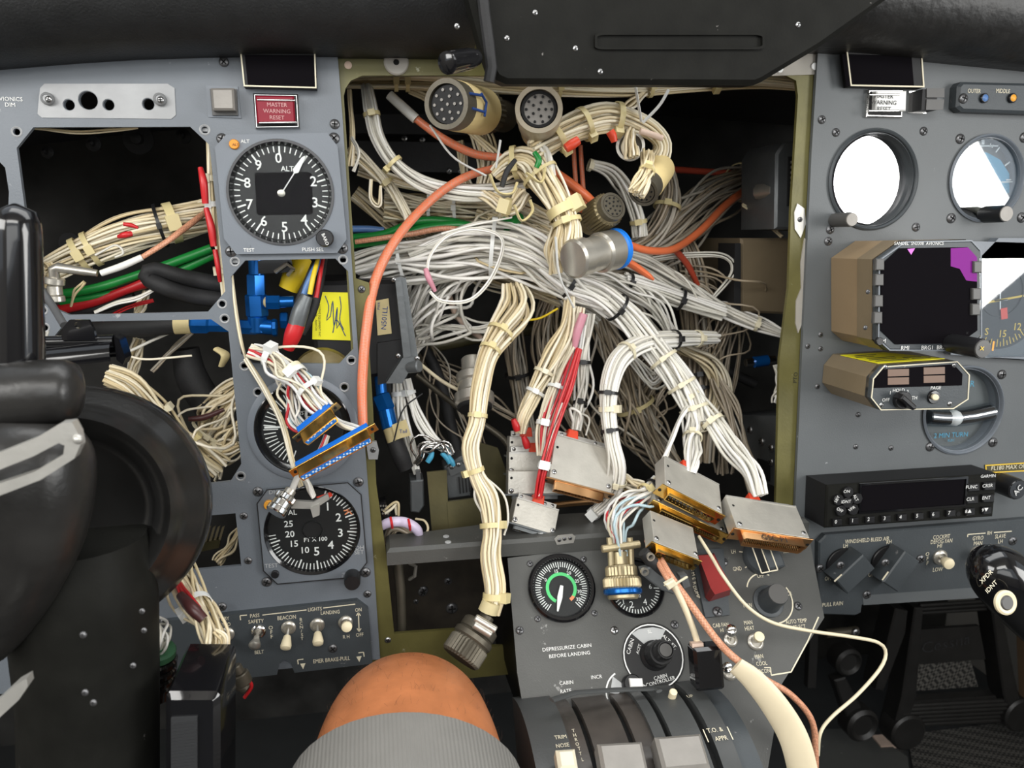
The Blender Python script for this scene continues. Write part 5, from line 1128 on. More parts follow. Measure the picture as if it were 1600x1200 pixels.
for p, m in (([(884, 232, .0, 7), (893, 226, .0, 8), (904, 219, .0, 7)], 'red_boot'), ([(953, 205, .0, 7), (957, 212, .0, 7), (960, 222, .0, 5)], 'red_boot'), ([(838, 262, -.004, 4), (842, 250, -.004, 5), (835, 238, -.002, 4)], 'green_wire'), ([(805, 250, -.002, 3.5), (792, 268, -.006, 4.5), (784, 292, -.006, 4)], 'rubber'), ([(1000, 205, .006, 5), (1018, 210, .006, 5), (1034, 216, .008, 5)], 'foam_pink')):
    cable('color_band', p, m, parent=o)
# yellowed saddle clips on the trunk
for pts in ([(765, 272), (778, 300), (800, 302), (808, 285)], [(822, 270), (845, 285), (852, 262)], [(803, 320), (815, 345), (832, 330), (828, 312)]):
    C = catmull([(x, y, 0) for x, y in pts], 14); mb = MB(); mb.tube([W(x, y, -.008) for x, y, _ in C], .0030, 8, .3, up=(0, 0, 1)); build(mb, 'saddle_clip', MATS['tie_yellowed'], o)
# long white tie tails
for lab, pts in (('pale cable tie tail slanting down to the orange arch', [(672, 196, .03), (708, 245, .025), (760, 275, .02)]), ('pale cable tie tail standing beside the trunk', [(782, 219, .0), (775, 262, .005)]), ('long pale cable tie hanging past the blue-ringed connector', [(868, 370, -.01), (874, 430, -.008), (896, 480, -.002)]),
                 ('pale tie standing up from the red band', [(992, 130, .0), (1002, 190, .005)]), ('pale tie leaning up towards the top bundle', [(1045, 140, .0), (1030, 165, .004), (1004, 192, .008)])):
    mb = MB(); C = catmull([tuple(W(*p)) for p in pts], 12) if len(pts) > 2 else [tuple(W(*p)) for p in pts]; mb.tube([Vector(c) for c in C], .0020, 8, .4); tag(build(mb, 'cable_tie', MATS['tie_white']), lab, 'cable tie')
harness('cream harness hanging down in front of the shelf', [dict(pts=[(802, 445, .06, 16), (808, 480, .05, 24), (785, 515, .04, 19), (762, 555, .03, 13), (750, 610, .012, 13), (745, 660, .004, 12), (735, 700, -.002, 14), (744, 742, -.006, 12), (762, 780, -.012, 17), (768, 830, -.02, 14), (765, 870, -.03, 15), (772, 920, -.04, 15), (768, 960, -.045, 10)], n=34, m='wires_cream', wr=2.5, loose=.25),
         dict(pts=[(752, 742, -.008, 3), (786, 775, -.012, 3), (794, 810, -.016, 2), (788, 836, -.018, 2)], n=1, m='wires_white', wr=2.2), dict(pts=[(745, 735, -.008, 2), (741, 775, -.012, 2), (752, 800, -.014, 2)], n=1, m='wires_white', wr=2.2)],
        [(0, .17, Y_), (0, .235, Y_), (0, .44, Y_), (0, .60, dict(m='tie_yellowed', wd=7, head=(-1, 0))), (0, .755, dict(m='tie_yellowed', wd=8, head=(.8, .2))), (0, .95, dict(m='tie_yellowed', wd=10, head=(1, -.2)))])
harness('white wires dropping from the trunk to the stacked connectors', [dict(pts=[(892, 462, .05, 9), (885, 510, .05, 12), (862, 560, .045, 15), (838, 610, .04, 13), (818, 650, .036, 9), (812, 676, .036, 7)], n=18, m='wires_cream', wr=2.6, loose=.4), dict(pts=[(905, 480, .05, 8), (892, 540, .045, 12), (872, 600, .035, 12), (852, 660, .025, 11), (848, 712, .02, 7)], n=16, m='wires_mixed', wr=2.7, loose=.35)],
        [(0, .55, N_), (0, .7, Wt), (1, .55, Wt), (1, .8, dict(m='tie_white', wd=7))])
harness('white wires with black bands ending at the red boot', [dict(pts=[(920, 490, .055, 7), (912, 550, .05, 9), (910, 600, .045, 10), (905, 640, .035, 8), (900, 672, .03, 6)], n=12, m='wires_white', wr=2.6, loose=.5, stray=.2), dict(pts=[(895, 660, .03, 2), (890, 640, .025, 3), (905, 648, .025, 3), (903, 670, .03, 2)], n=1, m='wires_white', wr=2.2), dict(pts=[(905, 645, .03, 1), (920, 655, .03, 1), (915, 680, .03, 1)], n=1, m='wires_white', wr=1.8)],
        [(0, .42, Bk), (0, .78, Bk)])
harness('red wire bundle slanting to the low connector', [dict(pts=[(905, 545, .03, 4), (890, 600, .022, 6), (876, 640, .018, 7), (860, 690, .012, 8), (848, 740, .006, 7), (842, 778, .004, 5)], n=9, m='red_wire', wr=2.6, loose=.3), dict(pts=[(880, 630, .018, 4), (858, 690, .012, 5), (843, 775, .004, 3)], n=3, m='wires_white', wr=2.2)], [(0, .78, dict(m='tie_white', wd=9))])
harness('white bundle with black bands dipping behind the gold plug', [dict(pts=[(1120, 528, .09, 8), (1060, 530, .07, 12), (1005, 536, .05, 13), (968, 560, .035, 14), (952, 600, .025, 13), (950, 645, .02, 11), (956, 690, .014, 11), (966, 735, .01, 12), (955, 775, .014, 12), (922, 808, .02, 7)], n=26, m='wires_white', wr=2.8, loose=.15), dict(pts=[(944, 600, .02, 2), (942, 650, .015, 2), (950, 720, .008, 2), (945, 770, .01, 2)], n=1, m='wires_white', wr=2.2)],
        [(0, .20, Bk), (0, .09, N_), (0, .43, N_), (0, .58, Bk), (0, .63, dict(m='tie_natural', wd=8, head=(.9, 0))), (0, .70, Bk), (0, .86, N_), (0, .985, dict(m='tie_white', wd=9))])
cable('pink_sleeve', [(912, 490, .04, 7), (902, 520, .04, 7), (898, 545, .04, 4)], 'pink_sleeve', 'pinkish heat-shrink sleeve over the dropping white wires', 'sleeve')
cable('yellow_lead', [(800, 500, .06, 1.8), (840, 498, .06, 1.8), (872, 482, .055, 1.8)], 'yellow_wire', 'thin yellow wire crossing to the hanging harness', 'wire')
harness('white wires tied below the metal bracket', [dict(pts=[(620, 592, .07, 7), (626, 640, .065, 9), (640, 690, .06, 8), (652, 740, .055, 4)], n=10, m='wires_white', wr=2.8, loose=.3), dict(pts=[(636, 592, .07, 6), (648, 640, .065, 7), (672, 680, .06, 7), (700, 705, .058, 6)], n=8, m='wires_white', wr=2.8, loose=.3)], [(0, .16, dict(m='tie_white', wd=7, head=(1, 0))), (1, .16, Wt)])
t = harness('twisted bare shield wires with blue crimps', [dict(pts=[(652, 725, .05, 4), (662, 700, .045, 7), (690, 695, .045, 8), (705, 712, .045, 5)], n=8, m='wires_tan', wr=2.2, loose=.9, stray=.6)])
t.children[0].data.materials[0] = MATS['chrome']
for p in ([(700, 712, .043, 3.5), (706, 722, .043, 4.5), (709, 728, .043, 3)], [(668, 722, .042, 4), (673, 714, .042, 4.5), (676, 706, .042, 3)], [(690, 708, .042, 3.5), (698, 716, .042, 4), (702, 724, .042, 3)]): cable('crimp', p, 'sky_blue', parent=t)
# ---- circular connectors
turned_conn('circular_connector', 'round connector wrapped in tan tape with blue ink marks', (788, 182, .075), (700, 163, -.005), [(0, .34, 26, 'dark_conn', 'backshell', 0), (.30, .46, 33, 'dark_conn', 'coupling_nut', 26), (.44, .90, 36, 'tape_cream', 'tape_wrap', 0), (.88, 1.03, 35, 'dark_conn', 'mating_rim', 'ring')], (27, 'black_matte'), pins='lever_grey')
t = [o for o in bpy.data.objects if o.get('label', '').startswith('round connector wrapped')][0]
for pts in ([(734, 146), (752, 149)], [(737, 169), (757, 175)], [(752, 146), (760, 160), (757, 182)]):
    mb = MB(); mb.tube([W(x, y, -.012+(x-734)*.0006) for x, y in pts], .0009, 6); build(mb, 'ink_mark', MATS['ink_blue'], t)
turned_conn('circular_connector', 'round beige connector facing the seats with grey socket holes', (842, 205, .05), (842, 171, -.012), [(0, .5, 30, 'tape_pale', 'backshell', 0), (.4, .85, 33, 'lever_grey', 'coupling_nut', 0), (.8, 1.03, 35, 'lever_grey', 'mating_rim', 'ring')], (24, 'lever_grey'))
t = [o for o in bpy.data.objects if o.get('label', '').startswith('round beige connector')][0]
for c in t.children:
    if c.name.startswith(('coupling', 'mating')): mat('beige_conn', (.36, .31, .23), .4, .2, .1, 50); c.data.materials[0] = MATS['beige_conn']
a = W(842, 171, -.012); q = (a-W(842, 205, .05)).to_track_quat('Z', 'Y'); px = depth(a)/FPX; mb = MB(); mb.add(*_ringsolid(23.5*px, 28*px, -.004, .0006, a, q)); build(mb, 'seal', MATS['slot'], t)
turned_conn('circular_connector', 'olive knurled connector on the pair of orange cables', (918, 350, .03), (958, 322, .0), [(0, .4, 20, 'brass_olive', 'backshell', 0), (.3, .86, 27, 'brass_olive', 'coupling_nut', 30), (.84, 1.0, 22, 'dark_conn', 'mating_rim', 'ring')], (17, 'dark_conn'))
turned_conn('circular_connector', 'large steel connector with a bright blue ring', (895, 405, -.012), (966, 388, .014), [(0, .25, 30, 'steel_conn', 'rear_clamp', 0), (.2, .6, 27, 'steel_conn', 'barrel', 0), (.55, .90, 32, 'steel_conn', 'coupling_nut', 0), (.88, 1.0, 33, 'blue_ring', 'blue_ring', 0)])
turned_conn('circular_connector', 'bronze ringed connector mouth full of wire ends', (985, 232, .05), (985, 228, .025), [(0, .8, 20, 'dark_conn', 'barrel', 0), (.7, 1.0, 22, 'steel_conn', 'rim', 'ring')])
turned_conn('circular_connector', 'bundle end plug wrapped in pale tape with splayed wires', (1032, 262, .03), (1005, 300, .0), [(0, .72, 24, 'tape_cream', 'tape_wrap', 0), (.70, 1.0, 23, 'dark_conn', 'rim', 'ring')], (17, 'dark_conn'))
harness('cut wire ends splayed at the pale taped plug', [dict(pts=[(1012, 240, .02, 9), (1012, 262, .005, 9), (1004, 285, -.008, 13), (994, 303, -.010, 15)], n=22, m='wires_cream', wr=2.4, loose=.2), dict(pts=[(985, 205, .02, 8), (984, 225, .012, 12), (988, 246, .01, 11)], n=14, m='wires_cream', wr=2.3, loose=.2)], [(0, .5, dict(m='tie_yellowed', wd=6))])
turned_conn('circular_connector', 'steel ringed connector halfway down the hanging harness', (738, 560, .07), (742, 640, .045), [(0, .35, 18, 'steel_conn', 'backshell', 0), (.3, .5, 27, 'steel_conn', 'ring', 0), (.48, .72, 25, 'steel_conn', 'barrel', 0), (.68, .93, 31, 'steel_conn', 'coupling_nut', 0), (.92, 1.0, 27, 'slot', 'mouth', 0)])
turned_conn('circular_connector', 'dark bronze connector dangling above the knee', (762, 962, -.045), (718, 1030, -.06), [(0, .22, 12, 'dark_conn', 'cable_clamp', 0), (.2, .45, 30, 'dark_conn', 'backshell', 0), (.43, .62, 33, 'dark_conn', 'collar', 0), (.6, 1.0, 33, 'dark_conn', 'coupling_nut', 34)])
t = [o for o in bpy.data.objects if o.get('label', '').startswith('dark bronze connector dangling')][0]
for A, B in (((742, 965, -.06), (775, 985, -.065)), ((740, 975, -.062), (768, 992, -.066))):
    mb = MB(); mb.cyl(W(*A), W(*B), .0028, bev=.0006); build(mb, 'clamp_screw', MATS['steel_conn'], t)
cable('clamp_sleeve', [(768, 940, -.045, 15), (762, 956, -.046, 16)], 'tape_pale', parent=t)
# ---- d-sub connectors on the right of the shelf
dsub('silver hooded connector with a red boot and copper edge', (868, 677, .02), (962, 703, .02), (857, 745, .0), 20, shell='copper_gold', boot=(.28,), sl=13, fh=.8, fw=.8)
dsub('silver double-row connector hood, lying over the long gold one', (1038, 712, -.010), (1124, 757, -.010), (1021, 748, -.034), 24, boot=(.42,), pins=12, sl=8)
dsub('long gold connector with a row of pins, below the double-row hood', (1018, 752, -.006), (1126, 803, -.006), (1012, 776, -.026), 20, boot=(), pins=24, sl=9, strap=False)
dsub('small silver hooded connector with a gold face', (1016, 797, -.030), (1083, 824, -.030), (1005, 840, -.056), 23, boot=(), pins=8, sl=9, strap=False)
dsub('silver hooded connector inked GSC P1 with a red boot', (1134, 774, -.024), (1244, 791, -.024), (1147, 824, -.050), 24, shell='copper_gold', boot=(.42,), pins=25, sl=13, print_='GSC P1', fh=.8, fw=.85)
dsub('upper of the stacked silver connectors with a red boot', (796, 682, .05), (862, 682, .05), (796, 712, .047), 20, boot=(.4,), sl=6, flange='grey_bracket', shell='grey_bracket')
dsub('middle silver connector in the stack, with a clear gap below', (795, 706, .04), (870, 706, .04), (795, 740, .036), 20, boot=(.55,), sl=5, flange='grey_bracket', shell='grey_bracket')
dsub('large bare silver connector hood lowest in the stack', (794, 736, .022), (880, 736, .022), (800, 772, .018), 18, boot=(), sl=6, flange='grey_bracket', shell='grey_bracket', strap=False)
dsub('tilted silver connector at the foot of the red wires', (808, 776, .006), (874, 796, .006), (806, 818, -.004), 22, boot=(.5,), sl=5, flange='grey_bracket', shell='grey_bracket')
for x, y, lab in ((806, 665, 'red crimp terminals on the upper stacked connector'), (822, 692, 'magenta crimp terminal on a ring lug')):
    C, R = path3([(x-4, y-10, .03, 4), (x, y, .03, 6), (x+2, y+8, .03, 5)]); mb = MB(); mb.tube([Vector(c) for c in C], [float(r) for r in R], 10); tag(build(mb, 'crimp_terminal', MATS['red_wire']), lab, 'terminal')
# ---- gold plug with blue band in front of the pedestal gauge
turned_conn('circular_connector', 'brass connector with a blue band over the altitude gauge', (968, 862, -.035), (974, 935, -.05), [(0, .3, 13, 'brass_conn', 'cable_clamp', 0), (.3, .56, 25, 'brass_conn', 'backshell', 26), (.54, .80, 30, 'brass_conn', 'coupling_nut', 40), (.78, .92, 30, 'blue_anod', 'blue_band', 0), (.9, 1.02, 24, 'brass_conn', 'mating_rim', 0)])
t = [o for o in bpy.data.objects if o.get('label', '').startswith('brass connector with a blue band')][0]
for x in (952, 984):
    mb = MB(); mb.tube([W(x, 840, -.035), W(x+2, 862, -.038), W(x+3, 890, -.042)], .0022, 8); build(mb, 'clamp_arm', MATS['brass_conn'], t)
mb = MB(); mb.cyl(W(940, 858, -.038), W(1000, 850, -.038), .0028, bev=.0006); build(mb, 'clamp_screw', MATS['brass_conn'], t)
harness('cream wires looping into the brass connector', [dict(pts=[(1030, 752, .0, 9), (1005, 772, -.01, 12), (978, 790, -.02, 16), (963, 815, -.028, 15), (966, 845, -.034, 8), (968, 870, -.038, 8)], n=18, m='wires_mixed', wr=2.5, loose=.5, stray=.3), dict(pts=[(1005, 760, .01, 10), (970, 750, .02, 12), (950, 745, .03, 10)], n=12, m='wires_cream', wr=2.2, loose=.4)], [(0, .12, Bk), (0, .22, Y_)])
# ================================================================ what shows through the cut-outs of the left panel
harness('long cream wire bundle with tape bands in the upper cut-out', [dict(pts=[(20, 450, .03, 14), (70, 425, .035, 20), (130, 395, .04, 24), (200, 366, .045, 28), (270, 348, .05, 28), (325, 335, .06, 24)], n=46, m='wires_cream', wr=2.5, loose=.15), dict(pts=[(40, 430, .03, 6), (60, 410, .03, 8), (80, 420, .03, 8), (70, 450, .03, 6)], n=8, m='wires_cream', wr=2, loose=.4),
         dict(pts=[(150, 400, .01, 2), (180, 385, .01, 3), (192, 395, .01, 3), (180, 402, .01, 2)], n=1, m='wires_white', wr=1.8)],
        [(0, .33, dict(m='tie_yellowed', wd=9, k=1.06)), (0, .42, dict(m='tie_yellowed', wd=8, k=1.06)), (0, .74, dict(m='tie_black', wd=5)), (0, .80, dict(m='tie_yellowed', wd=13, k=1.06))])
for lab, p in (('red heat-shrink band on the cream bundle', [(185, 370, .0, 3), (195, 367, -.002, 5), (206, 365, 0, 4)]), ('dark red wire stub above the cream bundle', [(193, 350, .02, 3), (205, 352, .02, 3.5), (216, 356, .02, 2)])): cable('wire_sleeve', p, 'red_wire', lab, 'sleeve')
t = thing('coax_plug', 'steel right-angle coax plug lying under the cream bundle', 'connector', W(85, 470, .005))
mb = MB(); mb.tube([W(86, 440, .006), W(84, 420, .004), W(90, 418, .004), W(152, 427, .004)], [.0032, .0032, .0032, .0022], 12); build(mb, 'elbow', MATS['steel_conn'], t)
for a, b, r in (((86, 434, .006), (85, 445, .006), .006), ((85, 446, .006), (87, 462, .006), .0045), ((88, 462, .006), (89, 472, .006), .005)):
    mb = MB(); mb.cyl(W(*a), W(*b), r, bev=.0006); build(mb, 'coupling_nut', MATS['steel_conn'], t)
cable('coax_lead', [(158, 427, .004, 5), (190, 416, .004, 5.5), (222, 402, .006, 5)], 'white_wire', 'white marked coax sleeve beside the steel elbow plug', 'sleeve')
cable('coax_lead', [(222, 402, .008, 4), (260, 378, .015, 4.5), (300, 348, .03, 5), (330, 325, .05, 4)], 'braid_copper', 'brown coax lead crossing the cream bundle', 'cable')
cable('green_lead', [(90, 460, .04, 7), (150, 450, .04, 7), (230, 425, .045, 7), (330, 388, .05, 7)], 'green_wire', 'green cable under the white marked sleeve', 'cable')
cable('green_lead', [(95, 472, .045, 7), (160, 462, .045, 7), (240, 440, .05, 7), (335, 398, .055, 7)], 'green_wire', 'lower green cable in the upper cut-out', 'cable')
cable('red_lead', [(85, 486, .045, 8), (150, 470, .045, 8), (200, 452, .045, 7), (236, 440, .045, 9), (255, 443, .045, 4)], 'red_wire', 'red sleeved cable under the green cables', 'cable')
cable('rubber_hose', [(352, 468, .05, 13), (300, 462, .04, 13), (255, 448, .03, 13), (228, 432, .03, 12), (240, 420, .03, 11), (285, 432, .035, 12), (352, 446, .05, 13)], 'rubber', 'black rubber hose folded back on itself', 'hose', sides=16)
cable('black_loom', [(110, 490, .05, 9), (160, 478, .05, 10), (210, 465, .05, 9)], 'rubber', 'black taped loom under the red cable', 'cable')
harness('white leads crossing at the bottom of the upper cut-out', [dict(pts=[(112, 478, .02, 2), (118, 455, .015, 4), (132, 440, .012, 2)], n=2, m='wires_cream', wr=2), dict(pts=[(148, 488, .03, 2), (180, 474, .03, 3), (215, 465, .03, 3), (245, 450, .03, 2)], n=3, m='wires_white', wr=2), dict(pts=[(160, 500, .04, 2), (200, 480, .04, 3), (240, 470, .04, 2)], n=3, m='red_wire', wr=1.6), dict(pts=[(215, 490, .05, 6), (222, 470, .05, 8), (230, 455, .05, 6)], n=9, m='wires_cream', wr=2)])
harness('red and cream wires down the edge beside the altimeter', [dict(pts=[(326, 215, .015, 4), (330, 280, .015, 5), (336, 340, .015, 5), (346, 420, .015, 4), (352, 470, .02, 3)], n=7, m='wires_cream', wr=2.2)], [(0, .22, dict(m='tie_natural', wd=9, head=(-1, 0))), (0, .38, dict(m='tie_white', wd=8, head=(-1, 0))), (0, .82, dict(m='tie_natural', wd=8, head=(-1, 0)))])
for i, p in enumerate(([(313, 262, .005, 4), (318, 285, .003, 6), (321, 318, .004, 5)], [(322, 325, .006, 4), (330, 355, .004, 6), (334, 385, .004, 5)], [(336, 390, .006, 4), (341, 420, .005, 4), (344, 440, .008, 3)])): cable('red_sleeve', p, 'red_wire', ('topmost', 'middle', 'lowest')[i]+' red sleeve beside the altimeter', 'sleeve', group='red sleeves beside the altimeter')
harness('thin cream wires strung along the top of the upper cut-out', [dict(pts=[(50, 200, .02, 2), (120, 206, .02, 3), (180, 203, .02, 3), (215, 199, .02, 2)], n=3, m='wires_cream', wr=1.6)])
t = thing('dark_mounts', 'dark round mounts on the black structure behind the upper cut-out', 'mount', W(215, 240, .25)); fr = PY(.25)
for x, y, r in ((217, 218, 24), (147, 225, 12), (287, 213, 12), (75, 238, 10), (110, 380, 17)):
    f = fr.at(x, y); s = fr.sc(x, y); mb = MB(f); mb.lathe([(r*s, 0), (r*s, .002), (r*.4*s, .004), (r*.35*s, .010), (.0001, .012)], 24); build(mb, 'mount', MATS['rubber'], t)
# lower cut-out
t = thing('fluid_hose', 'black rubber hose with a tan tape band and blue fitting', 'hose', W(240, 520, .03))
for nm, p, m in (('hose', [(140, 517, .03, 13), (200, 514, .03, 14), (275, 508, .03, 14)], 'rubber'), ('tape_band', [(273, 508, .03, 14.5), (298, 507, .03, 14.5)], 'tape_tan')): cable(nm, p, m, parent=t, sides=16)
mb = MB(); a, b = W(298, 507, .03), W(372, 508, .03); q = (b-a).to_track_quat('Z', 'Y'); L = (b-a).length
mb.turned([(.0058, 0), (.0065, L*.05), (.0065, L*.35), (.0052, L*.4), (.0052, L)], a, q, 6); build(mb, 'blue_fitting', MATS['blue_anod'], t, 20)
harness('cream bundle curving down behind the yoke in the lower cut-out', [dict(pts=[(168, 585, .02, 14), (205, 600, .02, 16), (240, 635, .025, 15), (275, 675, .03, 15), (310, 705, .035, 17), (345, 730, .04, 18)], n=32, m='wires_cream', wr=2.6, loose=.25)], [(0, .42, dict(m='tie_natural', wd=7, head=(.6, -1))), (0, .72, dict(m='tie_yellowed', wd=6, head=(.6, -1)))])
harness('tangled cream wires at the foot of the lower cut-out', [dict(pts=[(380, 610, .06, 14), (350, 650, .06, 24), (320, 690, .06, 28), (300, 740, .06, 24)], n=30, m='wires_cream', wr=2.3, loose=.8, stray=.4), dict(pts=[(385, 660, .05, 10), (345, 700, .05, 16), (330, 740, .05, 14)], n=16, m='wires_cream', wr=2.2, loose=.7, stray=.3), dict(pts=[(300, 720, .045, 14), (330, 715, .045, 18), (375, 700, .045, 12)], n=16, m='wires_cream', wr=2.2, loose=.6)], [(1, .5, N_), (0, .55, N_)])
cable('rubber_hose', [(290, 545, .08, 20), (300, 590, .08, 24), (330, 640, .08, 24)], 'rubber', 'thick dark hose in the shade of the lower cut-out', 'hose', sides=16)
cable('heat_shrink', [(295, 655, .045, 4), (320, 652, .045, 5), (350, 640, .045, 3)], 'heatshrink', 'brownish heat-shrink tube over the tangled wires', 'sleeve')
harness('single leads strung across the lower cut-out', [dict(pts=[(196, 556, .03, 1), (230, 562, .03, 1), (300, 556, .03, 1)], n=1, m='wires_cream', wr=2), dict(pts=[(196, 553, .03, 2), (235, 535, .035, 2), (265, 520, .04, 1)], n=1, m='wires_white', wr=2.6), dict(pts=[(238, 580, .06, 3), (270, 545, .06, 5), (300, 520, .06, 4)], n=4, m='wires_tan', wr=1.8), dict(pts=[(205, 590, .06, 8), (210, 560, .06, 9), (218, 530, .06, 9)], n=12, m='wires_cream', wr=2.0), dict(pts=[(310, 640, .07, 5), (345, 610, .07, 8), (380, 590, .07, 6)], n=8, m='wires_cream', wr=2)])
t = thing('marked_clip', 'tan marker clip tied at the edge of the lower cut-out', 'clip', W(350, 570, .02)); C, R = path3([(338, 545, .02, 7), (352, 555, .016, 9), (346, 572, .018, 6)]); mb = MB(); mb.tube([Vector(c) for c in C], [float(r) for r in R], 12, .5); build(mb, 'band', MATS['tape_tan'], t)
# small bottom cut-out
t = thing('terminal_block', 'dim terminal strip of metal tabs in the smallest cut-out', 'terminal block', W(330, 860, .08)); fr = PY(.08)
plate(fr, [(290, 848), (345, 838), (345, 850), (290, 862)], 0, .008, 'olive_dark', t, 'strip')
for i in range(8): plate(fr, [(300+i*7, 820), (304+i*7, 818), (296+i*7, 846), (292+i*7, 847)], .004, .006, 'brass_conn', t, 'tab')
harness('short cream wires behind the terminal strip', [dict(pts=[(378, 820, .07, 4), (362, 850, .06, 8), (340, 880, .05, 8)], n=9, m='wires_cream', wr=1.7, loose=.5)])
# ---- middle right cut-out: blue fittings, coloured loom, straps
t = thing('blue_fluid_fitting', 'bright blue anodised tee and elbow fluid fittings', 'fitting', W(405, 530, .03))
def hexbar(A, B, r, n=6, nm='nut', m='blue_anod'):
    a, b = W(*A), W(*B); px = depth(a)/FPX; q = (b-a).to_track_quat('Z', 'Y'); L = (b-a).length; e = .12*r*px
    mb = MB(); mb.turned([(r*px-e, 0), (r*px, e), (r*px, L-e), (r*px-e, L)], a, q, n); build(mb, nm, MATS[m], t, 20)
hexbar((400, 400, .035), (401, 432, .035), 12, 24, 'tube'); hexbar((400, 428, .035), (401, 462, .035), 15); hexbar((400, 460, .035), (402, 495, .035), 17); hexbar((402, 472, .035), (424, 472, .034), 9, 20, 'ferrule', 'tape_tan')
hexbar((416, 472, .034), (438, 472, .034), 12); hexbar((436, 472, .034), (460, 471, .034), 9, 20, 'tube'); hexbar((402, 494, .035), (402, 520, .035), 15, 20, 'elbow'); hexbar((402, 510, .034), (430, 512, .034), 12, 20, 'elbow_arm'); hexbar((372, 510, .034), (402, 512, .034), 12)
hexbar((425, 512, .033), (433, 512, .033), 14, 8); hexbar((438, 500, .045), (450, 500, .045), 14, 6)
t = thing('latch_clip', 'dark steel latch clip above the blue fittings', 'clip', W(440, 425, .03)); plate(PY(.03), [(400, 408), (455, 405), (460, 425), (402, 428)], -.008, 0, 'black_gloss', t, 'bar'); mb = MB(); mb.tube([W(430, 425, .025), W(448, 412, .022), W(458, 420, .025), W(450, 430, .028)], .0015, 8); build(mb, 'wire_clip', MATS['steel_conn'], t)
cable('yellow_sleeve', [(478, 405, .05, 12), (462, 425, .045, 17), (450, 452, .045, 15)], 'yellow_wire', 'wide yellow sleeve behind the coloured loom', 'sleeve', sides=14)
t = thing('colored_loom', 'black taped loom with blue, yellow and red splices', 'wiring', W(460, 545, .0))
for p, m in (([(500, 402, .02, 4), (490, 425, .012, 6), (478, 452, .01, 6), (468, 480, .01, 6)], 'blue_wire'), ([(498, 400, .015, 3), (490, 430, .008, 4), (484, 460, .006, 4)], 'yellow_wire'), ([(505, 402, .02, 3), (500, 430, .012, 3.5), (494, 465, .01, 4)], 'red_wire'), ([(492, 405, .02, 3), (478, 440, .012, 4), (466, 470, .01, 5), (452, 520, .012, 4)], 'rubber'), ([(508, 402, .022, 4), (498, 450, .014, 7), (486, 490, .012, 8), (470, 520, .012, 8)], 'rubber')): cable('lead', p, m, parent=t)
cable('mesh_sleeve', [(480, 462, .004, 9), (470, 485, .004, 13), (463, 508, .004, 13)], 'grey_bracket', parent=t, sides=14); cable('red_shrink', [(464, 506, .004, 13), (457, 525, .004, 13), (450, 545, .006, 9)], 'red_wire', parent=t, sides=14)
cable('flat_strap', [(363, 430, .004, 4), (368, 480, -.001, 7), (376, 530, -.003, 7), (384, 560, -.003, 5)], 'cream_wire', 'flat cream strap of wires over the left edge of the cut-out', 'strap', ell=.4)
harness('cream and red wires spilling over the gauge to the blue connectors', [dict(pts=[(392, 548, -.004, 10), (430, 562, -.012, 14), (462, 590, -.02, 18), (490, 620, -.03, 16), (510, 640, -.036, 12)], n=26, m='wires_mixed', wr=2.5, loose=.45, stray=.25), dict(pts=[(450, 580, -.015, 8), (455, 620, -.022, 12), (462, 655, -.026, 10), (480, 675, -.03, 8)], n=12, m='wires_mixed', wr=2.3, loose=.6, stray=.3), dict(pts=[(500, 630, -.03, 6), (530, 660, -.036, 6), (560, 672, -.045, 6)], n=5, m='wires_mixed', wr=2.6),
         dict(pts=[(384, 560, -.006, 5), (415, 610, -.012, 5), (440, 660, -.02, 5), (456, 720, -.03, 4), (470, 760, -.03, 4)], n=5, m='wires_cream', wr=1.9, loose=.15), dict(pts=[(510, 680, -.04, 4), (500, 710, -.045, 5), (480, 740, -.04, 5)], n=6, m='wires_mixed', wr=2.3)],
        [(0, .22, dict(m='tie_white', wd=10, head=(-.3, -1))), (0, .45, dict(m='tie_natural', wd=8, head=(-1, -.5))), (0, .72, dict(m='tie_white', wd=8, head=(1, -.5))), (0, .5, dict(m='tie_white', wd=9))])
dsub('smaller blue and gold multi-pin connector over the round gauge', (462, 668, -.038), (512, 628, -.038), (466, 675, -.0425), 13, bare=True, hood='blue_plastic', boot=(), sl=24, fh=.85, fw=.98, name='multi_pin_connector')
dsub('longer blue and gold multi-pin connector with dotted face', (460, 722, -.048), (572, 660, -.048), (463, 728, -.0525), 14, bare=True, hood='blue_plastic', boot=(), sl=24, fh=.85, fw=.98, name='multi_pin_connector')
turned_conn('coax_plug', 'nickel coax plug dangling over the radio altimeter', (455, 765, -.035), (430, 802, -.045), [(0, .3, 9, 'steel_conn', 'crimp_sleeve', 0), (.25, .5, 17, 'chrome', 'collar', 24), (.5, .78, 15, 'chrome', 'barrel', 0), (.75, 1.0, 17, 'chrome', 'bayonet_ring', 0)])
cable('coax_stub', [(468, 738, -.04, 5), (462, 752, -.038, 5), (455, 768, -.035, 5)], 'white_wire', 'white coax stub feeding the nickel plug', 'cable')
t = thing('wire_clamp', 'bright aluminium clamp plate hanging over the radio altimeter', 'clamp', W(490, 800, -.035)); fr = PY(-.03)
plate(fr, [(455, 780), (490, 782), (512, 770), (515, 778), (492, 793), (456, 792)], 0, .003, 'alu', t, 'plate'); plate(fr, [(486, 790), (500, 784), (500, 800), (490, 804)], 0, .006, 'alu', t, 'lug')
harness('white leads ending at the aluminium clamp', [dict(pts=[(475, 742, -.04, 4), (482, 758, -.038, 5), (490, 776, -.034, 4)], n=5, m='wires_white', wr=2.6)])
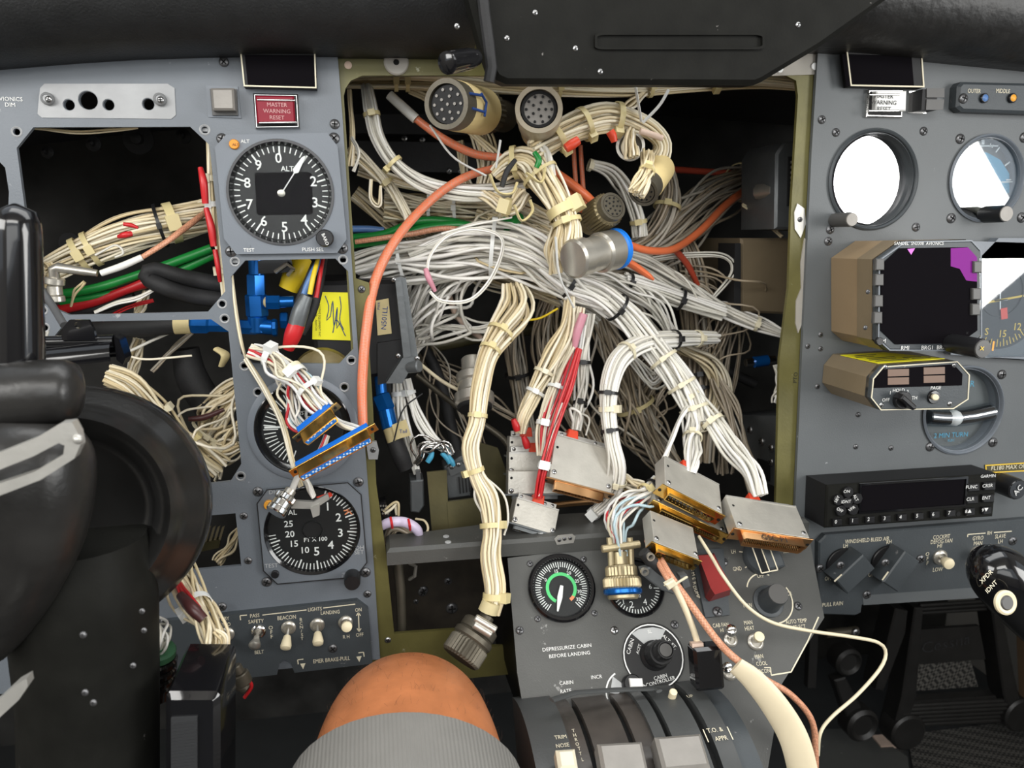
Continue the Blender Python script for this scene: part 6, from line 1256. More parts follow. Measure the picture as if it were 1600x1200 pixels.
# blue fitting and hose between the panel and the bay
t = thing('fluid_hose', 'black hose with a blue fitting and tape beside the bay edge', 'hose', W(630, 725, .03))
for A, B, r, n in (((590, 560, .06), (597, 622, .055), 9, 18), ((594, 618, .055), (604, 642, .05), 15, 6), ((603, 640, .05), (610, 670, .045), 13, 18)): hexbar(A, B, r, n)
cable('tape_band', [(610, 668, .045, 12), (617, 690, .042, 12)], 'tape_tan', parent=t, sides=16); cable('hose', [(616, 688, .042, 13), (626, 712, .04, 14), (634, 732, .04, 12)], 'rubber', parent=t, sides=16)
t = thing('paper_tag', 'small tan paper tag tied to the blue fitting', 'tag', W(625, 690, .035)); plate(PY(.035), [(612, 664), (634, 655), (642, 680), (618, 687)], 0, .0005, 'tape_tan', t, 'paper'); texts(PY(.035), [('Tail', 630, 674, 6)], 'ink_blue', t, w=.0007)
cable('rubber_boot', [(600, 580, .075, 14), (612, 640, .075, 18), (618, 690, .08, 16)], 'rubber', 'dark rubber loom behind the blue fitting', 'hose')
# low corner between frame and shelf
t = thing('lilac_sleeve', 'pale lilac plastic sleeve bent over wires beside the shelf', 'sleeve', W(625, 830, .01)); C, R = path3([(596, 822, .01, 7), (610, 816, .006, 8), (632, 816, .006, 8), (650, 826, .008, 8), (656, 838, .012, 6)]); mb = MB(); mb.tube([Vector(c) for c in C], [float(r) for r in R], 14); build(mb, 'sleeve', MATS['lilac_sleeve'], t)
for x, y in ((612, 816), (640, 819)):
    C2, R2 = path3([(x-2, y-8, .0, 2), (x, y+2, -.003, 2.2), (x+1, y+9, .0, 2)]); mb = MB(); mb.tube([Vector(c) for c in C2], [float(r) for r in R2], 6); build(mb, 'red_band', MATS['red_wire'], t)
harness('small tan wires under the lilac sleeve', [dict(pts=[(600, 850, .03, 4), (615, 825, .02, 6), (640, 835, .02, 6), (655, 850, .03, 4)], n=8, m='wires_tan', wr=2, loose=.6), dict(pts=[(650, 850, .02, 2), (668, 830, .02, 2), (664, 815, .025, 2), (650, 812, .03, 2)], n=1, m='wires_cream', wr=2.2), dict(pts=[(600, 800, .03, 3), (620, 785, .03, 5), (622, 805, .03, 3)], n=2, m='wires_cream', wr=2.2)])
t = thing('pin_plug', 'small black plug with steel pins beside the bay edge', 'connector', W(595, 805, .03)); fr = PY(.03); mb = MB(fr); mb.plate(fr.pts([(590, 785), (602, 782), (612, 804), (604, 812), (592, 806)]), -.01, 0, bev=.001); build(mb, 'body', MATS['black_gloss'], t)
mb = MB(fr)
for i in range(3):
    for k in range(3): mb.lathe([(.0007, 0), (.0007, .001), (.00003, .001)], 8, c=tuple(fr.pt(595+i*4+k*1.5, 790+k*6)[:2]))
build(mb, 'pins', MATS['steel_conn'], t)['kind'] = 'stuff'
cable('black_lead', [(615, 690, .03, 1.2), (630, 640, .03, 1.2), (660, 615, .035, 1.2)], 'rubber', 'thin black lacing cord across the white wires', 'cord')
# dark well under the shelf: floor plate, rod, angle
t = thing('linkage_rod', 'vertical dark steel rod in the well under the shelf', 'rod', W(628, 1020, .03)); mb = MB(); mb.tube([W(620, 868, .03), W(626, 920, .028), W(630, 1030, .02)], .0038, 10); build(mb, 'rod', MATS['dark_conn'], t)
mb = MB(); mb.tube([W(640, 880, .04), W(650, 885, .035), W(648, 900, .035), W(640, 905, .04)], .0015, 8); build(mb, 'clip', MATS['steel_conn'], t)
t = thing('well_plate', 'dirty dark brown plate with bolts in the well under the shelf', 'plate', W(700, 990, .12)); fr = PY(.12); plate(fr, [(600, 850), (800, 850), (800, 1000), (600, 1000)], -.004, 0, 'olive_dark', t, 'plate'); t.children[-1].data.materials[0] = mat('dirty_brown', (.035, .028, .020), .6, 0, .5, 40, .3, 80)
for x, y, r in ((706, 950, 9), (662, 922, 7), (660, 925, 7), (700, 908, 6), (650, 940, 4)): screw(fr, x, y, r, t)
# ================================================================ sloped centre console
G1 = (877, 919)
t = thing('pressure_gauge', 'round cabin pressure gauge with a green arc and white needle', 'gauge', PED.wp(877, 970))
disc(PED, *G1, [(53, 0), (53, 6), (50, 9), (46, 9), (43, 3), (43, 1)], 'black_gloss', t, 'bezel_ring', 56); disc(PED, *G1, [(45, 0), (45, 2), (0, 2)], 'dial', t, 'dial_face', 48)
mb = MB(); ticks(mb, PED, *G1, [(a, 33 if i % 5 else 30, 41, 1.3) for i, a in enumerate(np.arange(-140, 145, 5.6))], .0012); dial_text(mb, PED, *G1, [('0', -58, 27, 5), ('15', -10, 27, 5), ('20', 35, 27, 5), ('25', 72, 28, 5), ('30', 105, 29, 5), ('35', 128, 31, 5)], .0012); build(mb, 'dial_marks', MATS['white_print'], t, 0)
def arc(fr, c, r, a0, a1, wd, w, m, parent, name):
    s = fr.sc(*c); mb = MB(fr.at(*c, w)); n = 28; vs = []; fs = []
    for i in range(n+1):
        a = math.radians(90-(a0+(a1-a0)*i/n)); vs += [((r-wd/2)*s*math.cos(a), (r-wd/2)*s*math.sin(a), 0), ((r+wd/2)*s*math.cos(a), (r+wd/2)*s*math.sin(a), 0)]
    for i in range(n): fs.append((2*i, 2*i+1, 2*i+3, 2*i+2))
    mb.add(vs, fs); return build(mb, name, MATS[m], parent, 0)
arc(PED, G1, 22, -150, 128, 5, .0011, 'ring_green', t, 'green_arc'); arc(PED, G1, 22, 128, 148, 5, .0011, 'ring_orange', t, 'orange_arc')
mb = MB(PED.at(*G1, .0022)); s = PED.sc(*G1); d = Vector((-.3, -.95, 0)).normalized(); n = Vector((-d.y, d.x, 0)); mb.plate([tuple((d*a+n*b)*s)[:2] for a, b in ((-4, -2.5), (8, -3.5), (14, -4), (36, -1.2), (36, 1.2), (14, 4), (8, 3.5), (-4, 2.5))], 0, .0005); build(mb, 'needle', MATS['white_print'], t)
mb = MB(PED.at(*G1, .0042)); mb.lathe([(44*s, 0), (44*s, .0004), (.0001, .0004)], 40); build(mb, 'cover_glass', MATS['cover_glass'], t)
for x, y in ((828, 881), (912, 874), (840, 967), (929, 958)): screw(PED, x, y, 5, t)
G2 = (992, 918)
t = thing('altitude_gauge', 'round black cabin altitude gauge half hidden by the brass connector', 'gauge', PED.wp(992, 955))
disc(PED, *G2, [(46, 0), (46, 4), (44, 6), (41, 5), (40, 1)], 'black_gloss', t, 'bezel_ring', 48); disc(PED, *G2, [(43, 0), (43, 2), (0, 2)], 'dial', t, 'dial_face', 48)
mb = MB(); ticks(mb, PED, *G2, [(a, 33 if i % 5 else 30, 39, 1.3) for i, a in enumerate(np.arange(60, 300, 7.2))], .0012)
for q in (('4', 1008, 941, 9), ('2', 987, 945, 10), ('1', 974, 940, 9), ('6', 1016, 917, 7), ('X1000', 992, 932, 5)): text_mb(mb, PED, *q, w=.0012)
build(mb, 'dial_marks', MATS['white_print'], t, 0)
s = PED.sc(*G2); mb = MB(PED.at(*G2, .0026)); mb.lathe([(42*s, 0), (42*s, .0004), (.0001, .0004)], 40); build(mb, 'cover_glass', MATS['cover_glass'], t)
# cabin controller
G3 = (1021, 1025)
t = thing('cabin_controller', 'round black cabin controller with a large black knob', 'controller', PED.wp(1021, 1074))
disc(PED, *G3, [(50, 0), (50, 3), (49, 4), (0, 4)], 'dial', t, 'face_plate', 56); arc(PED, G3, 47.5, -180, 180, 2, .0022, 'white_print', t, 'border_ring')
s = PED.sc(*G3)
vs = [tuple(PED.pt(x, y, .0021)) for x, y in ((987, 990), (998, 983), (1020, 980), (1040, 984), (1031, 1002), (1006, 1006))]; mb = MB(PED); mb.add(vs, [tuple(range(5, -1, -1))]); build(mb, 'window', MATS['grey_print'], t, 0)
texts(PED, [('SL', 1015, 987, 5), ('CABIN', 985, 1010, 6, dict(rot=62)), ('ACFT', 998, 1014, 4.5, dict(rot=62)), ('ALT. FT.', 1046, 1003, 5.5, dict(rot=-52)), ('X1000', 1040, 1011, 4.5, dict(rot=-52)), ('CABIN', 1032, 1058, 5.5, dict(rot=8)), ('CONTROLLER', 1032, 1065, 5.5, dict(rot=8))], 'white_print', t, w=.0022)
mb = MB(PED.at(*G3)); mb.lathe([(23*s, .001), (23*s, .004), (20*s, .006), (20*s, .016), (18*s, .018), (15*s, .018), (14.5*s, .026), (13*s, .028), (11*s, .028), (10*s, .0268), (.0001, .0268)], 36, flute=.05, fl=(2, 3, 7)); build(mb, 'knob', MATS['knob_black'], t)
mb = MB(PED.at(*G3)); mb.lathe([(10.5*s, .0262), (9.5*s, .0276), (.0001, .0276)], 24); build(mb, 'knob_cap', MATS['button_grey'], t)
# rate knob partly under the throttle cover
t = thing('rate_knob', 'black rate knob with a white pointer beside the INCR arc', 'knob', PED.wp(985, 1078))
arc(PED, (980, 1083), 34, -100, -25, 2.5, .0003, 'white_print', t, 'index_arc'); disc(PED, 985, 1070, [(15, 0), (15, 12), (13, 15), (0, 15)], 'knob_black', t, 'knob', 28); plate(PED, [(978, 1062), (998, 1062), (1000, 1076), (980, 1076)], .006, .009, 'white_print', t, 'pointer', bev=.0006)
plate(PED, [(957, 1057), (974, 1070), (966, 1085), (953, 1083)], 0, .0008, 'grey_print', t, 'wedge')
# lettering on the console
texts(PED, [('DEPRESSURIZE CABIN', 886, 1012, 5.5, dict(sx=1.05)), ('BEFORE LANDING', 890, 1023, 5.5, dict(sx=1.05)), ('CABIN', 885, 1067, 5.5), ('RATE', 884, 1080, 5.5), ('INCR', 932, 1058, 5.5)], 'white_print', ped)
texts(PED, [('LH', 1146, 862, 6, dict(sx=.75)), ('GND', 1152, 889, 6, dict(sx=.75)), ('OFF', 1188, 900, 6, dict(sx=.75)), ('EMER', 1217, 884, 6, dict(sx=.75)), ('SELECT', 1233, 861, 6, dict(sx=.75)), ('INCR', 1230, 928, 6, dict(sx=.75)), ('MAN', 1168, 946, 6, dict(sx=.75)), ('AUTO TEMP', 1244, 971, 6, dict(sx=.75)), ('SELECT', 1249, 980, 6, dict(sx=.75)),
            ('MAN', 1169, 973, 6, dict(sx=.75)), ('HEAT', 1171, 982, 6, dict(sx=.75)), ('MAN', 1186, 1026, 6, dict(sx=.75)), ('COOL', 1190, 1037, 6, dict(sx=.75)), ('AIRCON', 1192, 1049, 6, dict(sx=.75)), ('CAB FAN', 1126, 977, 6, dict(sx=.75)), ('HI', 1128, 985, 6, dict(sx=.75)), ('OFF', 1146, 1029, 6, dict(sx=.75))], 'cream_print', ped)
strokes(PED, [(1279, 964, 1262, 1002, 2), (1262, 1002, 1236, 1050, 2), (1236, 1050, 1205, 1055, 2), (1194, 1043, 1204, 1043, 1.5), (1204, 1043, 1205, 1055, 1.5), (1155, 862, 1164, 863, 1.5), (1164, 887, 1170, 884, 1.5)], 'cream_print', ped)
strokes(PED, [(1089, 900, 1090, 905, 1.5), (1090, 908, 1091, 913, 1.5), (1092, 918, 1093, 924, 1.5), (1094, 928, 1095, 934, 1.5)], 'cream_print', ped)
arc(PED, (1205, 938), 34, 60, 175, 2, .0003, 'cream_print', ped, 'index_arc')
arc(PED, (1195, 925), 28, -70, 30, 2, .0003, 'cream_print', ped, 'index_arc')
for x, y in ((812, 985), (960, 985), (1054, 976), (1131, 878), (1247, 947), (1075, 960)): screw(PED, x, y, 6.5, ped, x == 960)
# rivets and bare patch on the shelf lip
for x, y in ((697, 838), (700, 847), (838, 826), (845, 832)):
    p = on_shelf(x, y, zs+.0122); f = Frame(p, (1, 0, 0), (0, 1, 0)); mb = MB(f); mb.lathe([(.0024, -.0005), (.0022, .0004), (.0001, .0006)], 16); build(mb, 'rivet', MATS['grey_print'], ped)
LF = PY(-.0142); plate(LF, [(866, 842), (872, 836), (894, 834), (899, 838), (896, 848), (870, 851)], 0, .0004, 'alu', ped, 'bare_patch')
for x, y in ((874, 844), (882, 842), (891, 841)): screw(LF, x, y, 3, ped, w=.0004)
# selector with square grip, mode knob
t = thing('source_selector', 'dark square-grip selector knob marked GND OFF EMER', 'knob', PED.wp(1190, 895)); disc(PED, 1186, 872, [(26, 0), (26, 8), (24, 12), (0, 12)], 'panel_dark', t, 'skirt', 32); s = PED.sc(1190, 872)
mb = MB(PED.at(1194, 872, .005, 6)); mb.plate([(-12*s, -21*s), (15*s, -21*s), (15*s, 23*s), (-12*s, 23*s)], 0, .013, bev=.0012); build(mb, 'grip', MATS['panel_dark'], t)
mb = MB(PED.at(1194, 872, .0182, 6))
for x0, y0, x1, y1 in ((-12, -20, 14, -20), (14, -20, 14, 20), (1, -20, 1, 20), (-12, -20, -12, 20)): mb.box(((x0+x1)/2*s, (y0+y1)/2*s, 0), (max(abs(x1-x0), 1.6)*s, max(abs(y1-y0), 1.6)*s, .0004))
build(mb, 'edge_lines', MATS['cream_print'], t)
t = thing('temperature_knob', 'black fluted temperature knob with a pale rim', 'knob', PED.wp(1208, 952)); a = Vector(PED.pt(1200, 940, 0)); b = Vector(PED.pt(1216, 928, .020)); s = PED.sc(1205, 938); q = (b-a).to_track_quat('Z', 'Y'); L = (b-a).length
disc(PED, 1200, 940, [(24, 0), (24, 3), (22, 4), (0, 4)], 'panel_dark', t, 'skirt', 32); mb = MB(PED); mb.turned([(19*s, .001), (17*s, L*.3), (16*s, L*.95), (15*s, L)], a, q, 36, .07, (1, 2)); build(mb, 'knob', MATS['panel_dark'], t)
mb = MB(PED); mb.turned([(15*s, L*.99), (14.5*s, L*1.03), (.0001, L*1.03)], a, q, 26); build(mb, 'cap', MATS['button_grey'], t); 
toggle(PED, 1180, 1003, 1187, 994, 'knob_cream', ped, w=0, out=.012, br=13); toggle(PED, 1141, 1000, 1143, 982, 'chrome', ped, w=0, out=.016, kind='bat'); toggle(PED, 1140, 1052, 1136, 1042, 'chrome', ped, w=0, out=.012)
# red guarded switch
t = thing('guarded_switch', 'red flip-up guard on the dump switch of the console', 'switch', PED.wp(1115, 940)); 
plate(PED, [(1077, 862), (1128, 858), (1138, 962), (1100, 966)], 0, .003, 'panel_dark', t, 'base')
mb = MB(); A = [PED.wp(x, y, w_) for x, y, w_ in ((1089, 868, .004), (1116, 864, .004), (1138, 915, .004), (1140, 930, .004), (1108, 940, .004), (1102, 934, .004))]; B = [PED.wp(x, y, w_) for x, y, w_ in ((1091, 868, .018), (1115, 867, .018), (1139, 908, .022), (1142, 921, .020), (1117, 929, .020), (1110, 918, .022))]
mb.add([tuple(p) for p in A+B], [(i, (i+1) % 6, 6+(i+1) % 6, 6+i) for i in range(6)]+[tuple(range(6, 12)), tuple(range(5, -1, -1))]); 
mb.f = [f[::-1] for f in mb.f]; build(mb, 'guard', MATS['red_plastic'], t, 30); screw(PED, 1121, 956, 8, t, w=.003)
texts(PED, [('E', 1082, 890, 5, dict(rot=-80)), ('M', 1083, 897, 5, dict(rot=-80)), ('E', 1084, 904, 5, dict(rot=-80)), ('R', 1085, 911, 5, dict(rot=-80)), ('DUMP', 1088, 925, 5, dict(rot=-80))], 'cream_print', t, w=.0033)
# steel adel clamps and crimped cable near the console gauge
t = thing('cable_clamp', 'grey metal cable clamp with bolt holes above the console', 'clamp', W(1030, 905, -.055)); fr = PY(-.055)
plate(fr, [(997, 885), (1012, 882), (1048, 905), (1050, 925), (1030, 918), (1000, 895)], 0, .005, 'grey_bracket', t, 'strap', bev=.001); plate(fr, [(1055, 892), (1066, 890), (1072, 908), (1062, 912)], 0, .008, 'grey_bracket', t, 'block')
for x, y in ((1003, 888), (1012, 865)): disc(fr, x, y, [(6, 9), (6, 14), (4, 14), (3, 9)], 'steel_conn', t, 'eyelet', 18)
cable('barrel', [(1005, 862, -.055, 9), (1025, 885, -.056, 11), (1045, 900, -.058, 8)], 'rubber', parent=t)
# ---- loose leads over the console
cable('braided_lead', [(1020, 850, -.03, 5), (1045, 895, -.07, 5), (1080, 945, -.085, 6), (1120, 1000, -.10, 6), (1150, 1030, -.115, 6), (1190, 1058, -.12, 5), (1235, 1085, -.12, 5), (1268, 1125, -.12, 5), (1274, 1175, -.12, 5), (1273, 1230, -.12, 5)], 'braid_copper', 'copper braided lead running down past the console edge', 'cable', sides=10)
cable('braided_lead', [(1010, 845, -.03, 4), (1040, 900, -.072, 4.5), (1058, 925, -.08, 4.5)], 'braid_copper', 'short copper braided lead beside the longer one', 'cable')
cable('white_lead', [(1052, 912, -.08, 5), (1068, 945, -.085, 5), (1082, 980, -.088, 5), (1092, 1012, -.09, 5)], 'cream_sleeve', 'cream marked lead entering the black sensor block', 'cable')
t = thing('sensor_block', 'glossy black square sensor block hanging on a cream lead', 'sensor', W(1105, 1076, -.10)); fr = Frame(W(1105, 1042, -.10), (1, -.1, .05), (0, .25, 1)); mb = MB(fr); s = fr.sc(1105, 1042)
mb.plate(rrect(-22*s, -34*s, 23*s, 32*s, 5*s), -.010, .004, bev=.002); build(mb, 'case', MATS['black_gloss'], t); mb = MB(fr); mb.box((-12*s, 34*s, -.003), (18*s, 6*s, .006)); build(mb, 'strain_relief', MATS['foam_pink'], t)
t = thing('cable_tie', 'white cable tie joining the copper and cream leads', 'cable tie', W(1045, 915, -.09)); fr = PY(-.086); plate(fr, [(1036, 910), (1050, 902), (1056, 910), (1042, 919)], 0, .004, 'tie_natural', t, 'head', bev=.0008); mb = MB(); mb.tube([W(1040, 914, -.08), W(1056, 912, -.088), W(1072, 902, -.082)], .0018, 8, .5); build(mb, 'band', MATS['tie_natural'], t)
cable('cream_lead', [(1092, 838, -.03, 2.6), (1112, 870, -.05, 2.8), (1130, 900, -.07, 2.8), (1165, 945, -.08, 2.8), (1205, 972, -.085, 2.8), (1260, 985, -.085, 2.8), (1330, 995, -.085, 2.8), (1372, 1004, -.085, 2.8), (1384, 1020, -.085, 2.8), (1375, 1045, -.09, 2.8), (1340, 1085, -.10, 2.8), (1300, 1120, -.11, 2.8), (1282, 1145, -.12, 2.8), (1278, 1180, -.12, 2.8)], 'cream_wire', 'thin cream lead looping out past the console to the pedals', 'wire')
t = thing('protective_sleeve', 'wide cream protective sleeve curving down beside the throttle quadrant', 'sleeve', W(1250, 1200, -.15)); C, R = path3([(1150, 1040, -.12, 15), (1178, 1063, -.125, 19), (1213, 1106, -.13, 22), (1242, 1158, -.135, 23), (1260, 1230, -.14, 23)]); mb = MB(); mb.tube([Vector(c) for c in C], [float(r) for r in R], 18, .35, up=(0, 1, .3)); build(mb, 'tube', MATS['cream_sleeve'], t)
# ---- throttle quadrant: curved covers with slots and levers
AX = PED.wp(1000, 1180).z
qd = thing('throttle_quadrant', 'curved dark throttle quadrant with slots and grey lever heads', 'throttle quadrant', W(1000, 1250, -.2))
def qsec(x0, x1, m, name, r=.11, dr=0.0, drop=0, bev=.0, y0=1086):
    """a slice of the drum between two pixel columns along its top edge"""
    pa, pb = W(x0, y0+drop, -.125), W(x1, y0-((x1-x0)*.09)+drop, -.125); mb = MB(); n = 22; vs = []; fs = []
    c = Vector((0, -.09, pa.z-.085))
    for i in range(n+1):
        a = math.radians(100-150*i/n)
        for x in (pa.x, pb.x): vs.append((x, c.y+.0-(r+dr)*math.cos(math.pi/2+0)*0-(r+dr)*math.sin(math.radians(-50+150*i/n)), c.z+(r+dr)*math.cos(math.radians(-50+150*i/n))))
    k = len(vs)
    for i in range(n+1):
        for x in (pa.x, pb.x): vs.append((x, c.y, c.z))
    for i in range(n):
        fs.append((2*i, 2*i+2, 2*i+3, 2*i+1)); fs.append((2*i, k, 2*i+2)); fs.append((2*i+1, 2*i+3, k+1))
    mb.add(vs, fs); o = build(mb, name, MATS[m], qd, 35); return c, r+dr
def qpt(px, py, c, r):
    """where a pixel ray meets the drum of radius r about the axis c (along x)"""
    d = ray(px, py); o = CAM-Vector((0, c.y, c.z)); a = d.y*d.y+d.z*d.z; b = 2*(o.y*d.y+o.z*d.z); e = o.y*o.y+o.z*o.z-r*r
    disc_ = max(b*b-4*a*e, 0); return CAM+d*((-b-math.sqrt(disc_))/(2*a))
QC = W(1000, 1215, -.15); QR = .085; QC = Vector((0, QC.y+.045, QC.z-.07))
def drum(x0t, x1t, ytop, m, name, dr=0.0, xb=None):
    mb = MB(); n = 24; vs = []; fs = []
    xa = W(x0t, ytop, -.14).x; xb_ = W(x1t, ytop, -.14).x; r = QR+dr
    for i in range(n+1):
        a = math.radians(-30+170*i/n)   # from behind the top round to the front
        for x in (xa, xb_): vs.append((x, QC.y-r*math.sin(a), QC.z+r*math.cos(a)))
    k = len(vs)
    for x in (xa, xb_): vs.append((x, QC.y, QC.z))
    for i in range(n): fs += [(2*i, 2*i+2, 2*i+3, 2*i+1), (2*i, k, 2*i+2), (2*i+1, 2*i+3, k+1)]
    mb.add(vs, fs); return build(mb, name, MATS[m], qd, 35)
for x0, x1, m, nm, dr in ((838, 900, 'quadrant', 'cover_strip', 0), (900, 928, 'quadrant_worn', 'lever_slot_cover', -.003), (928, 938, 'slot', 'slot', -.008), (938, 995, 'quadrant_worn', 'lever_slot_cover', -.003), (995, 1006, 'slot', 'slot', -.008), (1006, 1034, 'quadrant_worn', 'lever_slot_cover', -.003), (1034, 1052, 'quadrant', 'cover_strip', 0),
                         (1052, 1062, 'slot', 'slot', -.008), (1062, 1108, 'quadrant', 'cover_strip', 0), (1108, 1122, 'slot', 'slot', -.008), (1122, 1150, 'quadrant', 'cover_strip', 0), (1150, 1185, 'panel_dark', 'cover_strip', -.004)): drum(x0, x1, 1090, m, nm, dr)
def qtext(L, m):
    for s_, px, py, h, rot in L:
        p = qpt(px, py, QC, QR); nrm = (p-Vector((p.x, QC.y, QC.z))).normalized(); f = Frame(p, (1, 0, 0), Vector((0, 0, 0))+nrm.cross(Vector((1, 0, 0)))); mb = MB(); x, y = proj(p); text_mb(mb, f, s_, x, y, h, w=.0004, rot=rot, sx=.85); o = build(mb, 'lettering', MATS[m], qd, 0); o['kind'] = 'stuff'
qtext([('TRIM', 876, 1152, 6.5, 0), ('NOSE', 879, 1165, 6.5, 0), ('DOWN', 883, 1178, 6.5, 0), ('T', 896, 1142, 5.5, 0), ('H', 898, 1149, 5.5, 0), ('R', 900, 1156, 5.5, 0), ('O', 902, 1163, 5.5, 0), ('T', 905, 1170, 5.5, 0), ('T', 907, 1178, 5.5, 0), ('L', 910, 1187, 5.5, 0), ('T.O. &', 1117, 1141, 7, 0), ('APPR', 1127, 1154, 7, 0), ('|', 1102, 1148, 16, 0), ('|', 1140, 1144, 16, 0), ('UP', 1078, 1088, 5, 0)], 'cream_print')
def lever(L0, L1, w_, hgt, nm='lever_head', m='lever_grey'):
    p = qpt(*L0, QC, QR+.006); q2 = qpt(*L1, QC, QR+.006); nrm = (p-Vector((p.x, QC.y, QC.z))).normalized(); f = Frame((p+q2)/2+nrm*.004, q2-p, nrm.cross(Vector((1, 0, 0)))); mb = MB(f); mb.box((0, 0, 0), ((q2-p).length, hgt, w_), bev=.002); o = build(mb, nm, MATS[m], qd)
    mb = MB(f); mb.box((0, -hgt*.5-.003, -.006), ((q2-p).length*.5, .008, .014), bev=.001); build(mb, 'lever_stem', MATS['quadrant_worn'], qd); return o
lever((934, 1200), (1004, 1196), .012, .020); lever((1024, 1190), (1096, 1184), .014, .020); 
t = lever((868, 1198), (898, 1196), .01, .012, 'trim_wheel_tab', 'cream_print')
mb = MB(); mb.tube([W(862, 1094, -.11), W(900, 1082, -.10), (W(960, 1078, -.095)), W(1022, 1076, -.095), W(1030, 1080, -.10)], .0026, 10, .4); build(mb, 'rear_lip', MATS['quadrant'], qd)
t = thing('flap_lever', 'small cream flap lever tip in its slot', 'lever', qpt(1048, 1100, QC, QR)); mb = MB(); p = qpt(1048, 1096, QC, QR-.004); mb.cyl(p, p+Vector((0, -.004, .010)), .0026, bev=.0006); build(mb, 'tip', MATS['knob_cream'], t)
# ================================================================ control yoke, seen close on the left
YK = -.16
yk = thing('control_yoke', 'black leather and gloss control yoke with a steel clip in front of the panel', 'control yoke', W(120, 1200, YK))
def ypart(name, pts, m, sides=28, ell=1.0, up=None, n=None):
    C, R = path3(pts, n); mb = MB(); mb.tube([Vector(c) for c in C], [float(r) for r in R], sides, ell, up); return build(mb, name, MATS[m], yk, 60)
ypart('grip', [(22, 318, YK, 4), (24, 326, YK, 24), (25, 345, YK, 34), (26, 400, YK, 36), (27, 480, YK, 37), (28, 560, YK, 38), (30, 620, YK, 38)], 'black_gloss')
mat('yoke_leather', (.017, .0163, .0155), .33, 0, .25, 50, .45, 110)
ypart('hub', [(-140, 640, YK-.01, 44), (-60, 628, YK-.01, 52), (20, 618, YK-.01, 52), (80, 612, YK-.01, 51), (112, 610, YK-.01, 46), (127, 610, YK-.01, 30), (131, 610, YK-.01, 6)], 'yoke_leather')
# round housing facing the seats
dc = W(112, 800, YK+.03); df = Frame(dc, Vector((1, .10, 0)), Vector((0, .22, 1))); s = depth(dc)/FPX
mb = MB(df); mb.lathe([(150*s, -.035), (192*s, -.030), (200*s, -.022), (199*s, -.012), (190*s, -.006), (172*s, -.002), (160*s, .006), (148*s, .012), (132*s, .010), (118*s, .0), (100*s, -.004), (.001, -.004)], 64); build(mb, 'round_housing', mat('yoke_gloss', (.012, .0117, .0112), .22, 0, .2, 60, .05, 500, spec=.7), yk, 60)
ypart('lower_boot', [(50, 660, YK-.012, 60), (48, 700, YK-.014, 88), (44, 760, YK-.016, 94), (36, 830, YK-.016, 88), (20, 900, YK-.014, 72), (0, 960, YK-.01, 55), (-30, 1010, YK-.01, 40)], 'yoke_leather')
ypart('column', [(120, 840, YK+.02, 100), (128, 920, YK+.02, 108), (135, 1000, YK+.02, 104), (140, 1100, YK+.02, 100), (142, 1300, YK+.02, 98)], 'black_paint', 24)
for x, y in ((130, 992), (225, 985), (208, 1040), (133, 1082), (146, 1098), (222, 955)): 
    f = Frame(W(x, y, YK-.075+(abs(x-135)/95)**2*.05), RT, UP); inst(SCREW_D, 'screw', yk, f.M @ Matrix.Diagonal((4*s, 4*s, 4*s, 1)))
CF_ = PY(YK-.058)
def clip(o_, h_, fr, nm):
    mb = MB(fr); mb.plate(fr.pts(o_), -.002, .004, [fr.pts(h_)] if h_ else []); return build(mb, nm, MATS['alu'], yk, 25)
clip([(-120, 752), (0, 706), (60, 682), (100, 658), (118, 656), (127, 672), (131, 692), (122, 712), (70, 745), (0, 772), (-120, 815)], [(-120, 772), (0, 732), (60, 708), (98, 688), (107, 692), (105, 706), (60, 733), (0, 753), (-120, 795)], CF_, 'steel_clip')
clip([(-60, 1130), (0, 1090), (30, 1062), (48, 1052), (50, 1064), (36, 1085), (0, 1118), (-60, 1165)], None, PY(YK-.05), 'steel_clip')
f = CF_.at(122, 686, .004); mb = MB(f); mb.ball((0, 0, 0), .002); build(mb, 'clip_button', MATS['alu'], yk)
# bracket tube between yoke and panel
t = thing('sun_visor_mount', 'black half-tube mount with a lever and eye in front of the panel', 'mount', W(130, 600, -.07))
mb = MB(); n = 18; vs = []; fs = []
a0, a1 = W(62, 568, -.07), W(180, 556, -.07); ax = (a1-a0).normalized(); u1 = Vector((0, 0, 1)); u1 = (u1-ax*u1.dot(ax)).normalized(); u2 = ax.cross(u1); px = depth(a0)/FPX
for P in (a0, a1):
    for r in (26*px, 23.5*px):
        for i in range(n+1):
            a = math.radians(-100+200*i/n); vs.append(tuple(P+(u1*math.cos(a)+u2*math.sin(a))*r))
m_ = n+1
for i in range(n):
    fs += [(i, i+1, 2*m_+i+1, 2*m_+i), (m_+i+1, m_+i, 3*m_+i, 3*m_+i+1), (i+1, i, m_+i, m_+i+1), (2*m_+i, 2*m_+i+1, 3*m_+i+1, 3*m_+i)]
mb.add(vs, fs); build(mb, 'half_tube', MATS['black_gloss'], t, 60)
cable('lever_rod', [(72, 535, -.07, 10), (130, 534, -.07, 10), (178, 533, -.07, 10)], 'black_gloss', parent=t, sides=16)
fr = PY(-.075); mb = MB(fr); mb.plate(fr.pts([(98, 512), (108, 500), (138, 500), (146, 514), (150, 532), (96, 532)]), -.003, 0, [circ(fr.pt(122, 508)[:2], 5.5*fr.sc(122, 508), 16)]); build(mb, 'eye_plate', MATS['black_gloss'], t)
plate(fr, [(178, 525), (186, 530), (196, 560), (192, 570), (182, 562)], -.012, 0, 'black_gloss', t, 'hook')
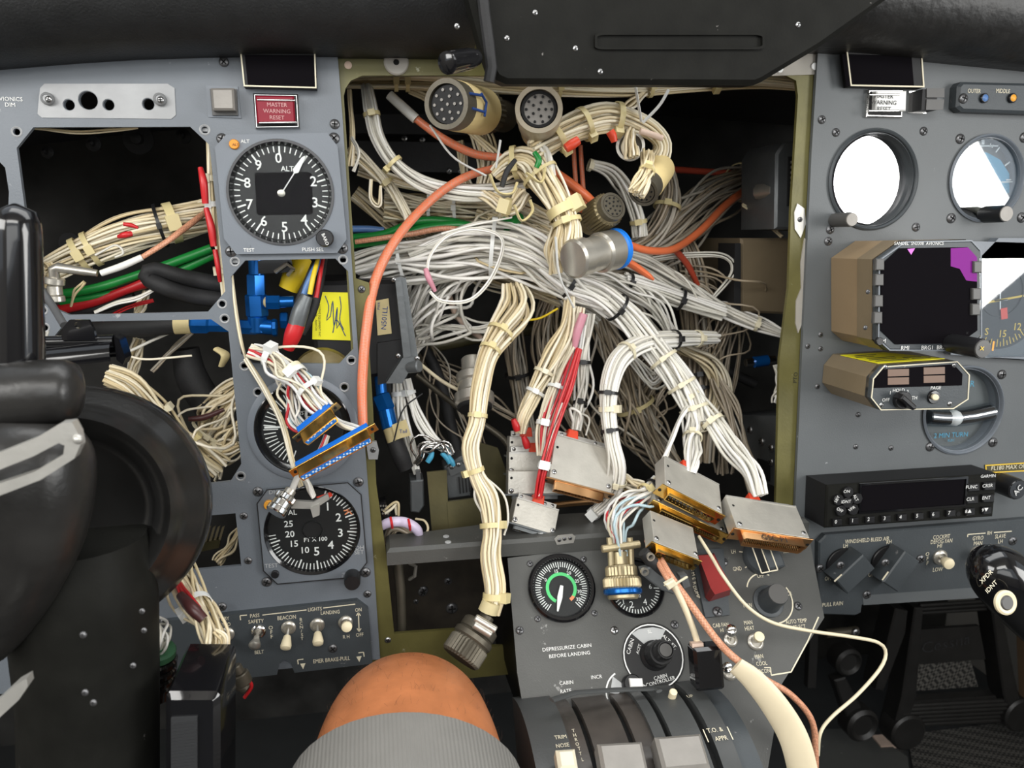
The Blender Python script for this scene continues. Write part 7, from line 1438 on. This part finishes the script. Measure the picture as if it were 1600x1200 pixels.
cable('grey_lead', [(20, 405, -.02, 5), (55, 440, -.03, 5.5), (80, 475, -.04, 6), (100, 508, -.055, 6)], 'rubber', 'grey lead slanting down behind the yoke grip', 'cable'); bpy.data.objects['grey_lead'].data.materials[0] = mat('lead_grey', (.07, .072, .075), .5)
harness('white wires peeping out beside the half-tube mount', [dict(pts=[(62, 560, -.02, 4), (72, 535, -.02, 5), (70, 520, -.01, 4)], n=7, m='wires_white', wr=1.8, loose=.4)])
# ---- black box with ribbed label, wires entering it
fo_ = [(257, 1092), (263, 1085), (336, 1085), (343, 1092), (343, 1330), (257, 1330)]; fo_ = fo_[::-1]
bx_ = thing('connector_box', 'glossy black box with a ribbed strip below the switch panel', 'box', W(300, 1300, -.17))
F_ = PY(-.17); mb = MB(F_); mb.plate([(x, y) for x, y in F_.pts(fo_)], -.048, 0, bev=.003); build(mb, 'case', MATS['black_gloss'], bx_, 40)
mat('ribbed_strip', (.030, .031, .033), .45); plate(F_, [(268, 1120), (309, 1118), (309, 1320), (268, 1320)], 0, .0012, 'ribbed_strip', bx_, 'strip')
mb = MB(F_)
for i in range(40): a, b = F_.pt(269, 1128+i*5, .0014), F_.pt(308, 1127+i*5, .0014); mb.box(((a.x+b.x)/2, (a.y+b.y)/2, .0014), (b.x-a.x, .0006, .0006))
o = build(mb, 'ribs', MATS['ribbed_strip'], bx_); o['kind'] = 'stuff'
harness('wire bundle with a white tie dropping into the black box', [dict(pts=[(262, 870, -.04, 16), (285, 900, -.06, 20), (305, 940, -.085, 20), (322, 970, -.10, 17), (335, 1000, -.11, 20), (338, 1040, -.12, 18)], n=28, m='wires_cream', wr=2.4, loose=.45, stray=.15), dict(pts=[(268, 900, -.07, 5), (290, 930, -.095, 6), (310, 955, -.105, 6)], n=4, m='red_wire', wr=2.6), dict(pts=[(335, 985, -.12, 4), (350, 1000, -.12, 6), (340, 1030, -.12, 5)], n=3, m='wires_cream', wr=2.2)], [(0, .58, dict(m='tie_white', wd=11, head=(-1, .5), k=1.05))])
cable('heat_shrink', [(282, 930, -.105, 7), (300, 950, -.115, 10), (318, 968, -.118, 8)], 'heatshrink', 'dark clear shrink tube inside the wire bundle', 'sleeve')
turned_conn('circular_connector', 'black ribbed connector with a green ring beside the box', (240, 1085, -.10), (245, 1000, -.105), [(0, .25, 30, 'black_gloss', 'barrel', 0), (.27, .4, 32, 'black_gloss', 'rib', 0), (.42, .55, 32, 'black_gloss', 'rib', 0), (.57, .7, 32, 'black_gloss', 'rib', 0), (.7, .86, 29, 'ring_green', 'green_ring', 0)])
[c for c in bpy.data.objects if c.name.startswith('green_ring')][0].data.materials[0] = mat('dull_green', (.05, .16, .08), .45)
harness('white wires curling out of the green ringed connector', [dict(pts=[(246, 1022, -.105, 14), (250, 1000, -.108, 15), (245, 978, -.10, 12), (228, 965, -.095, 8)], n=14, m='wires_white', wr=2.4, loose=.5)])
t = thing('edge_plug', 'small dark barrel plug with a red wire beside the black box', 'connector', W(375, 1075, -.06)); 
for a, b, r in (((368, 1040, -.06), (374, 1052, -.06), .0035), ((374, 1052, -.06), (382, 1068, -.06), .0055), ((370, 1066, -.06), (386, 1076, -.06), .004)):
    mb = MB(); mb.cyl(W(*a), W(*b), r, bev=.0006); build(mb, 'barrel', MATS['dark_conn'], t)
cable('red_wire', [(384, 1058, -.06, 3), (393, 1072, -.06, 3), (382, 1090, -.06, 3)], 'red_wire', parent=t)
# ================================================================ the other yoke horn at the right edge
hn = thing('yoke_horn', 'glossy black yoke horn with XPDR IDNT lettering and a button', 'control yoke', W(1600, 1010, -.12))
C, R = path3([(1530, 868, -.12, 4), (1536, 873, -.12, 26), (1552, 888, -.12, 42), (1575, 910, -.12, 49), (1620, 950, -.12, 52), (1700, 1020, -.12, 52)]); mb = MB(); mb.tube([Vector(c) for c in C], [float(r) for r in R], 28); build(mb, 'grip', MATS['black_gloss'], hn, 60)
HNF = Frame(W(1560, 925, -.143), Vector((1, 0, .0)), Vector((0, .28, 1)))
texts(HNF, [('XPDR', 1541, 901, 7, dict(rot=36)), ('IDNT', 1549, 917, 7, dict(rot=36))], 'cream_print', hn, w=.0002)
disc(HNF, 1569, 941, [(18, 0), (18, 4), (15, 6), (11, 5), (10, 0)], 'knob_cream', hn, 'button_ring', 32); disc(HNF, 1569, 941, [(11, 0), (11, 5), (9, 7), (0, 7)], 'button_grey', hn, 'button', 24)
# ================================================================ rudder pedals and floor on the right
PF = PY(.33); mat('pedal_black', (.014, .0135, .013), .4, 0, .2, 50, .1, 300); braidmat('tread', (.11, .105, .095), (.025, .025, .024), 230)
t = thing('rudder_pedal', 'black cast rudder pedal with a ribbed foot bar under the bleed-air panel', 'pedal', PF.wp(1490, 1137))
plate(PF, [(1422, 985), (1530, 978), (1540, 1030), (1416, 1040)], -.006, .0, 'pedal_black', t, 'name_plate')
for L in ([(1422, 945), (1436, 945), (1425, 1085), (1404, 1150), (1386, 1146), (1402, 1085)], [(1540, 940), (1556, 940), (1584, 1080), (1594, 1120), (1576, 1125), (1560, 1080)], [(1392, 946), (1412, 950), (1408, 985), (1374, 1075), (1362, 1072)]): plate(PF, L, -.02, .01, 'pedal_black', t, 'side_arm', bev=.002)
for y in (943, 949, 955): mb = MB(PF); mb.cyl(PF.pt(1436, y+3), PF.pt(1540, y-4), .0028); build(mb, 'top_rib', MATS['pedal_black'], t)
for i in range(6): mb = MB(PF); mb.cyl(PF.pt(1408, 1103+i*6, .004+.003*math.sin(i)), PF.pt(1572, 1094+i*6, .004+.003*math.sin(i)), .0036); build(mb, 'foot_bar_rib', MATS['pedal_black'], t)
plate(PF, [(1408, 1040), (1530, 1032), (1545, 1085), (1410, 1095)], -.03, -.02, 'tread', t, 'tread_panel'); plate(PF, [(1404, 1094), (1552, 1084), (1555, 1092), (1404, 1102)], -.01, .004, 'pedal_black', t, 'lower_rail')
for x, y, r in ((1410, 1137, 26), (1584, 1110, 24)): mb = MB(PF.at(x, y)); s = PF.sc(x, y); mb.lathe([(r*s, -.015), (r*s, .012), ((r-3)*s, .015), (.0001, .015)], 28); build(mb, 'end_cap', MATS['pedal_black'], t)
cu = dict(rot=8)
mb = MB(); text_mb(mb, PF, 'Cessna', 1478, 1006, 17, w=.0004, rot=6, sx=1.1); o = build(mb, 'script_relief', MATS['rubber'], t, 0); o['kind'] = 'stuff'
t = thing('pedal_linkage', 'dark pedal linkage arm with a round pivot beside the console', 'linkage', PF.wp(1340, 1150)); plate(PF, [(1300, 1060), (1318, 1055), (1352, 1120), (1346, 1150), (1330, 1150)], -.01, .006, 'pedal_black', t, 'arm', bev=.002)
for x, y, r in ((1340, 1126, 24), (1318, 1028, 20)): mb = MB(PF.at(x, y)); s = PF.sc(x, y); mb.lathe([(r*s, -.01), (r*s, .012), (r*.8*s, .016), (r*.6*s, .012), (.0001, .012)], 28); build(mb, 'pivot', MATS['pedal_black'], t)
mb = MB(PF); mb.cyl(PF.pt(1290, 990), PF.pt(1340, 985), .006, bev=.001); build(mb, 'bolt', MATS['dark_conn'], t); screw(PF, 1337, 988, 6, t, True, .006); plate(PF, [(1268, 950), (1280, 950), (1275, 1075), (1262, 1075)], -.01, 0, 'pedal_black', t, 'strut')
def floorpt(px, py): r = ray(px, py); return CAM+r*((ZF+.001-CAM.z)/r.z)
def floorplate(name, L, h, m, lab, cat):
    f = Frame((0, 0, ZF+.0005), (1, 0, 0), (0, 1, 0)); mb = MB(f); mb.plate([tuple(floorpt(x, y)[:2]) for x, y in L], 0, h, bev=0); o = build(mb, name, MATS[m]); tag(o, lab, cat); return o
floorplate('tread_mat', [(1418, 1150), (1600, 1128), (1720, 1128), (1740, 1290), (1440, 1290)], .004, 'tread', 'dark woven tread mat on the floor under the pedal', 'mat')
floorplate('floor_panel', [(1262, 1142), (1352, 1140), (1418, 1185), (1430, 1290), (1262, 1290)], .003, 'pedestal_grey', 'plain grey floor panel between the console and the tread mat', 'panel')
floorplate('floor_placard', [(1362, 1153), (1392, 1150), (1410, 1168), (1376, 1170)], .005, 'foam_pink', 'small worn pinkish placard on the floor by the linkage', 'placard')
t = thing('side_liner', 'brown side liner beyond the pedal at the right edge', 'liner', W(1600, 1120, .3)); f = PY(.31); mb = MB(f); mb.plate(f.pts([(1604, 950), (1760, 950), (1760, 1160), (1612, 1150)]), -.02, 0); build(mb, 'panel', mat('liner_brown', (.13, .085, .05), .6), t)
# ================================================================ the seated person's leg
K = W(636, 1110, -.10)
pth = [(K.x-.05, K.y-.52, K.z-.20), (K.x-.04, K.y-.38, K.z-.145), (K.x-.025, K.y-.24, K.z-.090), (K.x-.012, K.y-.12, K.z-.044), (K.x-.003, K.y-.05, K.z-.018), (K.x, K.y-.005, K.z-.016), (K.x+.002, K.y+.018, K.z-.045), (K.x+.003, K.y+.026, K.z-.09), (K.x+.004, K.y+.030, K.z-.16), (K.x+.005, K.y+.032, K.z-.26), (K.x+.005, K.y+.03, K.z-.36), (K.x+.005, K.y+.03, ZF+.055)]
rad = [.086, .082, .075, .066, .058, .051, .049, .049, .053, .048, .040, .038]
S = catmull([(*p, r) for p, r in zip(pth, rad)], 120)
pr = thing('person', 'seated person in grey shorts whose bare knee rises into view', 'person', (K.x, K.y, ZF))
mb = MB(); mb.tube([Vector(q[:3]) for q in S], [float(q[3]) for q in S], 40, 1.0); mb2 = mb
f = Frame((K.x+.005, K.y+.03, ZF), (1, 0, 0), (0, 1, 0)); mb.fr = f; mb.ball((0, -.06, .035), (.045, .13, .035), 20, 10); body = build(mb, 'body', MATS['skin'], pr, 80)
# the bare body is one skin surface: remesh foot and leg together
bm_ = body.modifiers.new('r', 'REMESH'); bm_.mode = 'VOXEL'; bm_.voxel_size = .005; bm_.use_smooth_shade = True; sm = body.modifiers.new('s', 'SMOOTH'); sm.iterations = 6
i1 = int(len(S)*.535); hem = []
S2 = S[:i1]; mb = MB(); P = [Vector(q[:3]) for q in S2]; Rr = [float(q[3])*1.055+.004 for q in S2]; k = len(P)
mb.tube(P, Rr, 44); mb.f = mb.f[:-1]     # open at the hem
b = len(mb.v); ringv = mb.v[(k-1)*44:k*44]; c = P[-1]; mb.v += [c+(v-c)*.955 for v in ringv]; mb.f += [((k-1)*44+i, (k-1)*44+(i+1) % 44, b+(i+1) % 44, b+i) for i in range(44)]
sh = build(mb, 'shorts', MATS['shorts'], pr, 70)
for j in (6, 8):
    cseam = k-j; ringv = [P[cseam]+(v-P[cseam])*1.006 for v in mb.v[cseam*44:(cseam+1)*44]]; m3 = MB(); m3.tube(ringv+[ringv[0]], .0007, 5); build(m3, 'hem_seam', mat('seam', (.06, .058, .052), .8), sh)
# fine dark hair on the knee
rg = np.random.default_rng(4); paths = []; rads = []
for i in range(2600):
    j = rg.integers(int(len(S)*.47), int(len(S)*.75)); a = rg.uniform(0, 2*np.pi); c = S[j]; T_ = S[j+1][:3]-S[j-1][:3]; T_ /= np.linalg.norm(T_); nn = np.cross(T_, [1, 0, 0]); nn /= np.linalg.norm(nn); bb = np.cross(T_, nn); d = nn*np.cos(a)+bb*np.sin(a); p = c[:3]+d*c[3]*.985
    lean = T_*rg.uniform(.3, 1)+np.cross(T_, d)*rg.uniform(-.7, .7); L = rg.uniform(.003, .006); paths.append(np.array([p, p+d*L*.35+lean*L*.5, p+d*L*.5+lean*L])); rads.append(.00004)
V, F, I = tubes_np(paths, rads, 3); o = np_mesh('leg_hair', V, F, mat('hair', (.05, .022, .012), .5), pr); o['kind'] = 'stuff'
# woven ribs of the shorts fabric
_m = MATS['shorts']; _N = _m.node_tree.nodes; _L = _m.node_tree.links
_w = _N.new('ShaderNodeTexWave'); _w.inputs['Scale'].default_value = 150; _w.bands_direction = 'X'; _w.inputs['Distortion'].default_value = .6
_tc = _N.new('ShaderNodeTexCoord'); _L.new(_tc.outputs['Object'], _w.inputs['Vector'])
_b = _N.new('ShaderNodeBump'); _b.inputs['Strength'].default_value = .35; _b.inputs['Distance'].default_value = .001
_L.new(_w.outputs['Fac'], _b.inputs['Height']); _L.new(_b.outputs[0], _N['Principled BSDF'].inputs['Normal'])
# ================================================================ the tangle further back in the bay
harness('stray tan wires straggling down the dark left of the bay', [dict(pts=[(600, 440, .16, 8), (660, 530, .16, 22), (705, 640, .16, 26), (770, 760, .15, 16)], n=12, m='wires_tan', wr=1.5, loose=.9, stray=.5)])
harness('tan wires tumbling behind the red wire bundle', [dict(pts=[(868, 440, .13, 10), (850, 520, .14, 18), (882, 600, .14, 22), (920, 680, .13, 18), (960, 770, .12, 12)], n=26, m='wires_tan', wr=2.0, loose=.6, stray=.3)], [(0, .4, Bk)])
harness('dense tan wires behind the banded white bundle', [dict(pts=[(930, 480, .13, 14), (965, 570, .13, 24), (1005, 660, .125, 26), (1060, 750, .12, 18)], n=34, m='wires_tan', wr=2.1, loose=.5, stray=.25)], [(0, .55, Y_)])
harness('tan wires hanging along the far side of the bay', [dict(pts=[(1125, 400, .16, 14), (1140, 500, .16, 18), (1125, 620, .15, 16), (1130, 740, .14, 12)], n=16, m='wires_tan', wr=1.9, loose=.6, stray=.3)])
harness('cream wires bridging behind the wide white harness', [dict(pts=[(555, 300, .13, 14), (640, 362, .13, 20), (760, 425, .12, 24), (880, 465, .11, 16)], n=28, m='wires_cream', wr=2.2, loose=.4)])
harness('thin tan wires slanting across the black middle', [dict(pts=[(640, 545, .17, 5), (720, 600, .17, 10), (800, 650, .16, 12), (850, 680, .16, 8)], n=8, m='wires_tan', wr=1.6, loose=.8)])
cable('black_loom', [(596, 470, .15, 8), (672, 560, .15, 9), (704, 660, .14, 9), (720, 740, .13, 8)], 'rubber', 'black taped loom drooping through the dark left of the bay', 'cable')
cable('black_loom', [(930, 470, .16, 7), (1010, 490, .17, 8), (1100, 560, .17, 8), (1180, 600, .16, 8)], 'rubber', 'black taped loom crossing behind the grey ribbon', 'cable')
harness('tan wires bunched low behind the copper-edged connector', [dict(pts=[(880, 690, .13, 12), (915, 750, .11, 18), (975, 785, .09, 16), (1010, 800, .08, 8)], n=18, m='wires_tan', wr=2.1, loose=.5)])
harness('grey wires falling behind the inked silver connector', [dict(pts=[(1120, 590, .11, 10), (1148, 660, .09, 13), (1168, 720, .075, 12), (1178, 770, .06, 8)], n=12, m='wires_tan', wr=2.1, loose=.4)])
harness('loose loops of cream wire under the central trunk', [dict(pts=[(800, 300, .08, 8), (770, 350, .08, 18), (810, 380, .07, 20), (870, 360, .07, 12)], n=14, m='wires_cream', wr=2.0, loose=.9, stray=.5), dict(pts=[(860, 400, .08, 10), (890, 470, .08, 14), (935, 500, .08, 10)], n=12, m='wires_white', wr=2.3, loose=.5)])
harness('white wires fanning under the blue-ringed connector', [dict(pts=[(900, 430, .075, 8), (960, 440, .08, 16), (1020, 480, .085, 20), (1060, 540, .09, 14)], n=18, m='wires_white', wr=2.3, loose=.6, stray=.2), dict(pts=[(1000, 500, .09, 6), (1040, 560, .09, 14), (1020, 600, .09, 12), (985, 560, .09, 8)], n=8, m='wires_white', wr=1.9, loose=.7)])
